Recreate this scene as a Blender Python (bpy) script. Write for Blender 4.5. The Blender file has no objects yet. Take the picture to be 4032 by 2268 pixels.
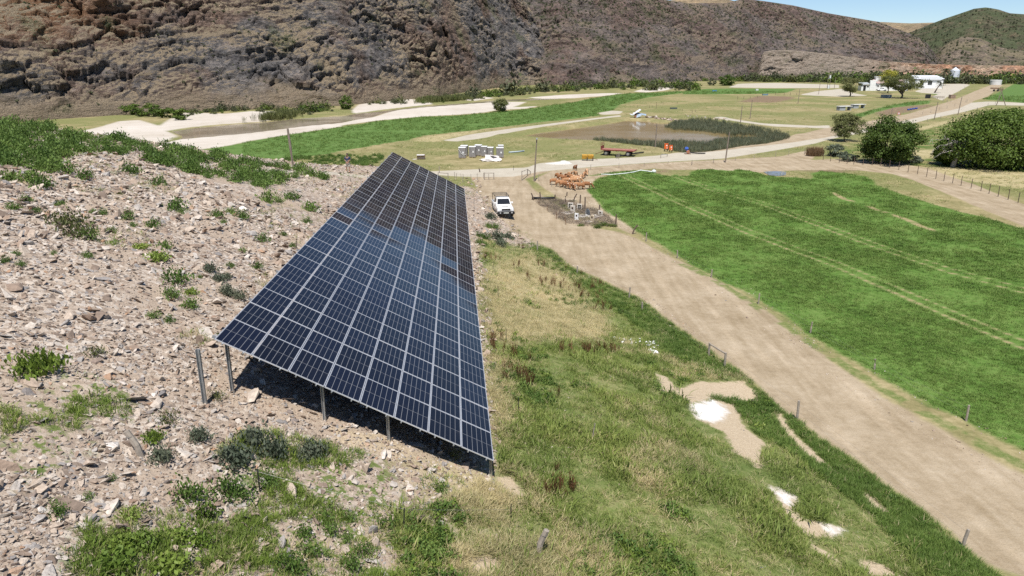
import bpy, bmesh, math, random
import numpy as np
from mathutils import Vector, Matrix, Euler
random.seed(7); RNG = np.random.default_rng(7)
scene = bpy.context.scene
COL = scene.collection
# ------------------------------------------------------------------ camera, sky, sun
CAMH = 17.0; PITCH = math.radians(17.48); FPX = 2880.0; CX, CY = 2016.0, 1134.0
cam_d = bpy.data.cameras.new('camera'); cam = bpy.data.objects.new('camera', cam_d); COL.objects.link(cam)
cam.location = (0, 0, CAMH); cam.rotation_euler = (math.radians(90) - PITCH, 0, 0)
cam_d.sensor_width = 36.0; cam_d.lens = 36.0 * FPX / 4032.0; cam_d.clip_end = 12000; cam_d.clip_start = 0.3
scene.camera = cam
SUN_EL = math.radians(65); SUN_DX = 0.05            # light travels towards +y (away from the camera), slightly right
world = bpy.data.worlds.new('World'); scene.world = world; world.use_nodes = True
wn = world.node_tree.nodes; wl = world.node_tree.links
bg = wn['Background']; sky = wn.new('ShaderNodeTexSky'); sky.sky_type = 'NISHITA'; sky.sun_disc = False
sky.sun_elevation = SUN_EL; sky.sun_rotation = math.pi + math.atan(SUN_DX); sky.air_density = 0.85; sky.dust_density = 0.0; sky.ozone_density = 5.0
sky.altitude = 900
wl.new(sky.outputs[0], bg.inputs[0]); bg.inputs[1].default_value = 0.09
sd = bpy.data.lights.new('sun', 'SUN'); sd.energy = 4.9; sd.angle = math.radians(0.53); sd.color = (1.0, 0.955, 0.89)
sun = bpy.data.objects.new('sun', sd); COL.objects.link(sun)
sun.rotation_euler = Vector((SUN_DX * math.cos(SUN_EL), math.cos(SUN_EL), -math.sin(SUN_EL))).to_track_quat('-Z', 'Y').to_euler()
sun.location = (0, -40, 80)
vs = scene.view_settings
vs.view_transform = 'Standard'; vs.look = 'None'; vs.gamma = 1.0; vs.use_curve_mapping = False; vs.exposure = 0.40
scene.cycles.use_denoising = False
scene.cycles.max_bounces = 5; scene.cycles.diffuse_bounces = 2; scene.cycles.glossy_bounces = 2; scene.cycles.transparent_max_bounces = 4
scene.cycles.caustics_reflective = False; scene.cycles.caustics_refractive = False
# ------------------------------------------------------------------ numeric helpers
def hash3(ix, iy, iz):
    h = (ix.astype(np.int64) * 374761393 + iy.astype(np.int64) * 668265263 + iz.astype(np.int64) * 2147483647 * 3) & 0xFFFFFFFF
    h = ((h ^ (h >> 13)) * 1274126177) & 0xFFFFFFFF
    h = ((h ^ (h >> 15)) * 2246822519) & 0xFFFFFFFF
    return ((h ^ (h >> 16)) & 0xFFFFFF).astype(np.float64) / float(0xFFFFFF)
def vnoise(x, y, z=None):
    if z is None: z = np.zeros_like(x)
    ix, iy, iz = np.floor(x), np.floor(y), np.floor(z)
    fx, fy, fz = x - ix, y - iy, z - iz
    fx = fx * fx * (3 - 2 * fx); fy = fy * fy * (3 - 2 * fy); fz = fz * fz * (3 - 2 * fz)
    r = 0
    for dx in (0, 1):
        wx = fx if dx else 1 - fx
        for dy in (0, 1):
            wy = fy if dy else 1 - fy
            for dz in (0, 1):
                wz = fz if dz else 1 - fz
                r = r + wx * wy * wz * hash3(ix + dx, iy + dy, iz + dz)
    return r * 2 - 1
def fbm(x, y, z=None, o=4, ridged=False):
    if z is None: z = np.zeros_like(x)
    a, s, t = 1.0, 0.0, 0.0
    for k in range(o):
        n = vnoise(x * 2 ** k + 17.3 * k, y * 2 ** k + 5.1 * k, z * 2 ** k + 9.7 * k)
        if ridged: n = 1 - 2 * np.abs(n)
        s = s + a * n; t += a; a *= 0.5
    return s / t
def worley(x, y, z, seed=0):
    """nearest-cell random value and crevice distance (F2 - F1)"""
    ix, iy, iz = np.floor(x), np.floor(y), np.floor(z); f1 = np.full(x.shape, 9.0); f2 = f1.copy(); v = np.zeros(x.shape)
    for dx in (-1, 0, 1):
        for dy in (-1, 0, 1):
            for dz in (-1, 0, 1):
                cx, cy, cz = ix + dx, iy + dy, iz + dz
                h1 = hash3(cx + seed, cy, cz); h2 = hash3(cx, cy + 57 + seed, cz); h3 = hash3(cx, cy, cz + 113 + seed)
                d = np.sqrt((cx + h1 - x) ** 2 + (cy + h2 - y) ** 2 + (cz + h3 - z) ** 2); n = d < f1
                f2 = np.where(n, f1, np.minimum(f2, d)); v = np.where(n, (h1 * 7.3 + h3 * 3.1) % 1.0, v); f1 = np.where(n, d, f1)
    return v * 2 - 1, f2 - f1
def sstep(a, b, x):
    t = np.clip((x - a) / (b - a), 0, 1); return t * t * (3 - 2 * t)
CP, SP = math.cos(PITCH), math.sin(PITCH)
def ray(px, py):
    u = (px - CX) / FPX; v = (py - CY) / FPX
    return np.array([u, CP - v * SP, -v * CP - SP])
def P0(px, py, z=0.0):
    d = ray(px, py); s = (CAMH - z) / -d[2]; return np.array([d[0] * s, d[1] * s, z])
def to_px(x, y, z):
    zz = z - CAMH; dep = y * CP - zz * SP; up = zz * CP + y * SP
    return CX + FPX * x / dep, CY - FPX * up / dep
S1 = 2576 / 1344.0
def crop(ox, oy, s, pts): return [(ox + a / s, oy + b / s) for a, b in pts]
def full(pts): return [(a * 1.565217, b * 1.565217) for a, b in pts]
def wpoly(pts, z=0.0): return np.array([P0(a, b, z)[:2] for a, b in pts])
def sdf(poly, x, y):
    """signed distance, negative inside"""
    n = len(poly); d = np.full(x.shape, 1e18); inside = np.zeros(x.shape, bool)
    for i in range(n):
        ax, ay = poly[i]; bx, by = poly[(i + 1) % n]
        ex, ey = bx - ax, by - ay; wx, wy = x - ax, y - ay
        t = np.clip((wx * ex + wy * ey) / (ex * ex + ey * ey + 1e-12), 0, 1)
        d = np.minimum(d, (wx - ex * t) ** 2 + (wy - ey * t) ** 2)
        c = ((ay > y) != (by > y)) & (x < (bx - ax) * (y - ay) / ((by - ay) if by != ay else 1e-12) + ax)
        inside ^= c
    d = np.sqrt(d); return np.where(inside, -d, d)
def usdf(polys, x, y):
    r = None
    for p in polys:
        s = sdf(p, x, y); r = s if r is None else np.minimum(r, s)
    return r
def band(pts, w):
    """polygon round a polyline given in world xy"""
    p = np.array(pts, float); t = np.gradient(p, axis=0); t /= np.linalg.norm(t, axis=1)[:, None]
    n = np.stack([-t[:, 1], t[:, 0]], 1)
    return np.concatenate([p + n * w / 2, (p - n * w / 2)[::-1]])
# ------------------------------------------------------------------ solar array frame (from its own panel grid)
AO = np.array([-8.70, 19.97, 9.16]); AU = np.array([0.8819, 0.0499, -0.4687]); AV = np.array([-0.077, 0.9963, -0.0387])
AU /= np.linalg.norm(AU); AV -= AU * (AU @ AV); AV /= np.linalg.norm(AV); AN = np.cross(AU, AV)
PW, PL, NU, NV = 1.154, 1.923, 8, 34
def apt(u, v, h=0.0): return AO + AU * u + AV * v + AN * h
# ------------------------------------------------------------------ terrain height
ctl = []
for v in np.linspace(0, NV * PL, 7):
    for u, dh in ((0.2, 1.75), (3.3, 1.35), (6.0, 1.15), (9.1, 0.85)):
        p = apt(u, v); ctl.append((p[0], p[1], p[2] - dh))
ctl += [(-8.9, 10.7, 8.2), (-3, 10, 6.2), (2, 10, 4.6), (8, 11, 2.6), (16, 12, 0.7), (-16, 22, 10.2), (-25, 30, 12.2), (-41, 60, 12.0), (-31, 46, 12.0), (-20, 45, 9.6), (-21, 62, 8.0),
        (-25, 84, 4.6), (-32, 74, 8.2), (-45, 76, 8.6), (-60, 82, 5.5), (-38, 96, 2.2), (-22.7, 100, 1.9), (-50, 104, 1.2), (-75, 105, 0.6), (-15, 96, 1.5), (-8, 95, 0.5),
        (-60, 52, 14.5), (-60, 30, 17), (-40, 30, 15.2), (-28, 12, 14.6), (-60, 0, 21), (-12, 0, 11), (-2, -5, 8), (8, 0, 4.4), (18, 0, 1.0), (-90, 60, 15), (-90, 0, 24), (-90, 90, 7),
        (3.2, 45, 1.25), (0.8, 60, 1.0), (-1.5, 72, 0.6), (5.5, 33, 2.0), (8.5, 24, 1.9), (11.5, 24, 1.15), (3.5, 22, 3.2),
        (16.6, 22.6, 0.1), (13.2, 32, 0.05), (9.3, 48, 0), (4, 62, 0), (1.5, 75, 0), (-3, 92, 0.1), (25, 15, 0), (30, 30, 0), (22, 45, 0), (18, 60, 0), (12, 80, 0), (10, 105, 0), (-10, 112, 0.3), (-30, 118, 0.4), (-60, 125, 0),
        (-90, 130, 0), (-40, 150, 0), (20, 150, 0), (60, 60, 0), (70, 120, 0), (60, 20, 0), (40, -10, 0), (90, 0, 0), (-110, 160, 0), (-20, 200, 0), (60, 220, 0), (120, 100, 0), (-130, 110, 3)]
ctl = np.array(ctl); CN = len(ctl)
def _U(r2): return np.where(r2 > 0, r2 * np.log(np.maximum(r2, 1e-12)) * 0.5, 0)
_K = _U(((ctl[:, None, :2] - ctl[None, :, :2]) ** 2).sum(-1)) + np.eye(CN) * 4.0
_P = np.concatenate([np.ones((CN, 1)), ctl[:, :2]], 1)
_A = np.block([[_K, _P], [_P.T, np.zeros((3, 3))]])
_w = np.linalg.solve(_A, np.concatenate([ctl[:, 2], np.zeros(3)]))
def hill(x, y):
    x = np.asarray(x, float); y = np.asarray(y, float); sh = x.shape; x = x.ravel(); y = y.ravel()
    out = np.zeros_like(x)
    near = (y < 190) & (x < 140) & (x > -170) & (y > -60)
    xn, yn = x[near], y[near]
    z = _w[CN] + _w[CN + 1] * xn + _w[CN + 2] * yn
    for i in range(CN):
        z = z + _w[i] * _U((xn - ctl[i, 0]) ** 2 + (yn - ctl[i, 1]) ** 2)
    k = 0.25
    z = k * np.logaddexp(0, np.clip(z, -40, 60) / k)
    z = z * (1 - sstep(110, 185, yn)) * (1 - sstep(70, 135, xn))
    out[near] = z
    return out.reshape(sh)
# water bodies (pixel outlines of the photograph laid on the flat valley floor)
POND = wpoly(crop(1344, 0, S1, [(1270, 1020), (1500, 982), (1700, 958), (2000, 918), (2150, 893), (2300, 897), (2420, 915)]) +
             crop(2688, 0, S1, [(-20, 905), (100, 903), (250, 918), (450, 958), (650, 988), (770, 1025), (785, 1050), (640, 1085), (450, 1105), (300, 1132), (150, 1152), (0, 1156)]) +
             crop(1344, 0, S1, [(2450, 1132), (2380, 1110), (2250, 1100), (2050, 1075), (1900, 1060), (1650, 1048), (1450, 1032)]))
RIVER = wpoly(crop(0, 0, S1, [(1150, 1085), (1290, 1050), (1340, 1022), (1250, 985), (1450, 955), (1700, 932), (2000, 912), (2200, 888), (2576, 866)]) +
              crop(1344, 0, S1, [(90, 850), (200, 840), (400, 818), (650, 790), (900, 772), (1100, 755), (1300, 742), (1500, 737), (1750, 741), (1600, 748), (1400, 756), (1150, 768), (900, 788), (650, 806), (450, 826), (340, 850), (250, 880), (120, 900), (0, 925)]) +
              crop(0, 0, S1, [(2576, 925), (2300, 950), (1900, 1000), (1600, 1028), (1380, 1045), (1250, 1075)]))
def ground(x, y):
    x = np.asarray(x, float); y = np.asarray(y, float)
    z = hill(x, y)
    f = sstep(0.4, 3.0, z)
    z = z + f * (0.22 * fbm(x / 7, y / 7, o=3) + 0.10 * fbm(x / 1.4 + 40, y / 1.4, o=3))
    z = z + (1 - f) * 0.05 * fbm(x / 5, y / 5, o=3)
    r2 = y > 95
    if np.any(r2):
        xx, yy = x[r2] if x.shape else x, y[r2] if y.shape else y
        sp = sdf(POND, xx, yy); dz = -1.5 * sstep(0.5, -4, sp) + 0.25 * np.exp(-((sp - 3) / 2.2) ** 2)
        sr = sdf(RIVER, xx, yy); dz = dz - 1.3 * sstep(1.0, -6, sr)
        if x.shape: z[r2] += dz
        else: z = z + dz
    return z
def G(x, y): return float(ground(np.array([x]), np.array([y]))[0])
def PG(px, py):
    """the point of the ground seen at a pixel of the photograph"""
    d = ray(px, py); s = np.geomspace(7, 1500, 500)
    x, y, z = d[0] * s, d[1] * s, CAMH + d[2] * s
    g = ground(x, y); k = np.argmax(z < g)
    if not (z < g).any(): return P0(px, py)
    a, b = s[max(k - 1, 0)], s[k]
    q = np.linspace(a, b, 40); g = ground(d[0] * q, d[1] * q); k = np.argmax(CAMH + d[2] * q <= g); t = q[k]
    return np.array([d[0] * t, d[1] * t, float(g[k])])
def depth(p): return p[1] * CP - (p[2] - CAMH) * SP
def hpx(p, n):
    """metres for n photo pixels of height at point p"""
    return n * depth(p) / FPX
# ------------------------------------------------------------------ zones
Z = {}
Z['dirt'] = [wpoly(full([(2620, 1480), (2500, 1449), (2430, 1395), (2330, 1300), (2240, 1240), (2150, 1165), (2050, 1100), (2010, 1062), (1965, 1035), (1900, 970), (1850, 930), (1800, 898), (1740, 850), (1690, 815), (1600, 748), (1520, 712), (1440, 675), (1385, 628), (1340, 612), (1290, 590), (1262, 562), (1225, 545), (1212, 505), (1200, 470), (1180, 445), (1250, 436), (1390, 432),
        (1320, 452), (1345, 480), (1390, 510), (1440, 545), (1500, 575), (1545, 582), (1600, 600), (1680, 645), (1760, 685), (1850, 732), (1920, 780), (1990, 835), (2060, 890), (2150, 950), (2240, 1012), (2350, 1072), (2450, 1135), (2660, 1235)])),
      wpoly(full([(1390, 432), (1600, 416), (1800, 406), (1960, 396), (2030, 380), (2060, 385), (2040, 405), (2120, 402), (2240, 412), (2330, 425), (2450, 468), (2600, 530), (2600, 585), (2540, 560), (2470, 532), (2380, 492), (2290, 455), (2240, 440), (2150, 432), (2000, 432), (1880, 440), (1800, 432), (1700, 432), (1640, 428), (1560, 436), (1500, 452), (1478, 480), (1520, 530), (1600, 580), (1590, 590), (1520, 560), (1450, 530), (1400, 495), (1340, 455)])),
      wpoly(crop(2688, 0, S1, [(0, 1165), (200, 1140), (400, 1115), (600, 1075), (800, 1035), (1000, 985), (1100, 962), (1380, 920), (1700, 860), (1900, 800), (2060, 750), (2200, 690), (2330, 640), (2420, 640), (2300, 730), (2200, 760), (2100, 840), (1900, 880), (1700, 920), (1400, 985), (1000, 1075), (700, 1130), (300, 1195), (0, 1215)]))]
Z['pale'] = [wpoly(crop(1344, 0, S1, [(-250, 1318), (0, 1306), (200, 1318), (330, 1330), (720, 1312), (1000, 1290), (1400, 1275), (1500, 1240), (1800, 1215), (2200, 1195), (2576, 1165)]) +
                   crop(2688, 0, S1, [(300, 1150), (800, 1090), (1100, 1035), (1400, 970), (1700, 905), (1850, 870), (2080, 820), (2180, 775), (2300, 765), (2700, 782), (2700, 800), (2320, 792), (2100, 850), (1900, 890), (1720, 935), (1520, 960), (1380, 1000), (1180, 1035), (1000, 1085), (700, 1140), (300, 1205), (0, 1225)]) +
                   crop(1344, 0, S1, [(2300, 1240), (1900, 1270), (1500, 1305), (1300, 1340), (900, 1345), (720, 1340), (330, 1345), (0, 1325), (-250, 1330)])),
             wpoly(crop(2688, 0, S1, [(1750, 690), (1850, 655), (1960, 635), (2110, 632), (2170, 640), (2080, 690), (1990, 735), (1960, 760), (1880, 730), (1930, 710), (1800, 700)])),
             wpoly(crop(2688, 0, S1, [(340, 660), (420, 632), (700, 625), (1180, 640), (1180, 665), (700, 665)])),
             wpoly(crop(2688, 0, S1, [(880, 715), (1000, 690), (1200, 670), (1300, 705), (1400, 722), (1200, 730), (1000, 722)])),
             wpoly(crop(2688, 0, S1, [(215, 885), (300, 880), (420, 905), (600, 930), (1000, 950), (1110, 945), (1110, 970), (1000, 965), (700, 955), (450, 925), (330, 905)])),
             wpoly(crop(1344, 0, S1, [(750, 1065), (1000, 1010), (1300, 968), (1600, 930), (1900, 892), (2110, 868), (2110, 885), (1900, 905), (1700, 935), (1450, 975), (1200, 1020), (1000, 1055), (870, 1070)])),
             wpoly(crop(1344, 0, S1, [(1925, 855), (2040, 835), (2130, 838), (2100, 860), (1980, 866)]))]
SAND = [wpoly(crop(0, 0, S1, [(500, 1010), (730, 965), (900, 915), (1050, 905), (1200, 950), (1280, 900), (1400, 848), (1700, 858), (1900, 838), (2060, 838), (2090, 866), (2200, 880), (2000, 912), (1700, 932), (1450, 955), (1250, 985), (1340, 1022), (1290, 1050), (1150, 1085), (1400, 1046), (1600, 1028), (1900, 1000), (2300, 950), (2576, 925)]) +
              crop(1344, 0, S1, [(120, 900), (250, 880), (340, 850), (450, 820), (700, 800), (900, 788), (1150, 770), (1400, 768), (1350, 790), (1280, 815), (1150, 835), (1080, 848), (900, 864), (600, 880), (300, 906), (0, 946)]) +
              crop(0, 0, S1, [(2576, 956), (2200, 1012), (1900, 1062), (1700, 1106), (1400, 1142), (1150, 1150), (900, 1120), (600, 1060)])),
        wpoly(crop(1344, 0, S1, [(80, 832), (130, 790), (300, 758), (470, 743), (640, 758), (690, 785), (400, 816), (200, 840), (90, 852)])),
        wpoly(crop(1344, 0, S1, [(1380, 738), (1700, 714), (2000, 703), (2135, 703), (2000, 722), (1750, 741), (1500, 737)])),
        wpoly(crop(1344, 0, S1, [(2200, 692), (2300, 665), (2450, 650), (2540, 644), (2560, 655), (2430, 685), (2300, 697)])),
        wpoly(crop(1344, 0, S1, [(900, 752), (1000, 733), (1080, 728), (1150, 740), (1000, 762)])),
        wpoly(crop(1344, 0, S1, [(1150, 832), (1250, 812), (1500, 800), (1380, 820)]))]
Z['sand'] = SAND
Z['field'] = [wpoly(full([(1478, 480), (1500, 455), (1545, 443)]) + crop(2280, 400, 4.293, [(60, 1290), (500, 1230), (800, 1200), (1040, 1190), (1230, 1205), (1290, 1240), (1500, 1290), (1560, 1275), (1650, 1255), (1700, 1290), (1870, 1290), (1890, 1220), (2080, 1170), (2300, 1180), (2576, 1200)]) +
                    crop(2688, 0, S1, [(420, 1290), (560, 1312), (620, 1338), (760, 1352), (860, 1352), (955, 1368), (990, 1350), (960, 1320), (1050, 1303), (1250, 1323), (1380, 1343), (1440, 1380), (1460, 1412)]) +
                    crop(2688, 756, S1, [(1560, 0), (1700, 50), (1900, 110), (2080, 165), (2280, 210), (2450, 265), (2620, 310)]) +
                    full([(2700, 800), (2700, 1200), (2576, 1137), (2480, 1090), (2400, 1047), (2340, 1020), (2250, 975), (2180, 930), (2110, 890), (2040, 850), (1980, 800), (1900, 752), (1850, 727), (1760, 682), (1700, 642), (1600, 582), (1520, 532)]))]
Z['meadow'] = [wpoly(crop(0, 0, S1, [(900, 1190), (1400, 1144), (1700, 1108), (1900, 1064), (2200, 1014), (2576, 958)]) + crop(1344, 0, S1, [(300, 912), (600, 882), (900, 872), (1050, 857), (1250, 838), (1450, 817), (1600, 792), (1750, 775), (1800, 760), (1900, 740), (2150, 706), (2350, 700), (2576, 688)]) +
                     crop(1344, 0, S1, [(2576, 702), (2300, 737), (2200, 762), (2100, 792), (2050, 832), (1930, 852), (1950, 872), (1700, 903), (1500, 923), (1250, 953), (1000, 983), (800, 1003), (570, 1033), (520, 1058), (350, 1080), (200, 1110), (0, 1145)]) + crop(0, 0, S1, [(2300, 1200), (2100, 1227), (1500, 1260), (900, 1260)])),
               wpoly(crop(2688, 0, S1, [(820, 610), (1000, 597), (1440, 592), (1440, 625), (1000, 622)])),
               wpoly(crop(2688, 0, S1, [(0, 690), (200, 668), (600, 668), (860, 672), (780, 700), (500, 710), (0, 712)])),
               wpoly(crop(2688, 0, S1, [(1880, 710), (1900, 680), (1980, 655), (2050, 655), (1990, 700), (1930, 718)])),
               wpoly(crop(2688, 0, S1, [(2270, 750), (2400, 690), (2576, 590), (2800, 570), (2800, 770), (2576, 778)])),
               wpoly(crop(2688, 0, S1, [(1280, 870), (1500, 810), (1700, 770), (1870, 760), (1860, 782), (1600, 810), (1450, 850), (1330, 890)]))]
Z['wild'] = [wpoly(crop(2688, 0, S1, [(1650, 1050), (1760, 985), (2000, 930), (2250, 850), (2400, 815), (2750, 830), (2750, 1260), (2300, 1290), (1950, 1265), (1700, 1260), (1300, 1215), (1150, 1150), (1250, 1100)]))]
Z['brown'] = [wpoly(crop(2688, 0, S1, [(420, 770), (560, 725), (820, 728), (840, 745), (700, 775)])), wpoly(crop(2688, 0, S1, [(1450, 850), (1560, 815), (1850, 790), (1900, 800), (1700, 845), (1500, 880)])),
              wpoly(full([(1990, 430), (2080, 427), (2150, 432), (2090, 440)])), wpoly(crop(2280, 400, 4.293, [(1280, 1200), (1450, 1180), (1560, 1200), (1500, 1235), (1330, 1230)]))]
VERGE = wpoly(full([(1205, 600), (1340, 614), (1440, 677), (1600, 750), (1690, 817), (1800, 900), (1900, 972), (1965, 1036), (2050, 1102), (2240, 1242), (2430, 1397), (2600, 1540), (600, 1540)]))
# bare earth spots and pale spills in the grass verge
bare_px = [[(1640, 935), (1680, 950), (1705, 985), (1670, 985)], [(1690, 985), (1760, 958), (1870, 958), (1900, 985), (1905, 1015), (1850, 1005), (1800, 1000), (1740, 1015)], [(1738, 1018), (1800, 1008), (1850, 1020), (1885, 1080), (1932, 1118), (1905, 1172), (1850, 1138), (1815, 1085), (1762, 1058)],
           [(1962, 1040), (1985, 1075), (2030, 1120), (2090, 1180), (2110, 1190), (2040, 1150), (1985, 1100), (1955, 1060)], [(1925, 1215), (1960, 1232), (2005, 1255), (1995, 1280), (2025, 1310), (2080, 1318), (2132, 1330), (2110, 1350), (2040, 1352), (2000, 1325), (1965, 1275), (1940, 1240)],
           [(2030, 1355), (2080, 1385), (2120, 1415), (2100, 1420), (2040, 1380)], [(2150, 1400), (2210, 1420), (2260, 1449), (2190, 1449)], [(2170, 1235), (2210, 1260), (2250, 1300), (2210, 1290), (2180, 1260)], [(1250, 1200), (1290, 1205), (1325, 1250), (1290, 1250), (1262, 1225)],
           [(800, 1055), (900, 1085), (1000, 1110), (1060, 1150), (980, 1150), (850, 1110)], [(1000, 1180), (1090, 1185), (1100, 1215), (1030, 1215)], [(1160, 1420), (1230, 1400), (1260, 1430), (1190, 1449)]]
Z['bare'] = [np.array([PG(a, b)[:2] for a, b in full(q)]) for q in bare_px]
spill_px = [[(1740, 1018), (1795, 1010), (1838, 1038), (1800, 1062), (1765, 1055)], [(1930, 1222), (1985, 1245), (1990, 1272), (1965, 1262)], [(2075, 1322), (2128, 1332), (2095, 1346)]]
Z['spill'] = [np.array([PG(a, b)[:2] for a, b in full(q)]) for q in spill_px]
straw_px = [[(1207, 690), (1260, 660), (1340, 640), (1420, 690), (1480, 760), (1535, 810), (1500, 860), (1380, 850), (1290, 870), (1215, 840)], [(1215, 880), (1270, 920), (1260, 1010), (1250, 1110), (1235, 1000)], [(980, 1140), (1100, 1150), (1230, 1190), (1290, 1260), (1280, 1320), (1180, 1320), (1060, 1250)]]
Z['straw'] = [np.array([PG(a, b)[:2] for a, b in full(q)]) for q in straw_px] + [wpoly(crop(2688, 0, S1, [(1750, 970), (1950, 920), (2230, 850), (2300, 860), (2050, 920), (1800, 985)])), wpoly(crop(2688, 0, S1, [(1700, 1140), (1900, 1130), (1950, 1190), (1750, 1215)])), wpoly(crop(2688, 0, S1, [(1600, 1270), (1950, 1270), (2300, 1290), (2700, 1320), (2700, 1460), (2300, 1400), (1900, 1330)])),
             wpoly(crop(1344, 0, S1, [(540, 1070), (600, 1040), (1000, 985), (1050, 990), (800, 1050), (720, 1075)]))]
scree_px = full([(-80, 300), (200, 330), (500, 380), (760, 430), (900, 450), (1000, 440), (1140, 450), (1180, 452), (1200, 480), (1215, 545), (1265, 575), (1300, 600), (1250, 612), (1205, 600), (1215, 700)])
Z['scree'] = [np.array([(-120, 20), (-120, 130), (-60, 112), (-24, 101), (-6, 100), (-3.5, 92), (-2.5, 84), (-0.5, 76), (1.8, 71), (2.6, 66), (0.6, 64), (-3.0, 63), (-1.6, 40), (-0.8, 24), (-1.0, 19.5), (-3.0, 16.0), (-3.5, 12.5), (-4.2, 10), (-7, 4), (-10, -6), (-120, -10)])]
tuft_px = [[(0, 1000), (90, 990), (170, 940), (240, 950), (310, 990), (310, 1040), (240, 1050), (200, 1110), (130, 1180), (60, 1190), (0, 1150)], [(225, 1330), (300, 1290), (420, 1290), (560, 1330), (560, 1449), (220, 1449), (215, 1390)], [(540, 1140), (620, 1100), (800, 1110), (960, 1160), (1010, 1220), (1000, 1330), (900, 1340), (760, 1250), (620, 1210)], [(560, 1330), (700, 1250), (860, 1290), (980, 1330), (1150, 1330), (1290, 1330), (1300, 1470), (560, 1470)]]
Z['tuft'] = [np.array([PG(a, min(b, 1455 * 1.5652))[:2] for a, b in full(q)]) for q in tuft_px]
VERGE_G = [np.array([PG(a, min(b, 2268 * 1.06))[:2] for a, b in full([(1205, 605), (1260, 612), (1340, 614), (1385, 630), (1440, 677), (1520, 714), (1600, 750), (1690, 817), (1740, 852), (1800, 900), (1850, 932), (1900, 972), (1965, 1036), (2010, 1064), (2050, 1102), (2150, 1167), (2240, 1242), (2330, 1302), (2430, 1397), (2510, 1460), (2510, 1520), (1000, 1520), (1000, 1300), (1180, 1250), (1235, 1180), (1225, 1000), (1210, 800)])])]
Z['verge'] = VERGE_G
# tractor tracks worn through the pasture
trk = []
for q in (crop(2688, 756, S1, [(-520, -130), (-200, 20), (0, 120), (480, 330), (880, 490), (1100, 575), (1500, 750), (1900, 930), (2300, 1100), (2576, 1215)]), crop(2688, 756, S1, [(-150, -130), (220, 10), (550, 100), (960, 260), (1400, 430), (2000, 640), (2576, 800)])):
    trk.append(band([P0(a, b)[:2] for a, b in q], 0.36))
    trk.append(band([P0(a, b)[:2] + np.array([1.0, 1.0]) for a, b in q], 0.28))
for q in ([(1130, 20), (1220, 75), (1310, 95)], [(1390, 125), (1470, 160), (1550, 180)], [(1570, 190), (1700, 235), (1790, 280), (1915, 322)]):
    trk.append(band([P0(a, b)[:2] for a, b in crop(2688, 756, S1, q)], 0.75))
Z['pale'].append(np.array([PG(a, b)[:2] for a, b in full([(640, 421), (740, 428), (800, 431), (880, 435), (930, 442), (930, 448), (880, 443), (800, 439), (740, 436), (640, 429)])]))
Z['track'] = trk
edge_trk = [band([P0(a, b)[:2] for a, b in full([(1560, 590), (1640, 620), (1720, 662), (1800, 700), (1900, 760), (1990, 815), (2080, 880), (2180, 942), (2260, 990), (2350, 1040), (2450, 1090), (2600, 1170)])], 0.5)]
Z['edgegreen'] = [band([P0(a, b)[:2] for a, b in full([(1700, 660), (1800, 708), (1900, 772), (2000, 838), (2080, 893), (2160, 945), (2240, 995), (2340, 1050), (2440, 1105), (2600, 1190)])], 0.75)]
ZN = list(Z)
def zone(n, x, y): return usdf(Z[n], np.asarray(x, float), np.asarray(y, float))
# ------------------------------------------------------------------ mesh and material helpers
def new_obj(name, me, parent=None, kind=None, label=None, cat=None, group=None, link=True):
    o = bpy.data.objects.new(name, me)
    if link: COL.objects.link(o)
    if parent is not None: o.parent = parent
    if kind: o['kind'] = kind
    if label: o['label'] = label
    if cat: o['category'] = cat
    if group: o['group'] = group
    return o
def empty(name, loc, rz=0.0, label=None, cat=None, group=None):
    o = new_obj(name, None, None, None, label, cat, group); o.location = tuple(float(v) for v in loc); o.rotation_euler = (0, 0, rz); o.empty_display_size = 0.2
    return o
def mesh_np(name, v, f, mats=(), smooth=False, attrs=None, fmat=None):
    """v (n,3), f (m,k) int array with k equal for every face"""
    v = np.asarray(v, np.float32); f = np.asarray(f, np.int32); m, k = f.shape
    me = bpy.data.meshes.new(name); me.vertices.add(len(v)); me.vertices.foreach_set('co', v.ravel())
    me.loops.add(m * k); me.loops.foreach_set('vertex_index', f.ravel())
    me.polygons.add(m); me.polygons.foreach_set('loop_start', np.arange(0, m * k, k, dtype=np.int32))
    try: me.polygons.foreach_set('loop_total', np.full(m, k, np.int32))
    except Exception: pass
    if smooth: me.polygons.foreach_set('use_smooth', np.ones(m, bool))
    if fmat is not None: me.polygons.foreach_set('material_index', np.asarray(fmat, np.int32))
    for mt in mats: me.materials.append(mt)
    for an, av in (attrs or {}).items():
        a = me.attributes.new(an, 'FLOAT', 'POINT'); a.data.foreach_set('value', np.asarray(av, np.float32))
    me.update(calc_edges=True); return me
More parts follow.
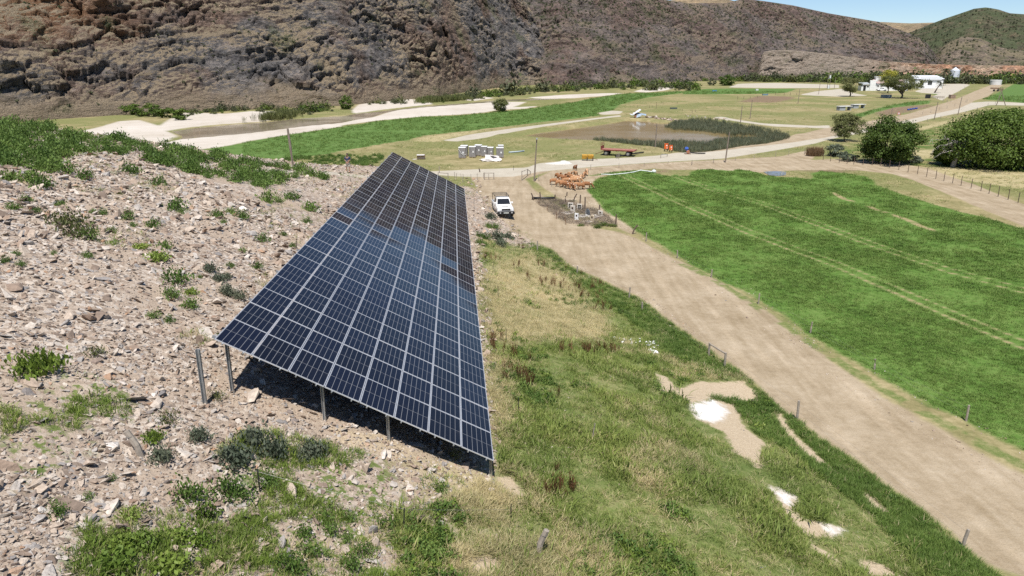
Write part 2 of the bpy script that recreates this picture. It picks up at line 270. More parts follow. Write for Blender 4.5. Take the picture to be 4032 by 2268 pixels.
class MB:
    """collects shapes into one mesh"""
    def __init__(s): s.v = []; s.f = []; s.m = []; s.mi = 0
    def add(s, v, f):
        b = len(s.v); s.v += [tuple(map(float, p)) for p in v]; s.f += [tuple(i + b for i in q) for q in f]; s.m += [s.mi] * len(f)
    def box(s, x0, x1, y0, y1, z0, z1, M=None):
        v = [(x0, y0, z0), (x1, y0, z0), (x1, y1, z0), (x0, y1, z0), (x0, y0, z1), (x1, y0, z1), (x1, y1, z1), (x0, y1, z1)]
        if M is not None: v = [M @ Vector(p) for p in v]
        s.add(v, [(0, 3, 2, 1), (4, 5, 6, 7), (0, 1, 5, 4), (1, 2, 6, 5), (2, 3, 7, 6), (3, 0, 4, 7)])
    def tube(s, pts, r, n=6, cap=True):
        pts = [Vector(tuple(map(float, p))) for p in pts]; rs = r if hasattr(r, '__len__') else [r] * len(pts)
        rings = []
        for i, p in enumerate(pts):
            t = (pts[min(i + 1, len(pts) - 1)] - pts[max(i - 1, 0)]).normalized()
            a = t.cross(Vector((0, 0, 1)));
            if a.length < 0.05: a = t.cross(Vector((0, 1, 0)))
            a.normalize(); b = t.cross(a)
            rings.append([p + (a * math.cos(q) + b * math.sin(q)) * rs[i] for q in [2 * math.pi * j / n for j in range(n)]])
        v = [p for r_ in rings for p in r_]; f = []
        for i in range(len(pts) - 1):
            for j in range(n): f.append((i * n + j, i * n + (j + 1) % n, (i + 1) * n + (j + 1) % n, (i + 1) * n + j))
        if cap: f.append(tuple(range(n))[::-1]); f.append(tuple((len(pts) - 1) * n + j for j in range(n)))
        s.add(v, f)
    def prism(s, prof, x0, x1, ax='x'):
        """profile of (a,b) extruded along an axis: ax x -> (x,a,b)"""
        n = len(prof); mk = {'x': lambda t, a, b: (t, a, b), 'y': lambda t, a, b: (a, t, b), 'z': lambda t, a, b: (a, b, t)}[ax]
        v = [mk(x0, a, b) for a, b in prof] + [mk(x1, a, b) for a, b in prof]
        f = [tuple(range(n)), tuple(range(2 * n - 1, n - 1, -1))] + [(i, i + n, (i + 1) % n + n, (i + 1) % n) for i in range(n)]
        s.add(v, f)
    def disc(s, c, r, h, n=16, ax='z'):
        c = Vector(c); d = {'x': Vector((h / 2, 0, 0)), 'y': Vector((0, h / 2, 0)), 'z': Vector((0, 0, h / 2))}[ax]; s.tube([c - d, c + d], r, n)
    def mesh(s, name, mats, bevel=0.0, smooth=False):
        me = bpy.data.meshes.new(name); me.from_pydata(s.v, [], s.f)
        for mt in (mats if isinstance(mats, (list, tuple)) else [mats]): me.materials.append(mt)
        me.polygons.foreach_set('material_index', s.m)
        bm = bmesh.new(); bm.from_mesh(me); bmesh.ops.recalc_face_normals(bm, faces=bm.faces)
        if bevel: bmesh.ops.bevel(bm, geom=[e for e in bm.edges if len(e.link_faces) == 2 and e.calc_face_angle(0) > 0.4], offset=bevel, segments=1, affect='EDGES', clamp_overlap=True)
        bm.to_mesh(me); bm.free()
        if smooth: me.polygons.foreach_set('use_smooth', [True] * len(me.polygons))
        me.update(); return me
    def build(s, name, mats, parent=None, bevel=0.0, smooth=False, **k):
        return new_obj(name, s.mesh(name, mats, bevel, smooth), parent, **k)
def dup(o, parent=None, label=None, group=None):
    c = o.copy(); COL.objects.link(c)
    if parent is not None: c.parent = parent
    if label: c['label'] = label
    if group: c['group'] = group
    for ch in list(o.children): dup(ch, c)
    return c
class NT:
    def __init__(s, name):
        s.mat = bpy.data.materials.new(name); s.mat.use_nodes = True; s.t = s.mat.node_tree; s.N = s.t.nodes; s.L = s.t.links
        s.bsdf = s.N['Principled BSDF']; s.out = s.N['Material Output']
    def put(s, sock, v):
        if isinstance(v, bpy.types.NodeSocket): s.L.new(v, sock)
        elif v is not None:
            if hasattr(sock.default_value, '__len__') and not hasattr(v, '__len__'): v = (v,) * len(sock.default_value)
            if hasattr(sock.default_value, '__len__') and len(sock.default_value) == 4 and len(v) == 3: v = (*v, 1)
            sock.default_value = v
    def node(s, t, ins=None, **k):
        n = s.N.new(t)
        for a, b in k.items(): setattr(n, a, b)
        for a, b in (ins or {}).items(): s.put(n.inputs[a], b)
        return n
    def m(s, op, a, b=None, c=None, clamp=False):
        n = s.node('ShaderNodeMath', operation=op, use_clamp=clamp); s.put(n.inputs[0], a)
        if b is not None: s.put(n.inputs[1], b)
        if c is not None: s.put(n.inputs[2], c)
        return n.outputs[0]
    def mix(s, f, a, b, mode='MIX'):
        n = s.node('ShaderNodeMix', data_type='RGBA', blend_type=mode, clamp_factor=True)
        s.put(n.inputs[0], f); s.put(n.inputs[6], a); s.put(n.inputs[7], b); return n.outputs[2]
    def noise(s, vec, scale, detail=4, rough=0.55, dist=0.0):
        n = s.node('ShaderNodeTexNoise', {'Vector': vec, 'Scale': scale, 'Detail': detail, 'Roughness': rough, 'Distortion': dist}); return n.outputs[0]
    def vor(s, vec, scale, feat='F1', out=0, rnd=1.0):
        n = s.node('ShaderNodeTexVoronoi', {'Vector': vec, 'Scale': scale, 'Randomness': rnd}, feature=feat); return n.outputs[out]
    def ss(s, x, a, b):
        n = s.node('ShaderNodeMapRange', {'Value': x, 'From Min': a, 'From Max': b}, interpolation_type='SMOOTHSTEP'); return n.outputs[0]
    def lin(s, x, a, b, c=0.0, d=1.0):
        n = s.node('ShaderNodeMapRange', {'Value': x, 'From Min': a, 'From Max': b, 'To Min': c, 'To Max': d}); return n.outputs[0]
    def attr(s, name): return s.node('ShaderNodeAttribute', attribute_name=name, attribute_type='GEOMETRY').outputs['Fac']
    def coord(s, k='Object'): return s.node('ShaderNodeTexCoord').outputs[k]
    def pos(s): return s.node('ShaderNodeNewGeometry').outputs['Position']
    def mapv(s, v, sc=(1, 1, 1), rot=(0, 0, 0), loc=(0, 0, 0)): return s.node('ShaderNodeMapping', {'Vector': v, 'Scale': sc, 'Rotation': rot, 'Location': loc}).outputs[0]
    def ramp(s, f, stops, interp='LINEAR'):
        n = s.node('ShaderNodeValToRGB', {'Fac': f}); r = n.color_ramp; r.interpolation = interp
        while len(r.elements) < len(stops): r.elements.new(0.5)
        for e, (p, c) in zip(r.elements, stops): e.position = p; e.color = (*c, 1) if len(c) == 3 else c
        return n.outputs[0]
    def bump(s, h, d=0.05, st=1.0): return s.node('ShaderNodeBump', {'Height': h, 'Distance': d, 'Strength': st}).outputs[0]
    def fin(s, col=None, rough=0.9, normal=None, metal=0.0, spec=None, **k):
        if col is not None: s.put(s.bsdf.inputs['Base Color'], col)
        s.put(s.bsdf.inputs['Roughness'], rough); s.put(s.bsdf.inputs['Metallic'], metal)
        if normal is not None: s.L.new(normal, s.bsdf.inputs['Normal'])
        if spec is not None: s.put(s.bsdf.inputs['Specular IOR Level'], spec)
        for a, b in k.items(): s.put(s.bsdf.inputs[a], b)
        return s.mat
_mc = {}
def simple(name, col, rough=0.6, metal=0.0, var=0.12, scale=6.0, dirt=None, dirtcol=(0.25, 0.2, 0.14), spec=0.4):
    """painted or raw surface with uneven tone and a little grime"""
    if name in _mc: return _mc[name]
    t = NT(name); v = t.coord('Object'); n = t.noise(v, scale, 5, 0.65)
    c = t.mix(1.0, col, t.ramp(n, [(0.25, (1 - var * 2,) * 3), (0.75, (1 + var,) * 3)]), 'MULTIPLY')
    if dirt: c = t.mix(t.m('MULTIPLY', t.ss(t.noise(v, scale * 0.6, 4, 0.7), 0.48, 0.72), dirt), c, dirtcol)
    _mc[name] = t.fin(c, t.lin(n, 0.2, 0.8, max(rough - 0.1, 0.02), min(rough + 0.1, 1)), metal=metal, spec=spec); return _mc[name]
def leafmat(name, a, b, c=None, trans=0.32, posn=0.0):
    """leaf colours vary by instance and by place in the crown"""
    t = NT(name); oi = t.node('ShaderNodeObjectInfo'); g = t.node('ShaderNodeNewGeometry')
    f = t.m('ADD', t.m('MULTIPLY', oi.outputs['Random'], 0.55), t.m('MULTIPLY', g.outputs['Random Per Island'], 0.45))
    st = [(0.0, a), (0.6, b)] + ([(1.0, c)] if c else [])
    col = t.ramp(f, st)
    n = t.noise(g.outputs['Position'], 0.35, 2); col = t.mix(1.0, col, t.ramp(n, [(0.3, (0.75, 0.8, 0.7)), (0.7, (1.15, 1.1, 1.05))]), 'MULTIPLY')
    t.fin(col, 0.6, spec=0.25)
    tr = t.node('ShaderNodeBsdfTranslucent', {'Color': col}); mx = t.node('ShaderNodeMixShader', {0: trans})
    t.L.new(t.bsdf.outputs[0], mx.inputs[1]); t.L.new(tr.outputs[0], mx.inputs[2]); t.L.new(mx.outputs[0], t.out.inputs[0])
    return t.mat
# ------------------------------------------------------------------ ground material
def ground_material():
    t = NT('valley_ground'); p = t.pos()
    nb = t.noise(p, 0.045, 5, 0.6); nm = t.noise(p, 0.35, 5, 0.62); nf = t.noise(p, 2.6, 4, 0.65); nx = t.noise(p, 14, 3, 0.7); nxx = t.noise(p, 45, 2, 0.6)
    wob = t.m('ADD', t.m('MULTIPLY', t.m('SUBTRACT', nm, 0.5), 2.6), t.m('MULTIPLY', t.m('SUBTRACT', nf, 0.5), 1.2))
    def mask(name, soft, amp, off=0.0):
        return t.ss(t.m('ADD', t.m('ADD', t.attr('sd_' + name), t.m('MULTIPLY', wob, amp)), off), soft, -soft)
    # dry valley grass
    dry = t.ramp(t.m('ADD', t.m('MULTIPLY', nm, 0.6), t.m('MULTIPLY', nf, 0.4)), [(0.30, (0.135, 0.130, 0.052)), (0.46, (0.24, 0.205, 0.098)), (0.62, (0.36, 0.30, 0.165)), (0.8, (0.44, 0.37, 0.225))])
    olive = t.ramp(nf, [(0.3, (0.115, 0.130, 0.042)), (0.7, (0.245, 0.235, 0.100))])
    col = t.mix(t.ss(nb, 0.38, 0.58), dry, olive)
    # lush irrigated grass
    gn = t.m('ADD', t.m('MULTIPLY', nm, 0.35), t.m('ADD', t.m('MULTIPLY', nf, 0.35), t.m('MULTIPLY', nx, 0.3)))
    past = t.ramp(gn, [(0.34, (0.050, 0.105, 0.018)), (0.47, (0.088, 0.165, 0.030)), (0.58, (0.135, 0.205, 0.052)), (0.70, (0.21, 0.245, 0.095))])
    mead = t.ramp(gn, [(0.34, (0.052, 0.105, 0.022)), (0.5, (0.095, 0.165, 0.040)), (0.7, (0.165, 0.225, 0.080))])
    wild = t.mix(t.ss(nm, 0.40, 0.62), t.ramp(nf, [(0.3, (0.055, 0.10, 0.02)), (0.7, (0.11, 0.16, 0.035))]), t.ramp(nf, [(0.3, (0.15, 0.15, 0.055)), (0.7, (0.28, 0.24, 0.11))]))
    vg = t.ramp(gn, [(0.36, (0.075, 0.115, 0.026)), (0.48, (0.13, 0.165, 0.048)), (0.58, (0.215, 0.215, 0.090)), (0.70, (0.36, 0.31, 0.18))])
    straw = t.ramp(gn, [(0.34, (0.20, 0.18, 0.08)), (0.48, (0.36, 0.30, 0.16)), (0.66, (0.52, 0.45, 0.29))])
    dirt = t.ramp(t.m('ADD', t.m('MULTIPLY', nm, 0.45), t.m('ADD', t.m('MULTIPLY', nf, 0.25), t.m('MULTIPLY', nx, 0.3))), [(0.34, (0.235, 0.180, 0.112)), (0.50, (0.335, 0.268, 0.182)), (0.66, (0.43, 0.358, 0.262))])
    dirt = t.mix(t.m('MULTIPLY', t.ss(nx, 0.60, 0.70), 0.45), dirt, (0.19, 0.14, 0.09))
    dirt = t.mix(t.m('MULTIPLY', t.ss(t.vor(p, 5.5), 0.16, 0.05), t.ss(nf, 0.52, 0.66)), dirt, (0.47, 0.42, 0.36))
    rs = t.noise(t.mapv(p, (1.5, 0.16, 1), (0, 0, 0.42)), 0.9, 4, 0.6); dirt = t.mix(1.0, dirt, t.ramp(rs, [(0.32, (0.86, 0.84, 0.80)), (0.5, (1, 1, 1)), (0.68, (1.14, 1.14, 1.15))]), 'MULTIPLY')
    pale = t.ramp(t.m('ADD', t.m('MULTIPLY', nm, 0.5), t.m('MULTIPLY', nx, 0.5)), [(0.3, (0.34, 0.30, 0.235)), (0.55, (0.44, 0.40, 0.325)), (0.75, (0.52, 0.48, 0.41))])
    sand = t.ramp(t.m('ADD', t.m('MULTIPLY', nb, 0.4), t.m('ADD', t.m('MULTIPLY', nm, 0.3), t.m('MULTIPLY', nf, 0.3))), [(0.32, (0.34, 0.285, 0.22)), (0.45, (0.47, 0.42, 0.355)), (0.65, (0.57, 0.525, 0.47))])
    # scree soil between the stones
    ln = t.vor(p, 7.0, 'F1', 'Color'); lc = t.node('ShaderNodeSeparateColor', {0: ln}).outputs[0]
    scr = t.ramp(lc, [(0.0, (0.18, 0.14, 0.112)), (0.3, (0.31, 0.245, 0.19)), (0.6, (0.42, 0.345, 0.275)), (0.9, (0.51, 0.45, 0.385)), (1.0, (0.23, 0.21, 0.20))])
    soil = t.ramp(nx, [(0.3, (0.31, 0.24, 0.178)), (0.7, (0.45, 0.365, 0.285))])
    scr = t.mix(t.ss(nm, 0.46, 0.60), scr, soil)
    m_sc = mask('scree', 0.6, 0.55)
    col = t.mix(mask('wild', 2.5, 2.0), col, wild); col = t.mix(mask('brown', 2.0, 2.0), col, t.ramp(nf, [(0.3, (0.15, 0.105, 0.065)), (0.7, (0.24, 0.175, 0.115))]))
    col = t.mix(mask('meadow', 0.6, 1.1), col, mead)
    col = t.mix(mask('sand', 0.8, 0.7), col, sand)
    fld = t.mix(t.m('MULTIPLY', mask('track', 0.18, 0.2), t.ss(nm, 0.30, 0.46)), past, (0.30, 0.245, 0.13))
    col = t.mix(mask('verge', 0.35, 0.5), col, vg)
    col = t.mix(m_sc, col, scr)
    col = t.mix(mask('tuft', 0.5, 0.8), col, t.mix(t.ss(nf, 0.42, 0.52), vg, t.mix(0.5, scr, soil)))
    col = t.mix(t.m('MULTIPLY', mask('straw', 0.8, 0.9), 0.85), col, straw)
    col = t.mix(mask('dirt', 0.25, 0.35), col, dirt)
    col = t.mix(mask('pale', 0.3, 0.3), col, pale)
    col = t.mix(t.m('MULTIPLY', mask('edgegreen', 0.2, 0.35), t.ss(nm, 0.40, 0.52)), col, vg)
    col = t.mix(mask('field', 0.35, 0.45), col, fld)
    col = t.mix(mask('bare', 0.12, 0.55), col, t.ramp(nx, [(0.3, (0.35, 0.27, 0.175)), (0.7, (0.52, 0.43, 0.31))]))
    col = t.mix(mask('spill', 0.25, 0.6), col, t.ramp(nx, [(0.3, (0.55, 0.52, 0.48)), (0.7, (0.78, 0.76, 0.73))]))
    h = t.m('ADD', t.m('MULTIPLY', nx, 0.5), t.m('ADD', t.m('MULTIPLY', nf, 0.8), t.m('MULTIPLY', t.m('MULTIPLY', lc, m_sc), 0.9)))
    return t.fin(col, 0.95, t.bump(h, 0.09, 0.75), spec=0.15)
M_GROUND = ground_material()
# ------------------------------------------------------------------ terrain sheet, split by zone
def build_terrain():
    az = np.concatenate([np.linspace(-180, -62, 30)[:-1], np.linspace(-62, -40, 60)[:-1], np.linspace(-40, 40, 620), np.linspace(40, 62, 60)[1:], np.linspace(62, 180, 30)[1:]])
    az = np.radians(az); r = np.concatenate([np.linspace(0.4, 6, 7)[:-1], np.geomspace(6, 140, 300)[:-1], np.geomspace(140, 1300, 150)[:-1], np.geomspace(1300, 7000, 14)])
    A, R = np.meshgrid(az, r, indexing='ij'); X = R * np.sin(A); Y = R * np.cos(A)
    x, y = X.ravel(), Y.ravel(); z = ground(x, y)
    at = {}
    for n in ZN:
        d = np.full(x.shape, 50.0)
        allp = np.concatenate(Z[n]); bx0, by0 = allp.min(0) - 12; bx1, by1 = allp.max(0) + 12
        k = (x > bx0) & (x < bx1) & (y > by0) & (y < by1)
        d[k] = usdf(Z[n], x[k], y[k]); at['sd_' + n] = d
    na, nr = len(az), len(r); I = np.arange(na * nr).reshape(na, nr)
    F = np.stack([I[:-1, :-1], I[:-1, 1:], I[1:, 1:], I[1:, :-1]], -1).reshape(-1, 4)
    def fm(n): return at['sd_' + n][F].mean(1)
    hz = hill(x, y)[F].mean(1)
    code = np.zeros(len(F), int)
    code[hz > 0.6] = 1
    code[fm('verge') < 0] = 6
    code[fm('meadow') < 0] = 2
    code[fm('sand') < 0] = 3
    code[fm('dirt') < 0] = 4
    code[fm('pale') < 0] = 5
    code[fm('field') < 0] = 7
    names = ['ground', 'hillside', 'meadow', 'river_sand', 'dirt_road', 'gravel_road', 'grass_verge', 'pasture']
    V = np.stack([x, y, z], 1); res = {}
    for c, nm in enumerate(names):
        f = F[code == c]; u, inv = np.unique(f, return_inverse=True)
        me = mesh_np(nm, V[u], inv.reshape(-1, 4), [M_GROUND], True, {k: v[u] for k, v in at.items()})
        res[nm] = new_obj(nm, me, kind='structure')
    return res
TER = build_terrain()
# ------------------------------------------------------------------ mountains
def azel(px, py):
    d = ray(px, py); return math.degrees(math.atan2(d[0], d[1])), d[2] / math.hypot(d[0], d[1])
def mountain_material(name, rock1, rock2, grass1, grass2, green, strata=(0.5, 0.0, 0.9), orange=False, greenness=0.0, sc=1.0, outcrop=0.5, talus=None, palex=None):
    t = NT(name); p = t.pos(); g = t.node('ShaderNodeNewGeometry'); nz = t.node('ShaderNodeSeparateXYZ', {0: g.outputs['True Normal']}).outputs[2]
    ps = t.mapv(p, (0.45, 0.45, 1.2), strata)
    nb = t.noise(p, 0.022 * sc, 5, 0.62); no = t.noise(ps, 0.045 * sc, 8, 0.72, 1.2); nm = t.noise(ps, 0.16 * sc, 7, 0.72, 0.6); nf = t.noise(ps, 0.9 * sc, 5, 0.75, 0.3); nx = t.noise(p, 2.6 * sc, 3, 0.75)
    rock = t.mix(t.ss(nb, 0.44, 0.56), rock1, rock2)
    rock = t.mix(1.0, rock, t.ramp(nm, [(0.34, (0.5, 0.49, 0.5)), (0.5, (1.0, 1.0, 1.0)), (0.64, (1.55, 1.47, 1.40))]), 'MULTIPLY')
    rock = t.mix(1.0, rock, t.ramp(nf, [(0.34, (0.45, 0.45, 0.46)), (0.52, (1.0, 1.0, 1.0)), (0.68, (1.5, 1.46, 1.42))]), 'MULTIPLY')
    if orange:
        sx = t.node('ShaderNodeSeparateXYZ', {0: p}); xx, zz = sx.outputs[0], sx.outputs[2]
        o = t.m('MULTIPLY', t.ss(t.m('ADD', xx, t.m('MULTIPLY', nm, 60)), -85, -125), t.ss(t.m('ADD', zz, t.m('MULTIPLY', no, 12)), 22, 31))
        rock = t.mix(t.m('MULTIPLY', o, 0.75), rock, t.ramp(nf, [(0.3, (0.15, 0.075, 0.042)), (0.55, (0.31, 0.17, 0.09)), (0.75, (0.44, 0.28, 0.16))]))
    gr = t.mix(nf, grass1, grass2); gr = t.mix(t.m('MULTIPLY', t.ss(nx, 0.50, 0.62), 0.6), gr, t.mix(0.35, rock1, grass2))
    flat = t.ss(t.m('ADD', t.m('MULTIPLY', nz, 0.45), t.m('ADD', t.m('MULTIPLY', t.m('SUBTRACT', no, 0.5), 2.4), t.m('MULTIPLY', t.m('SUBTRACT', nf, 0.5), 0.7))), outcrop - 0.22, outcrop + 0.05)
    if talus: flat = t.m('MAXIMUM', flat, t.m('MULTIPLY', t.ss(t.m('ADD', t.node('ShaderNodeSeparateXYZ', {0: p}).outputs[2], t.m('MULTIPLY', no, 26)), talus + 15, talus + 9), 0.85))
    c = t.mix(flat, rock, gr)
    if palex: c = t.mix(t.ss(t.node('ShaderNodeSeparateXYZ', {0: p}).outputs[0], palex + 45, palex - 25), c, t.ramp(nf, [(0.3, (0.21, 0.165, 0.13)), (0.6, (0.36, 0.30, 0.24)), (0.75, (0.46, 0.40, 0.33))]))
    gm = t.m('MULTIPLY', t.ss(t.m('ADD', t.noise(p, 0.05 * sc, 5, 0.7), greenness), 0.55, 0.70), t.ss(nx, 0.42, 0.54))
    c = t.mix(gm, c, green)
    h = t.m('ADD', t.m('MULTIPLY', nm, 2.2), t.m('ADD', t.m('MULTIPLY', nf, 0.9), t.m('MULTIPLY', nx, 0.22)))
    return t.fin(c, 0.95, t.bump(h, 2.4 / sc, 1.0), spec=0.1)
MTN = {}
def mountain(name, sky_px, base, back, mat, amp, na, nt, seed, ledge=0.0, a0=None, a1=None, taper=0.0, pw=0.85, zb=-2.0):
    sk = np.array([azel(*q) for q in sky_px]); base = np.array(base, float); back = np.array(back, float)
    a0 = sk[0, 0] if a0 is None else a0; a1 = sk[-1, 0] if a1 is None else a1
    az = np.linspace(a0, a1, na); e = np.interp(az, sk[:, 0], sk[:, 1]); rb = np.interp(az, base[:, 0], base[:, 1]); dr = np.interp(az, back[:, 0], back[:, 1])
    rc = rb + dr; zc = np.maximum(CAMH + rc * e, 0.5)
    t = np.concatenate([np.linspace(-0.04, 1, nt), np.array([1.08, 1.25, 1.6, 2.4])])
    A, T = np.meshgrid(np.radians(az), t, indexing='ij'); R = rb[:, None] + dr[:, None] * T
    prof = np.where(T < 1, np.clip(T, 0, 1) ** pw, 1 - 0.16 * (T - 1))
    Zz = zc[:, None] * prof + np.where(T < 0, zb, 0)
    X = R * np.sin(A); Y = R * np.cos(A)
    q = seed * 31.7
    # strata run diagonally; big buttresses, then crags, then ledges
    wx = 6 * fbm(X / 30 + q, Y / 30, Zz / 30, 3); wz = 5 * fbm(X / 25 + q + 9, Y / 25, Zz / 25, 3)
    Xw, Zw = X + wx, Zz + wz
    n1 = fbm(Xw / 48 + q, Y / 48, Zw / 40, 3, True); n2 = fbm((Xw + 0.7 * Zw) / 15 + q, Y / 22, (Zw * 1.3 - Xw * 0.4) / 10, 5, True); n3 = fbm((Xw + .5 * Zw) / 4.0 + q, Y / 6, (Zw - .4 * Xw) / 2.2, 4, True)
    w = sstep(-0.02, 0.10, T) * (1 - 0.75 * sstep(0.86, 1.0, T))
    if ledge:
        # jointed blocks stretched along the dipping strata, split by dark crevices
        su, sv = Xw * 0.86 + Zw * 0.5, Zw * 0.86 - Xw * 0.42
        v1, c1 = worley(su / 11 + q, Y / 11, sv / 4.6, 3); v2, c2 = worley(su / 4.2 + q, Y / 5, sv / 1.9, 11)
        crag = sstep(-0.25, 0.25, fbm(Xw / 38 + q, Y / 38, Zw / 30, 3) + 0.12)
        blk = (0.55 * v1 - 0.5 * np.exp(-c1 * 9)) + (0.30 * v2 - 0.26 * np.exp(-c2 * 8))
        off = w * (amp * (0.55 * n1 - 0.22 * n2 - 0.10 * n3) + ledge * blk * (0.45 + 0.8 * crag))
    else:
        off = amp * w * (0.7 * n1 - 0.5 * n2 - 0.2 * n3)
    X = X - np.sin(A) * off; Y = Y - np.cos(A) * off; Zz = Zz + 0.35 * off * (T > 0.02) * (T < 1.0)
    V = np.stack([X, Y, Zz], -1).reshape(-1, 3); m2 = len(t); I = np.arange(na * m2).reshape(na, m2)
    F = np.stack([I[:-1, :-1], I[:-1, 1:], I[1:, 1:], I[1:, :-1]], -1).reshape(-1, 4)
    o = new_obj(name, mesh_np(name, V, F, [mat], True), kind='structure'); MTN[name] = (X, Y, Zz, T); return o
mm_cliff = mountain_material('cliff_rock', (0.180, 0.132, 0.108), (0.172, 0.162, 0.158), (0.36, 0.290, 0.195), (0.265, 0.210, 0.148), (0.095, 0.110, 0.050), orange=True, outcrop=0.38, talus=6)
mm_ridge = mountain_material('ridge_slope', (0.155, 0.115, 0.100), (0.160, 0.136, 0.124), (0.26, 0.205, 0.148), (0.185, 0.148, 0.112), (0.080, 0.092, 0.046), strata=(0.3, 0.6, 0.4), greenness=0.03, outcrop=0.52)
mm_green = mountain_material('green_hill', (0.14, 0.12, 0.08), (0.11, 0.10, 0.07), (0.120, 0.128, 0.070), (0.090, 0.105, 0.055), (0.062, 0.080, 0.040), greenness=0.16)
mm_pale = mountain_material('pale_hill', (0.22, 0.18, 0.14), (0.17, 0.14, 0.11), (0.26, 0.21, 0.14), (0.17, 0.15, 0.09), (0.065, 0.08, 0.035), greenness=0.06)
mm_plat = mountain_material('plateau_grass', (0.36, 0.27, 0.17), (0.32, 0.25, 0.16), (0.40, 0.31, 0.20), (0.34, 0.27, 0.17), (0.2, 0.18, 0.09), sc=0.2)
mm_red = mountain_material('red_earth', (0.40, 0.235, 0.155), (0.46, 0.34, 0.25), (0.45, 0.36, 0.27), (0.36, 0.27, 0.19), (0.10, 0.11, 0.05), strata=(0, 0, 0), sc=1.3, outcrop=0.5, palex=300)
mountain('cliff_mountain', [(-5200, -900), (-1500, -900), (0, -700), (600, -520), (1200, -330), (1600, -240), (1880, -165), (1980, -80), (2066, 0), (2113, 78), (2150, 150), (2185, 230), (2200, 350)],
         [(-75, 250), (-45, 235), (-35, 245), (-28, 262), (-20, 272), (-12.4, 286), (-5.6, 345), (0.4, 480), (4, 520)], [(-75, 120), (-45, 115), (-20, 115), (-10, 105), (-3, 110), (1, 90), (4, 30)], mm_cliff, 8.0, 1000, 230, 1, ledge=3.2)
mountain('valley_ridge', [(1800, -300), (2016, -190), (2160, -40), (2280, -22), (2420, -38), (2600, -5), (2700, 12), (2860, 12), (2930, -6), (3001, 3), (3121, 21), (3262, 52), (3460, 86), (3549, 120), (3606, 141), (3653, 172), (3690, 225), (3760, 290)],
         [(-6, 560), (0, 520), (3.5, 494), (6.5, 510), (12.6, 575), (18.3, 665), (24, 730), (28, 760), (32, 800)], [(-6, 160), (3, 120), (12, 135), (20, 150), (26, 170), (32, 120)], mm_ridge, 6.5, 460, 120, 2, ledge=2.2)
mountain('green_hill', [(3480, 170), (3544, 140), (3596, 123), (3653, 99), (3721, 73), (3784, 52), (3836, 34), (3883, 29), (3930, 37), (3977, 52), (4032, 56), (4300, 20), (4900, 60), (6500, 150)],
         [(24, 1250), (60, 1250)], [(24, 350), (60, 350)], mm_green, 14, 200, 60, 3)
mountain('pale_foothill', [(3630, 290), (3669, 230), (3711, 183), (3784, 143), (3862, 151), (3940, 188), (4032, 200), (4400, 215), (6500, 230)],
         [(24, 880), (60, 900)], [(24, 130), (60, 150)], mm_pale, 7, 160, 40, 4)
mountain('far_plateau', [(2550, 40), (2600, 6), (2690, -6), (2850, -6), (2900, 6), (3300, 90), (3460, 86), (3580, 92), (3700, 88), (4300, 80), (4900, 60)],
         [(0, 2400), (60, 2600)], [(0, 500), (60, 500)], mm_plat, 4, 80, 20, 5)
mountain('eroded_river_bank', [(2965, 325), (2985, 270), (3005, 205), (3040, 198), (3105, 196), (3210, 206), (3335, 222), (3471, 241), (3627, 251), (3784, 256), (4032, 259), (4500, 262), (6500, 262)],
         [(16, 640), (20, 648), (26, 690), (32, 760), (60, 820)], [(16, 14), (22, 12), (32, 10), (60, 12)], mm_red, 2.2, 420, 44, 6, ledge=2.0, pw=0.7)
# ------------------------------------------------------------------ water
def flat_poly(name, poly, z, mat, kind='structure'):
    bm = bmesh.new(); f = bm.faces.new([bm.verts.new((float(a), float(b), z)) for a, b in poly]); bmesh.ops.triangulate(bm, faces=[f])
    me = bpy.data.meshes.new(name); bm.normal_update(); bm.to_mesh(me); bm.free(); me.materials.append(mat)
    for p in me.polygons:
        if p.normal.z < 0: p.flip()
    return new_obj(name, me, kind=kind)
def water_mat(name, deep, shallow, bs=1.2, bd=0.02):
    t = NT(name); p = t.pos(); pm = t.mapv(p, (1.0, 0.35, 1)); n = t.noise(pm, bs, 3, 0.6); nb = t.noise(p, 0.05, 3, 0.6)
    return t.fin(t.mix(t.ss(nb, 0.4, 0.62), deep, shallow), t.lin(nb, 0.3, 0.7, 0.06, 0.16), t.bump(n, bd, 0.35), spec=0.5)
flat_poly('pond_water', POND, -0.42, water_mat('pond_water', (0.27, 0.195, 0.085), (0.31, 0.235, 0.125)))
flat_poly('river_water', RIVER, -0.30, water_mat('river_water', (0.24, 0.195, 0.135), (0.42, 0.36, 0.28), 0.5, 0.01))
PUD = wpoly(crop(2688, 0, S1, [(608, 1312), (700, 1307), (780, 1312), (775, 1338), (720, 1345), (650, 1338)]))
flat_poly('puddle', PUD, max(G(*q) for q in PUD) + 0.04, water_mat('puddle_water', (0.14, 0.13, 0.11), (0.17, 0.155, 0.13)))
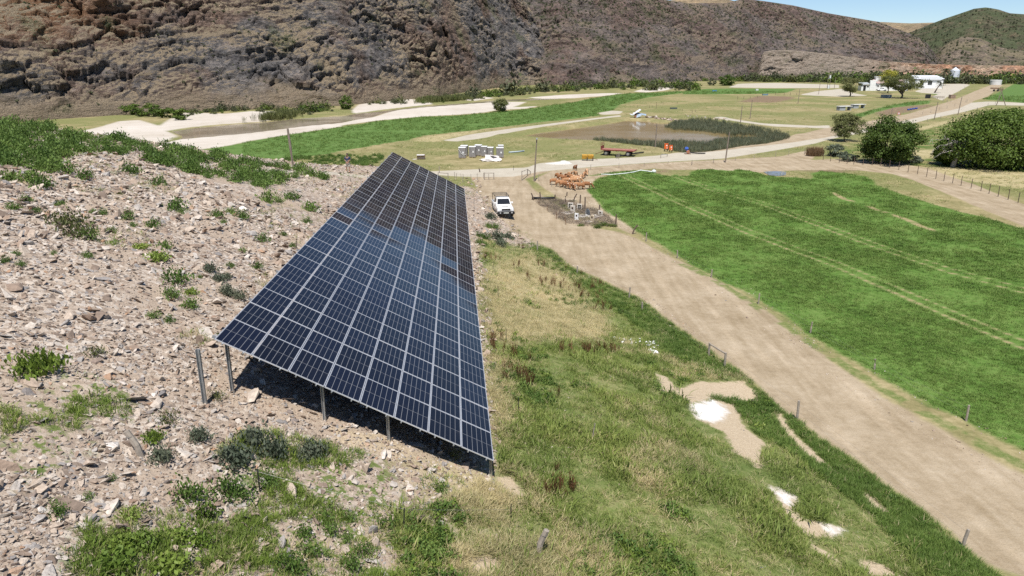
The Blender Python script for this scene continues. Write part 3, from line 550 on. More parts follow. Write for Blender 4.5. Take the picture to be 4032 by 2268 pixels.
# ------------------------------------------------------------------ solar array
def basis(u, v, n): return Matrix(((u[0], v[0], n[0]), (u[1], v[1], n[1]), (u[2], v[2], n[2])))
def cell_material():
    t = NT('solar_cells'); v = t.coord('Object'); sx = t.node('ShaderNodeSeparateXYZ', {0: v}); x, y = sx.outputs[0], sx.outputs[1]
    def line(c, pitch, w, ph=0.0):
        f = t.m('ABSOLUTE', t.m('SUBTRACT', t.m('FRACT', t.m('ADD', t.m('DIVIDE', c, pitch), ph)), 0.5))   # 0.5 at the joint
        return t.ss(f, 0.5 - w / pitch, 0.5 - 0.35 * w / pitch)
    l1 = line(x, 0.1805, 0.0085, 0.0)                      # six strings of cells
    mid = t.ss(t.m('ABSOLUTE', y), 0.013, 0.008)            # gap between the half-cell banks
    l2 = t.m('MULTIPLY', line(y, 0.0916, 0.004, 0.5), 0.06)
    bus = t.m('MULTIPLY', line(x, 0.0164, 0.0012, 0.25), 0.02)
    oi = t.node('ShaderNodeObjectInfo').outputs['Random']
    cell = t.ramp(oi, [(0.0, (0.0035, 0.0045, 0.010)), (0.5, (0.0042, 0.0055, 0.0135)), (1.0, (0.0048, 0.0068, 0.018))])
    f = t.m('MAXIMUM', t.m('MAXIMUM', t.m('MULTIPLY', l1, 0.42), t.m('MULTIPLY', mid, 0.26)), t.m('MAXIMUM', l2, bus))
    c = t.mix(f, cell, (0.55, 0.56, 0.58))
    n = t.noise(v, 3.0, 4, 0.6)
    c = t.mix(t.m('MULTIPLY', t.ss(n, 0.5, 0.8), 0.02), c, (0.4, 0.34, 0.26))
    return t.fin(c, t.lin(n, 0.3, 0.7, 0.03, 0.07), spec=0.5, **{'IOR': 1.18})
M_CELL = cell_material()
M_ALU = simple('aluminium_frame', (0.74, 0.75, 0.77), 0.38, 0.55, 0.05, 3.0)
M_GALV = simple('galvanised_steel', (0.50, 0.52, 0.53), 0.45, 0.75, 0.12, 5.0)
M_BACK = simple('panel_backsheet', (0.55, 0.55, 0.55), 0.6)
def solar_array():
    base = apt(0.2, 0.4); base[2] = G(base[0], base[1])
    root = empty('solar_array', base, label='long tilted ground-mounted solar array of dark blue panels on steel posts', cat='solar array'); bv = Vector(base)
    R = basis(AU, AV, AN)
    w, l = 1.134, 1.903
    g = MB(); g.box(-w / 2 + .012, w / 2 - .012, -l / 2 + .012, l / 2 - .012, -0.008, -0.002); gm = g.mesh('solar_panel', [M_CELL])
    fr = MB(); e = 0.019
    fr.box(-w / 2, -w / 2 + e, -l / 2, l / 2, -0.035, 0.0015); fr.box(w / 2 - e, w / 2, -l / 2, l / 2, -0.035, 0.0015)
    fr.box(-w / 2 + e, w / 2 - e, -l / 2, -l / 2 + e, -0.0349, 0.0012); fr.box(-w / 2 + e, w / 2 - e, l / 2 - e, l / 2, -0.0349, 0.0012)
    fm = fr.mesh('frame', [M_ALU])
    rnd = random.Random(3)
    for j in range(NV):
        rowt = rnd.gauss(0, 0.16)
        for i in range(NU):
            p = Vector(apt((i + .5) * PW - 0.01, (j + .5) * PL)) - bv
            o = new_obj('solar_panel', gm, root)
            tilt = Euler((math.radians(rowt + rnd.gauss(0, 0.22)), math.radians(rnd.gauss(0, 0.16)), 0)).to_matrix()
            o.matrix_local = Matrix.Translation(p) @ (R @ tilt).to_4x4()
            new_obj('frame', fm, o)
    def bar(name, a, b, hw, hh, up, mat=M_GALV):
        a, b = Vector(a), Vector(b); d = (b - a).normalized(); up = Vector(up); s = d.cross(up).normalized(); up = s.cross(d)
        m = MB(); v = []
        for q in (a, b):
            for sx, sy in ((-1, -1), (1, -1), (1, 1), (-1, 1)): v.append(q + s * hw * sx + up * hh * sy - bv)
        m.add(v, [(0, 1, 2, 3), (7, 6, 5, 4), (0, 4, 5, 1), (1, 5, 6, 2), (2, 6, 7, 3), (3, 7, 4, 0)])
        return m.build(name, mat, root)
    for i in range(NU):                                              # purlins along the row
        for q in (0.22, 0.78):
            u = (i + q) * PW; bar('purlin', apt(u, -0.03, -0.062), apt(u, NV * PL + 0.03, -0.062), 0.02, 0.024, AN)
    def channel(p, ztop):
        m = MB(); h = 0.045; tk = 0.006; x, y, z0 = p[0] - bv.x, p[1] - bv.y, p[2] - 0.3 - bv.z; z1 = ztop - bv.z
        m.box(x - h, x + h, y - tk, y + tk, z0, z1); m.box(x - h, x - h + 2 * tk, y - 2 * h, y - tk, z0, z1 - .002); m.box(x + h - 2 * tk, x + h, y - 2 * h, y - tk, z0, z1 - .003)
        return m.build('post', M_GALV, root)
    vs_ = np.linspace(0.35, NV * PL - 0.35, 17)
    for v in vs_:
        bar('rafter', apt(-0.14, v, -0.126), apt(NU * PW + 0.05, v, -0.126), 0.025, 0.04, AN)
        for u in (0.25, 3.3, 5.5, 9.12):
            q = apt(u, v); p = np.array([q[0], q[1], G(q[0], q[1])]); channel(p, apt(u, v, -0.16)[2])
    return root
ARRAY = solar_array()
def lone_steel_post():
    p = PG(760 + 215 / 4.2617, 1260 + 1405 / 4.2617); h = hpx(p, (1405 - 460) / 4.2617) / CP
    o = empty('steel_post', p, label='bare galvanised steel channel post standing alone beside the high end of the solar array', cat='post')
    m = MB(); m.box(-.05, .05, -.006, .006, -.3, h); m.build('web', M_GALV, o)
    for s in (-1, 1):
        m = MB(); m.box(s * .05 - .006, s * .05 + .006, -.09, -.0065, -.3, h - .002); m.build('flange', M_GALV, o)
lone_steel_post()
# ------------------------------------------------------------------ plants: sources
def frame_axes(n):
    a = RNG.normal(size=(n, 3)); a /= np.linalg.norm(a, axis=1)[:, None]
    b = RNG.normal(size=(n, 3)); b -= a * (a * b).sum(1)[:, None]; b /= np.linalg.norm(b, axis=1)[:, None]
    return a, b
def leaves(c, size, asp=0.5, up=0.0, outward=None):
    """one rhombic leaf at each centre"""
    n = len(c); a, b = frame_axes(n)
    if up: a[:, 2] = np.abs(a[:, 2]) + up; a /= np.linalg.norm(a, axis=1)[:, None]; b -= a * (a * b).sum(1)[:, None]; b /= np.linalg.norm(b, axis=1)[:, None]
    if outward is not None:
        nr = outward + RNG.normal(0, 0.55, (n, 3)); nr /= np.linalg.norm(nr, axis=1)[:, None]; a -= nr * (a * nr).sum(1)[:, None]; a /= np.linalg.norm(a, axis=1)[:, None]; b = np.cross(nr, a)
    s = (np.asarray(size) * RNG.uniform(0.6, 1.3, n))[:, None]
    bend = np.cross(a, b) * s * 0.15
    V = np.stack([c - a * s * 0.5, c + b * s * asp * 0.5 + bend, c + a * s * 0.5, c - b * s * asp * 0.5 + bend], 1).reshape(-1, 3)
    F = np.arange(4 * n).reshape(n, 4); return V, F
def blades(n, rad, h0, h1, w, lean=0.5):
    a = RNG.uniform(0, 2 * math.pi, n); r = rad * np.sqrt(RNG.uniform(0, 1, n)); bx, by = r * np.cos(a), r * np.sin(a)
    d = a + RNG.normal(0, 0.9, n); L = RNG.uniform(h0, h1, n); le = np.abs(RNG.normal(lean, 0.25, n)) * L
    wd = RNG.uniform(0.6, 1.2, n) * w; px, py = -np.sin(d), np.cos(d)
    hz = np.sqrt(np.maximum(L * L - le * le, 0.02 * L * L))
    base = np.stack([bx, by, np.full(n, -0.02)], 1); tip = np.stack([bx + np.cos(d) * le, by + np.sin(d) * le, hz], 1)
    mid = base * 0.5 + tip * 0.5; mid[:, 2] += 0.12 * L; mid[:, 0] -= np.cos(d) * le * 0.12; mid[:, 1] -= np.sin(d) * le * 0.12
    sd_ = np.stack([px * wd, py * wd, np.zeros(n)], 1)
    V = np.stack([base, mid + sd_, tip, mid - sd_], 1).reshape(-1, 3); return V, np.arange(4 * n).reshape(n, 4)
def rockmesh(name, mat, sx=1.0, sy=0.7, sz=0.28, n=13, rs=0):
    r = random.Random(rs); bm = bmesh.new()
    for k in range(n):
        while True:
            q = Vector((r.uniform(-1, 1), r.uniform(-1, 1), r.uniform(-1, 1)))
            if 0.55 < q.length < 1.15: break
        bm.verts.new((q.x * sx * .5, q.y * sy * .5, q.z * sz * .5))
    h = bmesh.ops.convex_hull(bm, input=bm.verts); bmesh.ops.delete(bm, geom=[e for e in set(h['geom_interior'] + h['geom_unused']) if isinstance(e, bmesh.types.BMVert)], context='VERTS')
    bmesh.ops.recalc_face_normals(bm, faces=bm.faces); me = bpy.data.meshes.new(name); bm.to_mesh(me); bm.free(); me.materials.append(mat); return me
def rock_mat():
    t = NT('slate_stone'); oi = t.node('ShaderNodeObjectInfo').outputs['Random']; v = t.coord('Object')
    c = t.ramp(oi, [(0.0, (0.185, 0.145, 0.118)), (0.14, (0.29, 0.22, 0.172)), (0.32, (0.38, 0.305, 0.245)), (0.5, (0.46, 0.39, 0.325)), (0.66, (0.54, 0.485, 0.425)), (0.78, (0.38, 0.355, 0.335)), (0.88, (0.20, 0.19, 0.188)), (0.95, (0.37, 0.235, 0.15)), (1.0, (0.64, 0.60, 0.56))])
    n = t.noise(v, 7, 5, 0.7); c = t.mix(1.0, c, t.ramp(n, [(0.3, (0.72, 0.70, 0.68)), (0.7, (1.2, 1.18, 1.15))]), 'MULTIPLY')
    return t.fin(c, 0.9, t.bump(n, 0.04, 0.7), spec=0.2)
M_ROCK = rock_mat()
ROCKS = [rockmesh('stone', M_ROCK, 1.0, RNG.uniform(.55, .85), RNG.uniform(.16, .34), 13, k) for k in range(8)]
L_GREEN = leafmat('grass_green', (0.120, 0.175, 0.034), (0.215, 0.275, 0.070), (0.36, 0.365, 0.145))
L_LUSH = leafmat('grass_lush', (0.080, 0.148, 0.026), (0.145, 0.225, 0.050), (0.22, 0.285, 0.088))
L_STRAW = leafmat('grass_straw', (0.36, 0.31, 0.15), (0.54, 0.46, 0.27), (0.66, 0.58, 0.39))
L_DOCK = leafmat('dock_stalk', (0.10, 0.045, 0.022), (0.17, 0.085, 0.042), (0.24, 0.15, 0.075))
L_WEED = leafmat('weed_leaf', (0.072, 0.132, 0.030), (0.135, 0.218, 0.052), (0.21, 0.295, 0.085))
L_BLUE = leafmat('saltbush_leaf', (0.085, 0.110, 0.080), (0.14, 0.165, 0.118), (0.22, 0.235, 0.175))
L_LIME = leafmat('lime_weed_leaf', (0.110, 0.175, 0.030), (0.195, 0.275, 0.050), (0.29, 0.355, 0.095))
L_TREE = leafmat('tree_leaf', (0.050, 0.085, 0.016), (0.100, 0.155, 0.026), (0.19, 0.245, 0.055), 0.2)
L_OLIVE = leafmat('olive_tree_leaf', (0.075, 0.090, 0.032), (0.135, 0.150, 0.055), (0.205, 0.21, 0.09), 0.2)
L_YEL = leafmat('yellow_tree_leaf', (0.20, 0.22, 0.025), (0.33, 0.33, 0.045), (0.42, 0.40, 0.08), 0.25)
L_FAR = leafmat('far_scrub_leaf', (0.055, 0.066, 0.036), (0.090, 0.102, 0.054), (0.145, 0.150, 0.090), 0.15)
L_REED = leafmat('reed_leaf', (0.085, 0.105, 0.070), (0.135, 0.155, 0.100), (0.25, 0.24, 0.16), 0.2)
M_WOODY = simple('twig_wood', (0.16, 0.125, 0.095), 0.9)
M_BARK = simple('tree_bark', (0.15, 0.12, 0.095), 0.9, var=0.2, scale=4)
M_DEADWOOD = simple('dead_grey_wood', (0.38, 0.35, 0.32), 0.9, var=0.15)
def src(me): 
    o = bpy.data.objects.new(me.name, me); return o
def tuftset(name, mat, k, n, rad, h0, h1, w, lean):
    r = []
    for i in range(k):
        V, F = blades(n, rad, h0, h1, w, lean); r.append(mesh_np(name, V, F, [mat]))
    return r
def bushmesh(name, mat, n=260, rx=0.5, rz=0.5, leaf=0.09, clumps=9, up=0.6):
    c = RNG.normal(size=(clumps, 3)); c /= np.linalg.norm(c, axis=1)[:, None]; c[:, 2] = np.abs(c[:, 2]); c *= RNG.uniform(0.25, 0.75, clumps)[:, None] * np.array([rx, rx, rz * 1.3])
    i = RNG.integers(0, clumps, n); p = c[i] + RNG.normal(size=(n, 3)) * np.array([rx, rx, rz]) * 0.27; p[:, 2] = np.abs(p[:, 2]) + 0.02
    V, F = leaves(p, leaf, 0.5, up)
    # stems
    sv, sf = [], []; b = len(V)
    for q in c:
        w = 0.012 * rx * 2; sv += [(-w, 0, -0.03), (w, 0, -0.03), (q[0] + w, q[1], q[2]), (q[0] - w, q[1], q[2])]; sf.append([b, b + 1, b + 2, b + 3]); b += 4
    V = np.concatenate([V, np.array(sv)]); F = np.concatenate([F, np.array(sf)])
    return mesh_np(name, V, F, [mat, M_WOODY], fmat=[0] * n + [1] * len(sf))
# ------------------------------------------------------------------ scattering (geometry nodes; things nobody could count)
def scatter(name, pts, scl, rot, meshes, label, cat):
    n = len(pts); me = bpy.data.meshes.new(name); me.vertices.add(n); me.vertices.foreach_set('co', np.asarray(pts, np.float32).ravel())
    for an, ty, dat in (('scl', 'FLOAT_VECTOR', scl), ('rot', 'FLOAT_VECTOR', rot)):
        a = me.attributes.new(an, ty, 'POINT'); d = np.asarray(dat, np.float32)
        if d.ndim == 1: d = np.repeat(d[:, None], 3, 1)
        a.data.foreach_set('vector', d.ravel())
    a = me.attributes.new('pick', 'INT', 'POINT'); a.data.foreach_set('value', RNG.integers(0, len(meshes), n).astype(np.int32))
    o = new_obj(name, me, kind='stuff', label=label, cat=cat)
    coll = bpy.data.collections.new(name + '_kinds')
    for m in meshes: coll.objects.link(src(m))
    ng = bpy.data.node_groups.new(name, 'GeometryNodeTree'); ng.interface.new_socket('Geometry', in_out='INPUT', socket_type='NodeSocketGeometry'); ng.interface.new_socket('Geometry', in_out='OUTPUT', socket_type='NodeSocketGeometry')
    N, L = ng.nodes, ng.links; gi, go = N.new('NodeGroupInput'), N.new('NodeGroupOutput'); ip = N.new('GeometryNodeInstanceOnPoints'); ci = N.new('GeometryNodeCollectionInfo')
    ci.inputs['Collection'].default_value = coll; ci.inputs['Separate Children'].default_value = True; ci.inputs['Reset Children'].default_value = True
    def na(nm, ty):
        q = N.new('GeometryNodeInputNamedAttribute'); q.data_type = ty; q.inputs['Name'].default_value = nm; return [s for s in q.outputs if s.enabled and s.name == 'Attribute'][0]
    L.new(gi.outputs[0], ip.inputs['Points']); L.new(ci.outputs[0], ip.inputs['Instance']); ip.inputs['Pick Instance'].default_value = True
    L.new(na('pick', 'INT'), ip.inputs['Instance Index']); L.new(na('rot', 'FLOAT_VECTOR'), ip.inputs['Rotation']); L.new(na('scl', 'FLOAT_VECTOR'), ip.inputs['Scale'])
    L.new(ip.outputs[0], go.inputs[0])
    md = o.modifiers.new('scatter', 'NODES'); md.node_group = ng
    return o
def sample(n, r0, r1, a0=-39, a1=39, power=0.0):
    """points spread evenly over the view's ground: log-uniform in range gives even density on screen"""
    u = RNG.uniform(0, 1, n); r = r0 * (r1 / r0) ** u if power == 0 else np.sqrt(r0 ** 2 + u * (r1 ** 2 - r0 ** 2))
    a = np.radians(RNG.uniform(a0, a1, n)); return r * np.sin(a), r * np.cos(a)
def under_array(x, y):
    q = np.stack([x - AO[0], y - AO[1]], 1); Mx = np.array([[AU[0], AV[0]], [AU[1], AV[1]]]); uv = np.linalg.solve(Mx, q.T); return (uv[0] > -0.2) & (uv[0] < 9.4) & (uv[1] > -0.2) & (uv[1] < NV * PL)
def slope_rot(x, y, tilt=0.25):
    e = 0.3; gx = (hill(x + e, y) - hill(x - e, y)) / (2 * e); gy = (hill(x, y + e) - hill(x, y - e)) / (2 * e)
    return np.stack([np.arctan(gy) + RNG.normal(0, tilt, len(x)), -np.arctan(gx) + RNG.normal(0, tilt, len(x)), RNG.uniform(0, 6.283, len(x))], 1)
def put(x, y, dz=0.0): return np.stack([x, y, ground(x, y) + dz], 1)
def zrot(n, t=0.12): return np.stack([RNG.normal(0, t, n), RNG.normal(0, t, n), RNG.uniform(0, 6.283, n)], 1)
def noise2(x, y, s, seed=0.0): return fbm(x / s + seed, y / s + seed * 1.7, o=3)
def stones():
    x, y = sample(150000, 7.5, 120, -40, 12); d = zone('scree', x, y); tf = zone('tuft', x, y)
    nn = noise2(x, y, 3.0, 4); path = noise2(x, y, 9.0, 9)
    keep = (d < 0.4) & (RNG.uniform(size=len(x)) < np.clip(0.85 + 0.6 * nn - 1.3 * sstep(0.10, 0.30, path), 0.06, 1)) & ((tf > 0) | (RNG.uniform(size=len(x)) < 0.45)) & (hill(x, y) > 0.25)
    x, y = x[keep], y[keep]; r = np.hypot(x, y)
    s = 0.112 * np.exp(RNG.normal(0, 0.64, len(x))) * np.clip(r / 30, 0.7, 1.45); s = np.clip(s, 0.05, 0.85)
    px = s / r; order = np.argsort(-px); big = order[:300]; rest = order[300:]
    tz = np.clip(0.28, 0, 1)
    rot = slope_rot(x, y, 0.38); z = ground(x, y) + s * 0.06
    sc3 = np.stack([s, s * RNG.uniform(.8, 1.2, len(s)), s * RNG.uniform(.8, 1.5, len(s))], 1)
    par = TER['hillside']
    for i in big:
        o = new_obj('stone', ROCKS[i % len(ROCKS)], par); o.location = (x[i], y[i], z[i]); o.rotation_euler = tuple(rot[i]); o.scale = tuple(sc3[i])
    so = scatter('scree_stones', np.stack([x, y, z], 1)[rest], sc3[rest], rot[rest], ROCKS, 'loose slabs of broken slate covering the hillside', 'stones')
    # boulders of the foreground, gravel at the toe and along the road edge
    xg, yg = sample(16000, 45, 95, -6, 26); dg = zone('dirt', xg, yg)
    k = (np.abs(dg - 0.0) < 0.9) & (noise2(xg, yg, 5, 2) > -0.05); xg, yg = xg[k], yg[k]
    x2, y2 = sample(9000, 17, 75, 0, 40); e = usdf(Z['edgegreen'], x2, y2); k2 = (e > 0.3) & (e < 1.5) & (noise2(x2, y2, 4, 7) > 0.0); xg = np.concatenate([xg, x2[k2]]); yg = np.concatenate([yg, y2[k2]])
    x3, y3 = sample(5000, 12, 60, -5, 30); k3 = (zone('verge', x3, y3) < 0) & (noise2(x3, y3, 2.0, 3) > 0.33); xg = np.concatenate([xg, x3[k3]]); yg = np.concatenate([yg, y3[k3]])
    s = 0.07 * np.exp(RNG.normal(0, 0.5, len(xg))); scatter('loose_gravel', put(xg, yg, 0.01), s, zrot(len(s), 0.4), ROCKS, 'loose pale stones along the road edges and in the grass', 'stones')
stones()
def grasses():
    tg = tuftset('grass_tuft', L_GREEN, 5, 18, 0.13, 0.05, 0.20, 0.008, 0.68)
    tl = tuftset('grass_tuft', L_LUSH, 4, 26, 0.13, 0.08, 0.30, 0.008, 0.6)
    ts = tuftset('straw_tuft', L_STRAW, 4, 20, 0.14, 0.10, 0.34, 0.005, 0.85)
    # verge: green and straw mixed
    x, y = sample(150000, 9.5, 75, -12, 40); d = zone('verge', x, y); st = zone('straw', x, y); ba = zone('bare', x, y)
    nn = noise2(x, y, 2.2, 1); n2 = noise2(x, y, 6.0, 5)
    ok = (d < 0.1) & (ba > 0.05 + 0.25 * nn) & ~under_array(x, y)
    isstraw = RNG.uniform(size=len(x)) < np.clip(np.maximum(sstep(1.0, -0.8, st - 1.5 * nn), 0.8 * sstep(0.08, 0.42, n2 + 0.8 * nn)), 0.05, 0.97)
    roadside = zone('dirt', x, y) < 3.5 + 1.5 * n2
    g = ok & (~isstraw | (RNG.uniform(size=len(x)) < 0.08)); s = ok & isstraw & (RNG.uniform(size=len(x)) < 0.75)
    k = g & ~roadside & (RNG.uniform(size=len(x)) < np.clip(0.62 + 1.2 * nn, 0.2, 0.95)); sc = np.exp(RNG.normal(-0.1, 0.38, k.sum())) * np.clip(1 + 0.7 * nn[k], 0.5, 1.7)
    scatter('verge_grass', put(x[k], y[k]), sc, zrot(k.sum()), tg, 'green grass and clover growing on the verge below the solar array', 'grass')
    k = g & roadside; scatter('roadside_grass', put(x[k], y[k]), RNG.uniform(0.6, 1.2, k.sum()), zrot(k.sum()), tl, 'dense dark green grass along the edge of the dirt road', 'grass')
    k = s; scatter('dry_straw', put(x[k], y[k]), RNG.uniform(0.6, 1.35, k.sum()), zrot(k.sum(), 0.25), ts, 'flattened pale straw grass beside the low edge of the solar array', 'grass')
    # tufts on the stony foreground
    x, y = sample(60000, 8, 30, -40, 8); d = zone('tuft', x, y); nn = noise2(x, y, 1.2, 8); k = (d < 0.5 * nn) & (nn > 0.02) & (RNG.uniform(size=len(x)) < 0.55) & ~under_array(x, y)
    tt = tuftset('grass_tuft', L_LIME, 4, 22, 0.12, 0.06, 0.22, 0.007, 0.6)
    scatter('hillside_grass', put(x[k], y[k]), RNG.uniform(0.6, 1.3, k.sum()), zrot(k.sum()), tt + tg[:2], 'bright green grass tufts growing between the stones of the foreground slope', 'grass')
    x, y = sample(14000, 9, 90, -40, 6); nn = noise2(x, y, 3.5, 12); k = (zone('scree', x, y) < 0) & (nn > 0.12) & ~under_array(x, y)
    scatter('sparse_scree_grass', put(x[k], y[k]), RNG.uniform(0.5, 1.3, k.sum()), zrot(k.sum()), tg[:2] + ts[:1] + tt[:1], 'thin grass tufts scattered over the bare scree', 'grass')
    # pasture
    x, y = sample(150000, 24, 125, -2, 40); d = zone('field', x, y); tr = zone('track', x, y); nn = noise2(x, y, 3.0, 3)
    k = (d < -0.1) & ((tr > 0.12) | (RNG.uniform(size=len(x)) < 0.12)) & (RNG.uniform(size=len(x)) < np.clip(0.65 + nn, 0.15, 1)); r = np.hypot(x[k], y[k])
    tp = tuftset('pasture_tuft', L_LUSH, 4, 16, 0.17, 0.05, 0.15, 0.010, 0.7)
    scatter('pasture_grass', put(x[k], y[k]), RNG.uniform(0.6, 1.2, k.sum()) * np.clip(r / 45, 0.8, 2.0), zrot(k.sum()), tp, 'short dense green grass of the fenced pasture', 'grass')
    # meadow crop by the river, wild growth right of the road, dry valley grass
    x, y = sample(60000, 105, 420, -20, 40); d = zone('meadow', x, y); nn = noise2(x, y, 9.0, 3); k = (d < 0) & (nn > -0.3); r = np.hypot(x[k], y[k])
    tm = tuftset('meadow_tuft', L_LUSH, 3, 14, 0.35, 0.12, 0.45, 0.03, 0.5)
    scatter('meadow_grass', put(x[k], y[k]), RNG.uniform(0.6, 1.3, k.sum()) * np.clip(r / 200, 0.7, 1.6), zrot(k.sum()), tm, 'green lucerne meadow between the river and the farm road', 'grass')
    x, y = sample(26000, 90, 330, -25, 40); nn = noise2(x, y, 7.0, 6); k = (zone('meadow', x, y) > 0.5) & (zone('field', x, y) > 0.5) & (zone('dirt', x, y) > 0.8) & (zone('pale', x, y) > 0.6) & (zone('sand', x, y) > 1) & (hill(x, y) < 1.5) & (sdf(POND, x, y) > 1.5) & (nn > -0.1)
    td = tuftset('dry_tuft', L_STRAW, 3, 12, 0.35, 0.10, 0.38, 0.02, 0.7) + tuftset('dry_tuft', L_GREEN, 2, 12, 0.35, 0.10, 0.35, 0.022, 0.6)
    scatter('dry_valley_grass', put(x[k], y[k]), RNG.uniform(0.6, 1.2, k.sum()), zrot(k.sum()), td, 'dry tan grass of the flat valley floor', 'grass')
    # dock stalks and rank weeds on the verge
    stk = []
    for i in range(4):
        V, F = blades(14, 0.10, 0.30, 0.85, 0.016, 0.12); c = np.stack([RNG.normal(0, .10, 40), RNG.normal(0, .10, 40), RNG.uniform(.2, .8, 40)], 1); v2, f2 = leaves(c, 0.07, 0.5, 0.8); stk.append(mesh_np('dock_stalk', np.concatenate([V, v2]), np.concatenate([F, f2 + len(V)]), [L_DOCK]))
    x, y = sample(7000, 20, 66, -4, 22); nn = noise2(x, y, 3.0, 14); k = (zone('verge', x, y) < -0.3) & (zone('straw', x, y) < 2.5) & (nn > 0.30) & (RNG.uniform(size=len(x)) < 0.35) & ~under_array(x, y)
    scatter('dock_stalks', put(x[k], y[k]), RNG.uniform(0.4, 1.0, k.sum()), zrot(k.sum(), 0.15), stk, 'dead brown dock stalks standing in the straw below the array', 'weeds')
    wd = [bushmesh('rank_weed', L_WEED, 90, 0.3, 0.22, 0.10, 6, 0.3) for i in range(4)] + [bushmesh('rank_weed', L_LIME, 80, 0.3, 0.2, 0.10, 6, 0.3) for i in range(2)]
    x, y = sample(9000, 11, 66, -10, 38); nn = noise2(x, y, 4.0, 17); k = (zone('verge', x, y) < -0.2) & (zone('bare', x, y) > 0.2) & ((nn > 0.16) | ((zone('dirt', x, y) < 3.2) & (y > 30) & (nn > -0.15))) & ~under_array(x, y)
    scatter('rank_weeds', put(x[k], y[k]), RNG.uniform(0.4, 1.1, k.sum()), zrot(k.sum()), wd, 'leafy rank weeds in the verge along the road', 'weeds')
grasses()
def mountain_scrub():
    bm_ = [bushmesh('scrub', L_FAR, 60, 0.5, 0.45, 0.30, 6, 0.3) for i in range(5)]
    for nm, n, lo, hi, s0, s1, lab in (('cliff_mountain', 7000, 0.0, 0.95, 0.5, 1.7, 'low scrub dotted over the rocky cliff mountain'), ('valley_ridge', 11000, 0.0, 0.98, 0.8, 2.4, 'dark scrub dotted over the long valley ridge'), ('green_hill', 6000, 0.1, 0.98, 2.0, 4.2, 'dense scrub covering the far green hill'), ('pale_foothill', 2500, 0.05, 0.98, 1.6, 4.0, 'scrub dotted over the pale foothill')):
        X, Y, Zm, T = MTN[nm]; na, nt = X.shape
        i = RNG.integers(1, na - 1, n); j = RNG.integers(0, nt - 5, n); t = T[i, j]; nn = fbm(X[i, j] / 25, Y[i, j] / 25, Zm[i, j] / 25, 3)
        den = {'cliff_mountain': 0.25, 'valley_ridge': 0.35 + 0.5 * sstep(0.4, 1.0, t), 'green_hill': 0.6, 'pale_foothill': 0.5}[nm]
        k = (t > lo) & (t < hi) & (RNG.uniform(size=n) < den + 0.8 * nn); i, j = i[k], j[k]
        p = np.stack([X[i, j], Y[i, j], Zm[i, j] - 0.2], 1); scatter(nm + '_scrub', p, np.exp(RNG.uniform(math.log(s0), math.log(s1), len(p))), zrot(len(p)), bm_, lab, 'scrub')
    # riverine thicket along the foot of the hills and behind the farm
    th = [bushmesh('thicket_bush', L_FAR, 150, 0.5, 0.5, 0.17, 9, 0.2) for i in range(3)] + [bushmesh('thicket_bush', L_TREE, 150, 0.5, 0.5, 0.17, 9, 0.2) for i in range(2)] + [bushmesh('thicket_bush', L_OLIVE, 120, 0.5, 0.45, 0.18, 8, 0.2) for i in range(2)]
    a = RNG.uniform(13.5, 44, 1500); r = np.interp(a, [13, 20, 26, 33, 44], [600, 588, 590, 610, 640]) + RNG.uniform(-4, 60, 1500); k = (a > 17) | (RNG.uniform(size=1500) < 0.4); a, r = np.radians(a[k]), r[k]
    p = put(r * np.sin(a), r * np.cos(a)); scatter('riverine_thicket', p, np.clip(np.exp(RNG.normal(1.75, .42, len(p))), 2.5, 15) * np.interp(np.degrees(a), [13, 18, 24, 44], [.45, .7, 1.0, 1.0]), zrot(len(p), .05), th, 'dark green thicket of trees along the foot of the red earth bank', 'thicket')
    # bushes and reeds at the foot of the cliff along the river
    foot = full([(340, 275), (400, 270), (440, 262), (500, 268), (560, 262), (620, 258), (700, 262), (760, 268), (830, 258), (1120, 246), (1160, 240), (1200, 238), (1260, 232), (1320, 225), (1370, 222), (1430, 220), (1480, 214), (1560, 212), (1640, 212), (1700, 214), (1760, 216)])
    pts, sc = [], []
    for q in range(800):
        i = RNG.integers(0, len(foot) - 1); f = RNG.uniform(); px = foot[i][0] * (1 - f) + foot[i + 1][0] * f; py = foot[i][1] * (1 - f) + foot[i + 1][1] * f
        w = P0(px, py + RNG.normal(0, 5) + (24 if px < 1340 else 10)); 
        if sdf(RIVER, w[:1], w[1:2])[0] < 1: continue
        pts.append((w[0], w[1], G(w[0], w[1]))); sc.append(math.exp(RNG.normal(0.65, 0.5)) * w[1] / 300)
    scatter('riverbank_bushes', pts, np.array(sc), zrot(len(pts)), th, 'mixed green bushes at the foot of the cliff along the river', 'bushes')
mountain_scrub()
# ------------------------------------------------------------------ individual bushes
C1 = (0, 0, S1); C2 = (1344, 0, S1); C3 = (2688, 0, S1); C4 = (0, 756, S1); C5 = (1344, 756, S1); C6 = (2688, 756, S1); C7 = (0, 1512, S1); C8 = (1344, 1512, S1); C9 = (2688, 1512, S1)
D1 = (1700, 540, 6.44); D2 = (1900, 660, 5.152); D3 = (2080, 740, 6.44); D4 = (2280, 400, 4.2933); D5 = (3200, 200, 3.6777); D6 = (1400, 580, 5.152); D7 = (3450, 480, 2.5017)
def at(c, x, y): return PG(c[0] + x / c[2], c[1] + y / c[2])
def mpp(c, p): return depth(p) / FPX / c[2]
BUSH = {'weed': [bushmesh('weed_bush', L_WEED, 330, 0.5, 0.42, 0.105, 13, 0.8) for i in range(5)], 'blue': [bushmesh('saltbush', L_BLUE, 480, 0.5, 0.36, 0.10, 14, 0.8) for i in range(3)], 'lime': [bushmesh('lime_weed', L_LIME, 460, 0.5, 0.32, 0.12, 14, 0.8) for i in range(3)],
        'dry': [bushmesh('dry_bush', L_OLIVE, 260, 0.5, 0.42, 0.085, 11, 0.9) for i in range(2)], 'dark': [bushmesh('dark_bush', L_TREE, 360, 0.5, 0.44, 0.10, 12, 0.5) for i in range(2)]}
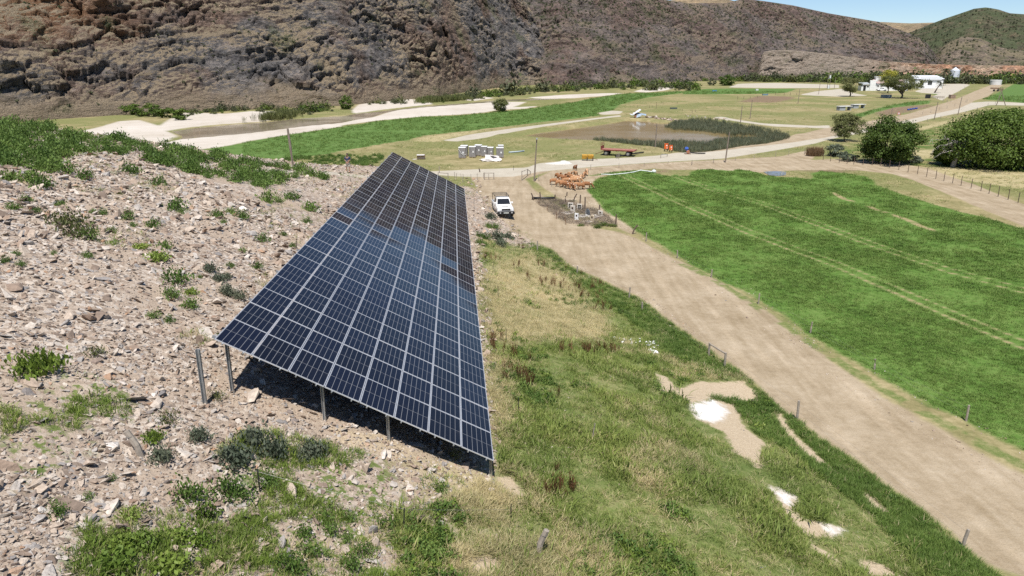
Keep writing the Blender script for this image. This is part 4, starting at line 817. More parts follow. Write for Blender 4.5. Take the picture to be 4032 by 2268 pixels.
nm_of = {'weed': 'weed_bush', 'blue': 'saltbush', 'lime': 'lime_weed', 'dry': 'dry_bush', 'dark': 'dark_bush'}
def bush(c, x, y, w, kind, label, group=None, hs=1.0):
    p = at(c, x, y); s = w * mpp(c, p) / 0.72; ms = BUSH[kind]; o = new_obj(nm_of[kind], ms[random.randrange(len(ms))], label=label, cat='bush', group=group)
    o.location = tuple(p); o.scale = (s, s, s * hs * random.uniform(.85, 1.15)); o.rotation_euler = (0, 0, random.uniform(0, 6.28)); return o
band_px = full([(-20, 300), (120, 320), (260, 342), (400, 366), (560, 392), (700, 415), (800, 436), (880, 452), (830, 462), (740, 452), (700, 468), (640, 478), (560, 470), (500, 452), (420, 425), (330, 402), (230, 386), (180, 398), (130, 440), (60, 432), (-20, 420)])
bp = np.array(band_px); cnt = 0; rr = random.Random(11)
while cnt < 235:
    x, y = rr.uniform(-20, 1400), rr.uniform(460, 760)
    if sdf(bp, np.array([x]), np.array([y]))[0] > -4: continue
    p = PG(x, y)
    if p[2] < 1.2 or p[1] > 100: continue
    cnt += 1; s = rr.uniform(0.95, 1.7) * (0.8 + p[1] / 250)
    o = new_obj('weed_bush', BUSH['weed'][rr.randrange(5)], label='leafy green weed bush in the thick band along the crest of the stony slope', cat='bush', group='weed bushes along the slope crest')
    o.location = tuple(p); o.scale = (s, s, s * rr.uniform(.8, 1.15)); o.rotation_euler = (0, 0, rr.uniform(0, 6.28))
LS = 'small green weed bush standing by itself on the bare scree left of the solar array'; GS = 'lone bushes on the scree'
for x, y, w in [(1330, 130, 130), (1385, 160, 80), (1640, 190, 100), (1690, 235, 60), (1745, 160, 80), (1825, 200, 95), (2030, 75, 140), (2110, 80, 70), (2200, 55, 120), (2340, 140, 120), (1985, 375, 105), (1945, 575, 90), (1160, 265, 110), (850, 305, 70), (970, 205, 100), (660, 495, 85), (100, 130, 100), (460, 110, 90), (200, 75, 80), (1245, 430, 110), (2320, 235, 70), (2210, 420, 60), (1835, 455, 55), (700, 160, 60), (780, 170, 70), (1300, 800, 125), (1160, 945, 95), (1280, 985, 80), (1740, 570, 70), (860, 390, 70), (410, 470, 50), (160, 560, 70), (120, 480, 70), (40, 530, 80), (1010, 260, 60), (280, 160, 70), (2140, 330, 50), (1510, 650, 40)]:
    bush(C4, x, y, w, 'weed', LS, GS)
for x, y, w in [(360, 1300, 110), (510, 1305, 140), (230, 1375, 180), (310, 1420, 150), (650, 1350, 120), (1200, 1400, 110), (990, 1310, 120), (60, 1360, 130)]: bush(C1, x, y, w, 'weed', 'green weed bush just below the thick band on the slope crest', 'bushes below the crest band')
bush(C4, 1340, 690, 190, 'weed', 'round green bush on the scree beside the worn footpath, largest there'); bush(C4, 1440, 880, 120, 'weed', 'narrow upright green bush at the lower end of the footpath on the scree', hs=1.4); bush(C4, 1450, 770, 90, 'lime', 'airy pale green bush above the narrow upright bush on the scree')
bush(C4, 480, 250, 230, 'dry', 'wide feathery yellow-green bush high on the scree'); bush(C4, 590, 340, 240, 'dry', 'lower half of the wide feathery bush clump on the scree'); bush(C4, 670, 350, 130, 'weed', 'green bush at the right end of the feathery bush clump')
bush(C4, 1180, 510, 150, 'lime', 'low yellow-green weed patch with a white stone beside it on the scree', hs=.7); bush(C4, 1060, 425, 110, 'lime', 'lime green weed next to the yellow-green weed patch on the scree', hs=.7)
bush(C4, 300, 1370, 300, 'lime', 'large bright green bush at the edge of the foreground scree'); bush(C4, 720, 1230, 140, 'dry', 'sparse dull bush on the open scree below the footpath')
for x, y, w in [(1575, 600, 110), (1660, 670, 110), (1720, 660, 80), (1790, 800, 120), (1720, 780, 120)]: bush(C4, x, y, w, 'blue', 'grey-green saltbush on the scree between the footpath and the array', 'saltbushes by the footpath')
bush(C7, 1190, 570, 190, 'blue', 'grey-green bush with a lime top at the foot of the leaning wooden post'); bush(C7, 1170, 430, 150, 'lime', 'lime green weed right behind the leaning wooden post'); bush(C7, 1490, 420, 170, 'blue', 'dark grey-green bush on the stones in front of the lone steel post'); bush(C7, 1270, 300, 160, 'dry', 'twiggy dull bush below the lone steel post'); bush(C7, 1630, 120, 130, 'dry', 'twiggy bush at the foot of the corner posts of the array')
for x, y, w in [(1790, 590, 280), (1900, 480, 260), (2060, 560, 220), (2380, 540, 200), (2260, 560, 150), (1720, 560, 170)]: bush(C7, x, y, w, 'blue', 'bluish grey bush in the clump below the near end of the array', 'bluish bushes below the array')
for x, y, w in [(1700, 840, 210), (1830, 860, 190), (2000, 760, 150)]: bush(C7, x, y, w, 'weed', 'dark green bush around the black stake below the array', 'bushes round the black stake')
bush(C7, 1430, 870, 220, 'weed', 'tall dark green bush on the stones left of the black stake', hs=1.1); bush(C7, 1560, 1030, 210, 'dark', 'very dark bush with white specks touching the tall bush')
for x, y, w in [(2290, 1150, 170), (2340, 1300, 190), (2190, 1430, 220), (2450, 1030, 150), (2500, 1130, 140)]: bush(C7, x, y, w, 'weed', 'dark green bush in the stony grass at the lower edge of the slope', 'bushes in the stony grass')
for x, y, w in [(430, 990, 140), (410, 900, 90), (660, 860, 90), (840, 720, 70)]: bush(C7, x, y, w, 'weed', 'thin green weed between the foreground rocks', 'weeds between foreground rocks', .8)
for x, y, w in [(800, 1400, 330), (1010, 1230, 260), (1240, 1420, 330), (1330, 1160, 260), (900, 1240, 220), (1500, 1190, 200), (980, 1000, 180)]: bush(C7, x, y, w, 'lime', 'low bright green leafy clump in the foreground grass', 'leafy clumps in the foreground', .6)
for x, y, w in [(60, 1020, 130), (30, 1180, 120), (330, 1080, 140), (390, 1170, 110), (170, 1290, 150), (60, 1400, 180)]: bush(C8, x, y, w, 'weed', 'dark green bush among pale stones left of the leaning verge post', 'bushes among pale stones')
bush(C8, 740, 810, 110, 'weed', 'small green bush in the straw below the lowest corner of the array'); bush(C8, 860, 560, 120, 'dry', 'grassy bush under the near edge of the array')
for x, y, w in [(1180, 365, 120), (1090, 355, 80), (1040, 335, 60), (1270, 350, 90), (1130, 205, 90), (1205, 410, 90), (1110, 270, 60), (1160, 280, 70), (1050, 395, 70)]: bush(C5, x, y, w, 'blue' if w > 85 else 'weed', 'grey-green bush on the stones between the array and the pickup', 'bushes near the pickup')
for x, y, w in [(1330, 960, 170), (1740, 1010, 220), (1920, 960, 240), (2100, 970, 200), (2180, 980, 150)]: bush(D3, x, y, w, 'dark', 'dark green bush at the road side of the fenced graves', 'bushes at the graves', .6)
bush(D3, 880, 470, 140, 'dark', 'low dark bush left of the framed black gravestones', hs=.4); bush(D3, 1120, 350, 180, 'dry', 'cut branch heap at the foot of the leaning grave fence post', hs=.4)
# ------------------------------------------------------------------ trees
def limb_path(a, b, bend, n=4):
    a, b = np.array(a, float), np.array(b, float); m = []
    for i in range(n + 1):
        f = i / n; q = a * (1 - f) + b * f; q[2] += bend * math.sin(f * math.pi); m.append(q + (RNG.normal(0, 0.03, 3) * np.linalg.norm(b - a) if 0 < i < n else 0))
    return m
def tree(name, foot, w, h, label, leaf, nleaf=6000, lsz=0.22, trunk_h=0.25, trunk_r=0.02, crown_lo=0.12, group=None, cat='tree', clumps=70, seed=0, flat=1.0, bark=None, dy=1.0):
    """w, h in metres; crown built from many leaf clumps carried on limbs"""
    root = empty(name, foot, random.uniform(0, 6.28) if dy == 1 else 0, label, cat, group); rg = np.random.default_rng(seed + 100)
    rz = h * (1 - crown_lo) / 2; cz = h * crown_lo + rz; rx = w / 2
    d = rg.normal(size=(clumps, 3)); d /= np.linalg.norm(d, axis=1)[:, None]; f = rg.uniform(0.5, 1.0, clumps) ** 0.55
    c = d * f[:, None] * np.array([rx, rx * dy, rz]); c[:, 2] = c[:, 2] * flat + cz
    c[:, :2] *= (1 + 0.18 * rg.normal(size=clumps))[:, None] * 0.95
    i = rg.integers(0, clumps, nleaf); cs = rg.uniform(0.07, 0.15, clumps)[i][:, None]
    p = c[i] + np.clip(rg.normal(size=(nleaf, 3)), -2, 2) * cs * np.array([rx * 2, rx * 2, rz * 1.5]) * 0.62
    p[:, 2] = np.maximum(p[:, 2], h * crown_lo * 0.5 + 0.05)
    ow = (p - c[i]) / np.array([rx, rx, rz]) * 3.0 + (p - np.array([0, 0, cz])) / np.array([rx, rx, rz]) * 0.5 + np.array([0, 0, 0.55]); ow /= np.linalg.norm(ow, axis=1)[:, None] + 1e-6
    V, F = leaves(p, lsz, 0.75, outward=ow); new_obj('crown', mesh_np('crown', V, F, [leaf]), root)
    m = MB(); th = h * trunk_h; r0 = max(h * trunk_r, 0.05); m.tube([(0, 0, -0.2), (0.03 * h, 0, th * 0.5), (0, 0.02 * h, th)], [r0 * 1.4, r0, r0 * 0.85], 8)
    order = rg.permutation(clumps)[:14]
    for k in order: m.tube(limb_path((0, 0, th * rg.uniform(.6, 1)), c[k] * np.array([.85, .85, 1]), 0.06 * h), [r0 * .6, r0 * .45, r0 * .33, r0 * .2, r0 * .08], 5, False)
    m.build('trunk', bark or M_BARK, root, smooth=True); return root
def tree_px(name, c, fx, fy, x0, x1, ytop, label, leaf, **k):
    p = at(c, fx, fy); s = mpp(c, p); return tree(name, p, (x1 - x0) * s, (fy - ytop) * s, label, leaf, **k)
tree_px('acacia_tree', C3, 1222, 1066, 1112, 1345, 868, 'round olive-green acacia on a short trunk standing beside the gravel road', L_OLIVE, nleaf=9000, lsz=0.24, crown_lo=0.14, seed=1, clumps=50)
tree_px('milkwood_tree', C3, 1530, 1228, 1335, 1735, 893, 'dense bright green tree with foliage to the ground, beside the smaller olive acacia', L_TREE, nleaf=22000, lsz=0.30, crown_lo=0.02, seed=2, clumps=75)
tree_px('spreading_tree', C3, 2390, 1262, 1960, 2830, 850, 'huge spreading dark green tree with a dead trunk leaning out of it', L_TREE, nleaf=34000, lsz=0.34, crown_lo=0.0, seed=3, clumps=120, dy=0.7)
tree_px('low_shrub_tree', C3, 2010, 1245, 1905, 2120, 1020, 'dark leafy tree lobe behind the bare dead branches', L_TREE, nleaf=7000, lsz=0.30, crown_lo=0.0, seed=4, clumps=60)
tree_px('saltbush_mound', C3, 1145, 1178, 1065, 1215, 1095, 'rounded grey-green bush beside the dry brown weeds at the road fence', L_BLUE, nleaf=2500, lsz=0.24, crown_lo=0.0, seed=5, clumps=30, cat='bush', trunk_h=.1)
tree_px('saltbush_mound', C3, 1250, 1215, 1180, 1330, 1160, 'low grey-green bush at the foot of the dense bright green tree', L_BLUE, nleaf=1800, lsz=0.24, crown_lo=0.0, seed=6, clumps=24, cat='bush', trunk_h=.1)
tree_px('saltbush_mound', C3, 1720, 1225, 1640, 1800, 1165, 'grey-green bush between the dense tree and the huge spreading tree', L_BLUE, nleaf=1800, lsz=0.24, crown_lo=0.0, seed=7, clumps=24, cat='bush', trunk_h=.1)
tree_px('river_bush', C2, 1207, 842, 1145, 1270, 750, 'round dark bush standing alone on the white river sand', L_OLIVE, nleaf=5000, lsz=0.32, crown_lo=0.03, seed=8, clumps=60, trunk_h=.2)
tree_px('river_bush', C2, 35, 825, -10, 85, 728, 'dark green bush on the sandy far bank under the cliff', L_TREE, nleaf=3000, lsz=0.36, crown_lo=0.0, seed=9, clumps=40)
tree_px('riverside_bush', C3, 330, 645, 265, 392, 570, 'big round green bush at the foot of the ridge by the far meadow', L_TREE, nleaf=4500, lsz=0.55, crown_lo=0.0, seed=10, clumps=50)
tree_px('riverside_bush', C3, 60, 662, -10, 125, 620, 'low wide green bush left of the big round bush', L_TREE, nleaf=2500, lsz=0.5, crown_lo=0.0, seed=11, clumps=40)
tree_px('riverside_bush', C3, 222, 645, 190, 255, 605, 'small green bush squeezed between two larger riverside bushes', L_FAR, nleaf=1200, lsz=0.5, crown_lo=0.0, seed=12, clumps=20)
tree_px('riverside_bush', C3, 535, 612, 495, 580, 550, 'dark round tree against the ridge right of the big round bush', L_FAR, nleaf=2000, lsz=0.5, crown_lo=0.0, seed=13, clumps=26)
tree_px('gnarled_tree', C3, 1262, 728, 1180, 1330, 588, 'dark brownish gnarled tree left of the white farmhouse', L_OLIVE, nleaf=5200, lsz=0.42, crown_lo=0.22, seed=14, clumps=40, trunk_r=.035)
tree_px('shade_tree', C3, 1650, 742, 1500, 1790, 565, 'wide umbrella-shaped shade tree with a forked trunk in front of the farmhouse', L_OLIVE, nleaf=8500, lsz=0.42, crown_lo=0.30, seed=15, clumps=48, trunk_r=.035, flat=.9)
tree_px('yellow_tree', C3, 1545, 705, 1500, 1625, 530, 'slender yellow-green tree behind the umbrella-shaped shade tree', L_YEL, nleaf=3800, lsz=0.42, crown_lo=0.33, seed=16, clumps=40)
for x, y, w, h in [(1000, 775, 170, 60), (1130, 790, 160, 70), (1260, 800, 130, 60), (1380, 815, 130, 60)]:
    p = P0(x / S1, (y + 90) / S1); s = depth(p) / FPX / S1; tree('riverbank_shrub', (p[0], p[1], G(p[0], p[1])), w * s, h * s * 1.3, 'spreading green shrub at the cliff foot behind the white sand bank', L_TREE, nleaf=1800, lsz=0.4, crown_lo=0.0, seed=x, clumps=24, cat='bush', group='shrubs behind the sand bank', trunk_h=.1)
def dead_tree():
    p = at(C3, 2035, 1262); s = mpp(C3, p); h = 215 * s
    root = empty('dead_tree', p, 0, 'bare grey dead tree trunk with twisted branches leaning from the huge spreading tree', 'tree'); rg = np.random.default_rng(5)
    m = MB(); m.tube([(0, 0, -.2), (.25, -.1, h * .3), (.9, -.2, h * .62), (1.6, -.1, h * .80)], [.42, .34, .26, .15], 8); m.build('trunk', M_DEADWOOD, root, smooth=True)
    for k in range(16):
        m = MB(); a = np.array([1.0 + rg.uniform(-.5, .6), -.2, h * rg.uniform(.55, .8)]); b = a + np.array([rg.uniform(-5, 1.2), rg.uniform(-1.6, .4), rg.uniform(-2.2, 1.2)])
        pts = limb_path(a, b, .5, 5); m.tube(pts, [.10, .08, .06, .045, .03, .015], 5, False)
        for q in range(5): j = rg.integers(2, 6); m.tube([pts[j], pts[j] + np.array([rg.uniform(-1.2, .4), rg.uniform(-.5, .3), rg.uniform(-1.0, .5)])], [.03, .01], 4, False)
        m.build('branch', M_DEADWOOD, root)
    m = MB(); m.tube([(-.3, 0, h * .6), (-1.2, -.2, h * .95), (-2.2, -.2, h * 1.05), (-2.0, -.1, h * 1.35)], [.14, .1, .08, .03], 6, False); m.build('branch', M_DEADWOOD, root)
dead_tree()
def brown_weeds():
    V, F = blades(900, 1.0, 0.5, 1.25, 0.03, 0.2); V[:, :2] *= np.array([2.6, 1.2]); m = simple('dead_brown_weed', (0.20, 0.125, 0.085), 0.9)
    p = at(C3, 995, 1178); o = new_obj('dead_weed_clump', mesh_np('dead_weed_clump', V, F, [leafmat('brown_weed', (0.16, .085, .05), (.27, .165, .105), (.36, .25, .17))]), label='thicket of dead reddish-brown weeds beside the road fence corner', cat='weeds'); o.location = tuple(p); s = 130 * mpp(C3, p) / 5.2; o.scale = (s, s, s * 2.6)
brown_weeds()
def palm(foot, h, r, label, lean=0.0, n=34, seed=0):
    root = empty('palm_tree', foot, 0, label, 'palm tree'); rg = np.random.default_rng(seed); m = MB(); m.tube([(0, 0, -.2), (lean * .4, 0, h * .5), (lean, 0, h)], [.38, .3, .34], 8); m.build('trunk', M_BARK, root, smooth=True)
    for k in range(n):
        a = rg.uniform(0, 6.28); e = rg.uniform(-.5, 1.2); L = r * rg.uniform(.8, 1.1); pts = []
        for i in range(7):
            f = i / 6; pts.append(np.array([lean + math.cos(a) * L * f * math.cos(e * .6), math.sin(a) * L * f * math.cos(e * .6), h + L * (math.sin(e) * f - .55 * f * f)]))
        V = []; F = []
        for i in range(1, 7):
            for s in (-1, 1):
                d = np.array([-math.sin(a), math.cos(a), 0]) * s; q = pts[i]; b = len(V); t = (pts[i] - pts[i - 1]) * 1.0
                V += [q - t * .6, q + d * r * .14 * (1.15 - i / 7) + t * .4 + np.array([0, 0, -.12]), q + d * r * .06 + t * .8, q + t * .2]; F.append([b, b + 1, b + 2, b + 3])
        new_obj('frond', mesh_np('frond', np.array(V), np.array(F), [L_FAR]), root)
p = at(D5, 1880, 505); palm(p, 205 * mpp(D5, p), 115 * mpp(D5, p), 'tall date palm beside the steel silo', seed=1)
p = at(D5, 1762, 608); palm(p, 130 * mpp(D5, p), 70 * mpp(D5, p), 'smaller leaning palm in front of the white shed', lean=75 * mpp(D5, p), n=22, seed=2)
# reeds of the pond
def reeds():
    tr = tuftset('reed_clump', L_REED, 4, 12, 0.4, 0.7, 1.45, 0.03, 0.16)
    n = 17000; lo = POND.min(0); hi = POND.max(0); x = RNG.uniform(lo[0], hi[0], n); y = RNG.uniform(lo[1], hi[1], n); d = sdf(POND, x, y)
    RZ = [wpoly(crop(*C2, [(1880, 1052), (2200, 1062), (2576, 1068), (2700, 1082), (2576, 1140), (2400, 1112), (2250, 1102), (2050, 1085)])), wpoly(crop(*C3, [(-40, 1075), (100, 1068), (200, 1072), (260, 1050), (420, 1040), (780, 1015), (800, 1060), (640, 1090), (300, 1140), (0, 1160)])),
          wpoly(crop(*C3, [(-130, 950), (-60, 915), (100, 903), (250, 918), (450, 958), (650, 988), (790, 1030), (700, 1040), (560, 1015), (380, 1012), (200, 985), (40, 975), (-60, 972)]))]
    k = (d < 0.6) & (usdf(RZ, x, y) < noise2(x, y, 3, 2) * 1.2); x, y = x[k], y[k]
    scatter('pond_reeds', np.stack([x, y, np.maximum(ground(x, y), -0.5)], 1), RNG.uniform(.6, 1.1, len(x)), zrot(len(x), .06), tr, 'tall grey-green reeds growing along the near and right edges of the pond', 'reeds')
    pts = []
    for q in range(170):
        f = RNG.normal(.5, .35); a = P0(*crop(*C1, [(1990 + 220 * f, 905 - 25 * f + RNG.normal(0, 6))])[0]); pts.append((a[0], a[1], -.2))
    for q in range(420):
        f = RNG.normal(.5, .4); a = P0(*crop(*C2, [(650 + 250 * f, 770 - 15 * f + RNG.normal(0, 4))])[0]); pts.append((a[0], a[1], -.2))
    scatter('river_reeds', pts, RNG.uniform(1.0, 1.6, len(pts)), zrot(len(pts), .08), tuftset('reed_clump', L_OLIVE, 3, 16, 0.45, 1.0, 2.0, .05, .2), 'pale green reeds along the far edge of the river', 'reeds')
    # weeds of the graveyard, green bushes of the near meadow edge
    gy = wpoly(crop(*D3, [(150, 320), (700, 300), (1150, 340), (1500, 520), (1760, 560), (1980, 720), (2250, 930), (2240, 1010), (1640, 1000), (1300, 960), (960, 920), (700, 780), (450, 590), (230, 430)]))
    lo, hi = gy.min(0), gy.max(0); x = RNG.uniform(lo[0], hi[0], 2600); y = RNG.uniform(lo[1], hi[1], 2600); k = sdf(gy, x, y) < -.1; x, y = x[k], y[k]
    scatter('graveyard_weeds', put(x, y), RNG.uniform(.5, 1.0, len(x)), zrot(len(x), .3), tuftset('graveyard_weed', leafmat('grey_weed', (.17, .135, .115), (.26, .21, .18), (.33, .28, .22)), 4, 22, .3, .12, .42, .012, .75), 'dry grey-brown weeds covering the fenced graveyard', 'weeds')
    a = RNG.uniform(0, 1, 420); px = 1344 + RNG.uniform(-420, 250, 420) / S1 + 0; pts = []
    for i in range(420):
        q = PG(crop(*C2, [(RNG.uniform(-420, 330), 0)])[0][0], crop(*C2, [(0, RNG.uniform(1175, 1310))])[0][1])
        if noise2(np.array([q[0]]), np.array([q[1]]), 5, 3)[0] > -0.1 and q[1] > 96: pts.append(q)
    scatter('meadow_weeds', np.array(pts), RNG.uniform(.5, 1.2, len(pts)), zrot(len(pts)), BUSH['weed'][:3], 'green weeds scattered in the dry grass behind the far end of the array', 'weeds')
reeds()
# ------------------------------------------------------------------ posts, fences, poles
M_WOOD = simple('weathered_post_wood', (0.33, 0.285, 0.235), 0.9, var=0.2, scale=8)
M_DARKWOOD = simple('dark_sleeper_wood', (0.12, 0.085, 0.065), 0.9, var=0.2, scale=8)
M_STAKE = simple('black_steel_stake', (0.03, 0.03, 0.032), 0.6, 0.2)
M_RUST = simple('rusty_steel', (0.20, 0.105, 0.06), 0.85, 0.3, 0.2, 9)
M_WIRE = simple('fence_wire', (0.35, 0.34, 0.33), 0.5, 0.7)
M_POLE = simple('pole_wood', (0.24, 0.195, 0.155), 0.85, var=0.2, scale=3)
def post_mesh(h, r, dx=0.0, dy=0.0):
    m = MB(); m.tube([(0, 0, -.3), (dx * .4, dy * .4, h * .45), (dx, dy, h)], [r * 1.06, r, r * .95], 7); return m
def fence(name, label, c, posts, r=0.055, mat=None, wires=(0.45, 0.85), cat='fence', pname='post'):
    """posts: (x foot, y foot, pixel height[, lean in pixels]) in a crop of the photograph, joined by sagging wire"""
    pp = []
    for q in posts:
        cc = c
        if isinstance(q[0], tuple): cc, q = q[0], q[1:]
        p = at(cc, q[0], q[1]); s = mpp(cc, p); pp.append((p, q[2] * s / CP, (q[3] * s if len(q) > 3 else random.gauss(0, .03))))
    root = empty(name, pp[0][0], 0, label, cat); b = Vector(pp[0][0])
    for p, h, dx in pp:
        o = post_mesh(max(h, .5), r, dx, random.gauss(0, .02)).build(pname, mat or M_WOOD, root); o.location = Vector(p) - b
    for f in wires:
        if len(pp) < 2: break
        m = MB(); pts = []
        for i in range(len(pp) - 1):
            a, z = pp[i], pp[i + 1]
            for k in range(4):
                t = k / 4; q = Vector(a[0]) * (1 - t) + Vector(z[0]) * t; q.z += f * (a[1] * (1 - t) + z[1] * t) - .12 * t * (1 - t); q.x += (a[2] * (1 - t) + z[2] * t) * f; pts.append(q - b)
        q = Vector(pp[-1][0]); q.z += f * pp[-1][1]; q.x += pp[-1][2] * f; pts.append(q - b); m.tube(pts, 0.0028, 4, False); m.build('wire', M_WIRE, root)
    return root
fence('pasture_fence', 'wooden post fence between the dirt road and the pasture', C6, [(C5, 2300, 375, 67), (C5, 2535, 500, 60), (215, 645, 60), (570, 845, 80), (962, 1065, 85), (1447, 1340, 80), (C9, 2138, 280, 125)])
fence('verge_fence', 'wooden post fence along the grass verge of the dirt road', C5, [(1480, 445, 75), (1780, 615, 55), (2172, 800, 80), (2270, 890, 60), (C6, 315, 1320, 110), (C9, 862, 270, 150), (C9, 2108, 1235, 150, 22)], 0.06)
fence('stake_fence', 'line of thin black steel stakes below the low edge of the array', C5, [(1002, 130, 70), (1198, 235, 45), (1334, 340, 50), (1115, 390, 45), (1145, 580, 55), (1183, 795, 85), (1243, 1130, 100), (C8, 1335, 215, 120)], 0.016, M_STAKE, (), pname='stake')
fence('stake_fence', 'thin black steel stakes with loose wire in front of the near end of the array', C8, [(C7, 1963, 815, 175), (470, 1095, 175), (1280, 1010, 75)], 0.018, M_STAKE, (0.95,), pname='stake')
fence('stake_fence', 'thin black steel stakes on the scree along the high edge of the array', C4, [(1848, 850, 90), (2240, 440, 80), (2477, 150, 65), ((1300, 690, 7.28), 608, 310, 215), (D6, 245, 590, 120)], 0.016, M_STAKE, (), pname='stake')
def single_post(name, c, x, y, h, lean, r, mat, label):
    p = at(c, x, y); s = mpp(c, p); o = empty(name, p, 0, label, 'post'); post_mesh(h * s / CP, r, lean * s, 0).build('shaft', mat, o)
    m = MB(); m.tube([(lean * s * .8, 0, h * s / CP * .8 - .012), (lean * s * .8, 0, h * s / CP * .8 + .012)], r * 1.08, 8); m.build('wire_loop', M_WIRE, o); return o
single_post('fence_post', C8, 1472, 1278, 195, 75, .085, M_WOOD, 'leaning round wooden post with a wire loop in the grass below the array')
single_post('fence_post', C7, 1085, 548, 205, -100, .08, M_WOOD, 'wooden post leaning left among the foreground stones')
single_post('thin_stake', C8, 1893, 415, 125, 18, .02, M_WOOD, 'thin pale stake stuck in the grass verge')
def hbrace(c, x0, y0, x1, y1, t0, t1, label, rail=M_WOOD, r=.06, low=False, name='brace_gate'):
    a, b = at(c, x0, y0), at(c, x1, y1); ha, hb = (y0 - t0) * mpp(c, a) / CP, (y1 - t1) * mpp(c, b) / CP
    o = empty(name, a, 0, label, 'fence'); d = Vector(b) - Vector(a)
    for off, h in ((Vector((0, 0, 0)), ha), (d, hb)):
        k = post_mesh(h, r).build('post', M_WOOD, o); k.location = off
    m = MB(); m.tube([(0, 0, ha * .93), d + Vector((0, 0, hb * .93))], r * .75, 7); m.build('rail', rail, o)
    if low: m = MB(); m.tube([(0, 0, ha * .35), d + Vector((0, 0, hb * .35))], r * .5, 6); m.build('rail', rail, o)
hbrace(C6, 195, 1238, 315, 1316, 1135, 1210, 'wooden strainer frame of two posts and a top rail at the road edge')
hbrace(D1, 1335, 1088, 1575, 1075, 905, 908, 'wooden strainer frame at the road junction, nearest the pickup', low=True)
hbrace(D1, 165, 1030, 415, 1050, 898, 915, 'wooden strainer frame behind the far corner of the array', low=True)
hbrace(D1, 2285, 1105, 2430, 985, 868, 812, 'open wooden gate frame beside the lamp pole at the junction', low=True)
hbrace(D1, 2430, 985, 2500, 950, 815, 868, 'short rail frame joined to the gate beside the lamp pole')
hbrace(D4, 1380, 955, 1490, 930, 892, 890, 'low frame with a silver pipe rail beside the gravel road', M_GALV)
hbrace(D4, 640, 965, 672, 975, 885, 880, 'pair of short posts in front of the red trailer')
fence('junction_fence', 'wire fence of thin posts on the stones behind the far corner of the array', D1, [(580, 1030, 140), (625, 1045, 130), (745, 1040, 105), (800, 1065, 130), (790, 1160, 140), (995, 1070, 130), (1155, 1090, 165), (1315, 1050, 140), (1445, 1080, 140)], .035)
single_post('old_post', D1, 1225, 888, 88, -25, .09, M_DARKWOOD, 'short charred post leaning at the edge of the dry field'); single_post('field_stake', D1, 2075, 842, 112, 0, .03, M_STAKE, 'thin stake at the field edge of the gravel road'); single_post('strainer_post', D1, 192, 900, 155, 0, .06, M_WOOD, 'grey post with a stay behind the far corner of the array')
fence('roadside_fence', 'wire fence along the near side of the gravel road', D4, [((1344, 0, S1), 1587, 1410, 45), ((1344, 0, S1), 1490, 1370, 55), (197, 1150, 80), (675, 1125, 80), (1100, 1100, 60), (1500, 1060, 45), (1905, 1072, 75), (2270, 1038, 70), (C3, 70, 1247, 37), (C3, 232, 1232, 32), (C3, 398, 1212, 24), (C3, 540, 1195, 24), (C3, 700, 1182, 38), (C3, 800, 1172, 36), (C3, 918, 1166, 46)], .04)
dg = [(920, 1166), (975, 1178), (1060, 1207), (1115, 1218), (1180, 1230), (1240, 1236), (1290, 1241), (1360, 1245), (1430, 1247), (1492, 1253), (1560, 1268), (1630, 1283), (1700, 1300), (1770, 1316), (1840, 1333), (1910, 1350), (1970, 1367), (2035, 1384), (2100, 1402), (2175, 1422), (2250, 1443), (2310, 1462), (2380, 1484), (2455, 1508), (2530, 1532), (2610, 1558)]
fence('field_boundary_fence', 'long wire fence in front of the dense tree and the huge spreading tree', C3, [(x, y, 42 + i * 1.6) for i, (x, y) in enumerate(dg)], .045, M_DARKWOOD)
fence('far_road_fence', 'wire fence along the far side of the gravel road by the warning sign', D5, [(855, 990, 35), (1000, 965, 35), (1170, 935, 35), (1310, 905, 35), (1420, 890, 32), (1590, 922, 40), (1710, 897, 40), (1828, 862, 40), (1942, 837, 40), (2055, 806, 40), (2215, 748, 40), (2232, 748, 42)], .06)
fence('near_road_fence', 'wire fence on the grass side of the gravel road bend', D5, [(740, 1090, 55), (860, 1050, 40), (1450, 1062, 45), (1660, 1022, 38), (1850, 982, 40), (2040, 945, 34), (2212, 912, 36), (2378, 862, 40), (2535, 802, 42), (2640, 780, 42)], .06)
fence('yard_fence', 'fence of the farm track leading up to the silo', D5, [(1725, 690, 30), (1800, 705, 32), (1885, 740, 40), (1945, 745, 35), (2000, 740, 35), (2090, 640, 30), (2140, 590, 25), (2200, 540, 22), (2250, 500, 20), (2330, 480, 20), (2420, 470, 20)], .08)
fence('pond_bank_fence', 'short dark wire fence on the bank behind the pond', D4, [(985, 100, 35), (1190, 110, 45), (1235, 100, 30), (1305, 120, 100), (1420, 50, 35), (1665, 35, 35), (1745, 160, 35), (1910, 205, 50), (1970, 175, 35)], .05, M_DARKWOOD)
fence('paddock_rails', 'dark rail posts in the paddock behind the pond', C3, [(415, 750, 22), (460, 745, 20), (510, 742, 18), (565, 738, 16), (640, 718, 20), (700, 716, 20), (765, 720, 20), (812, 718, 18), (860, 716, 16)], .08, M_DARKWOOD)
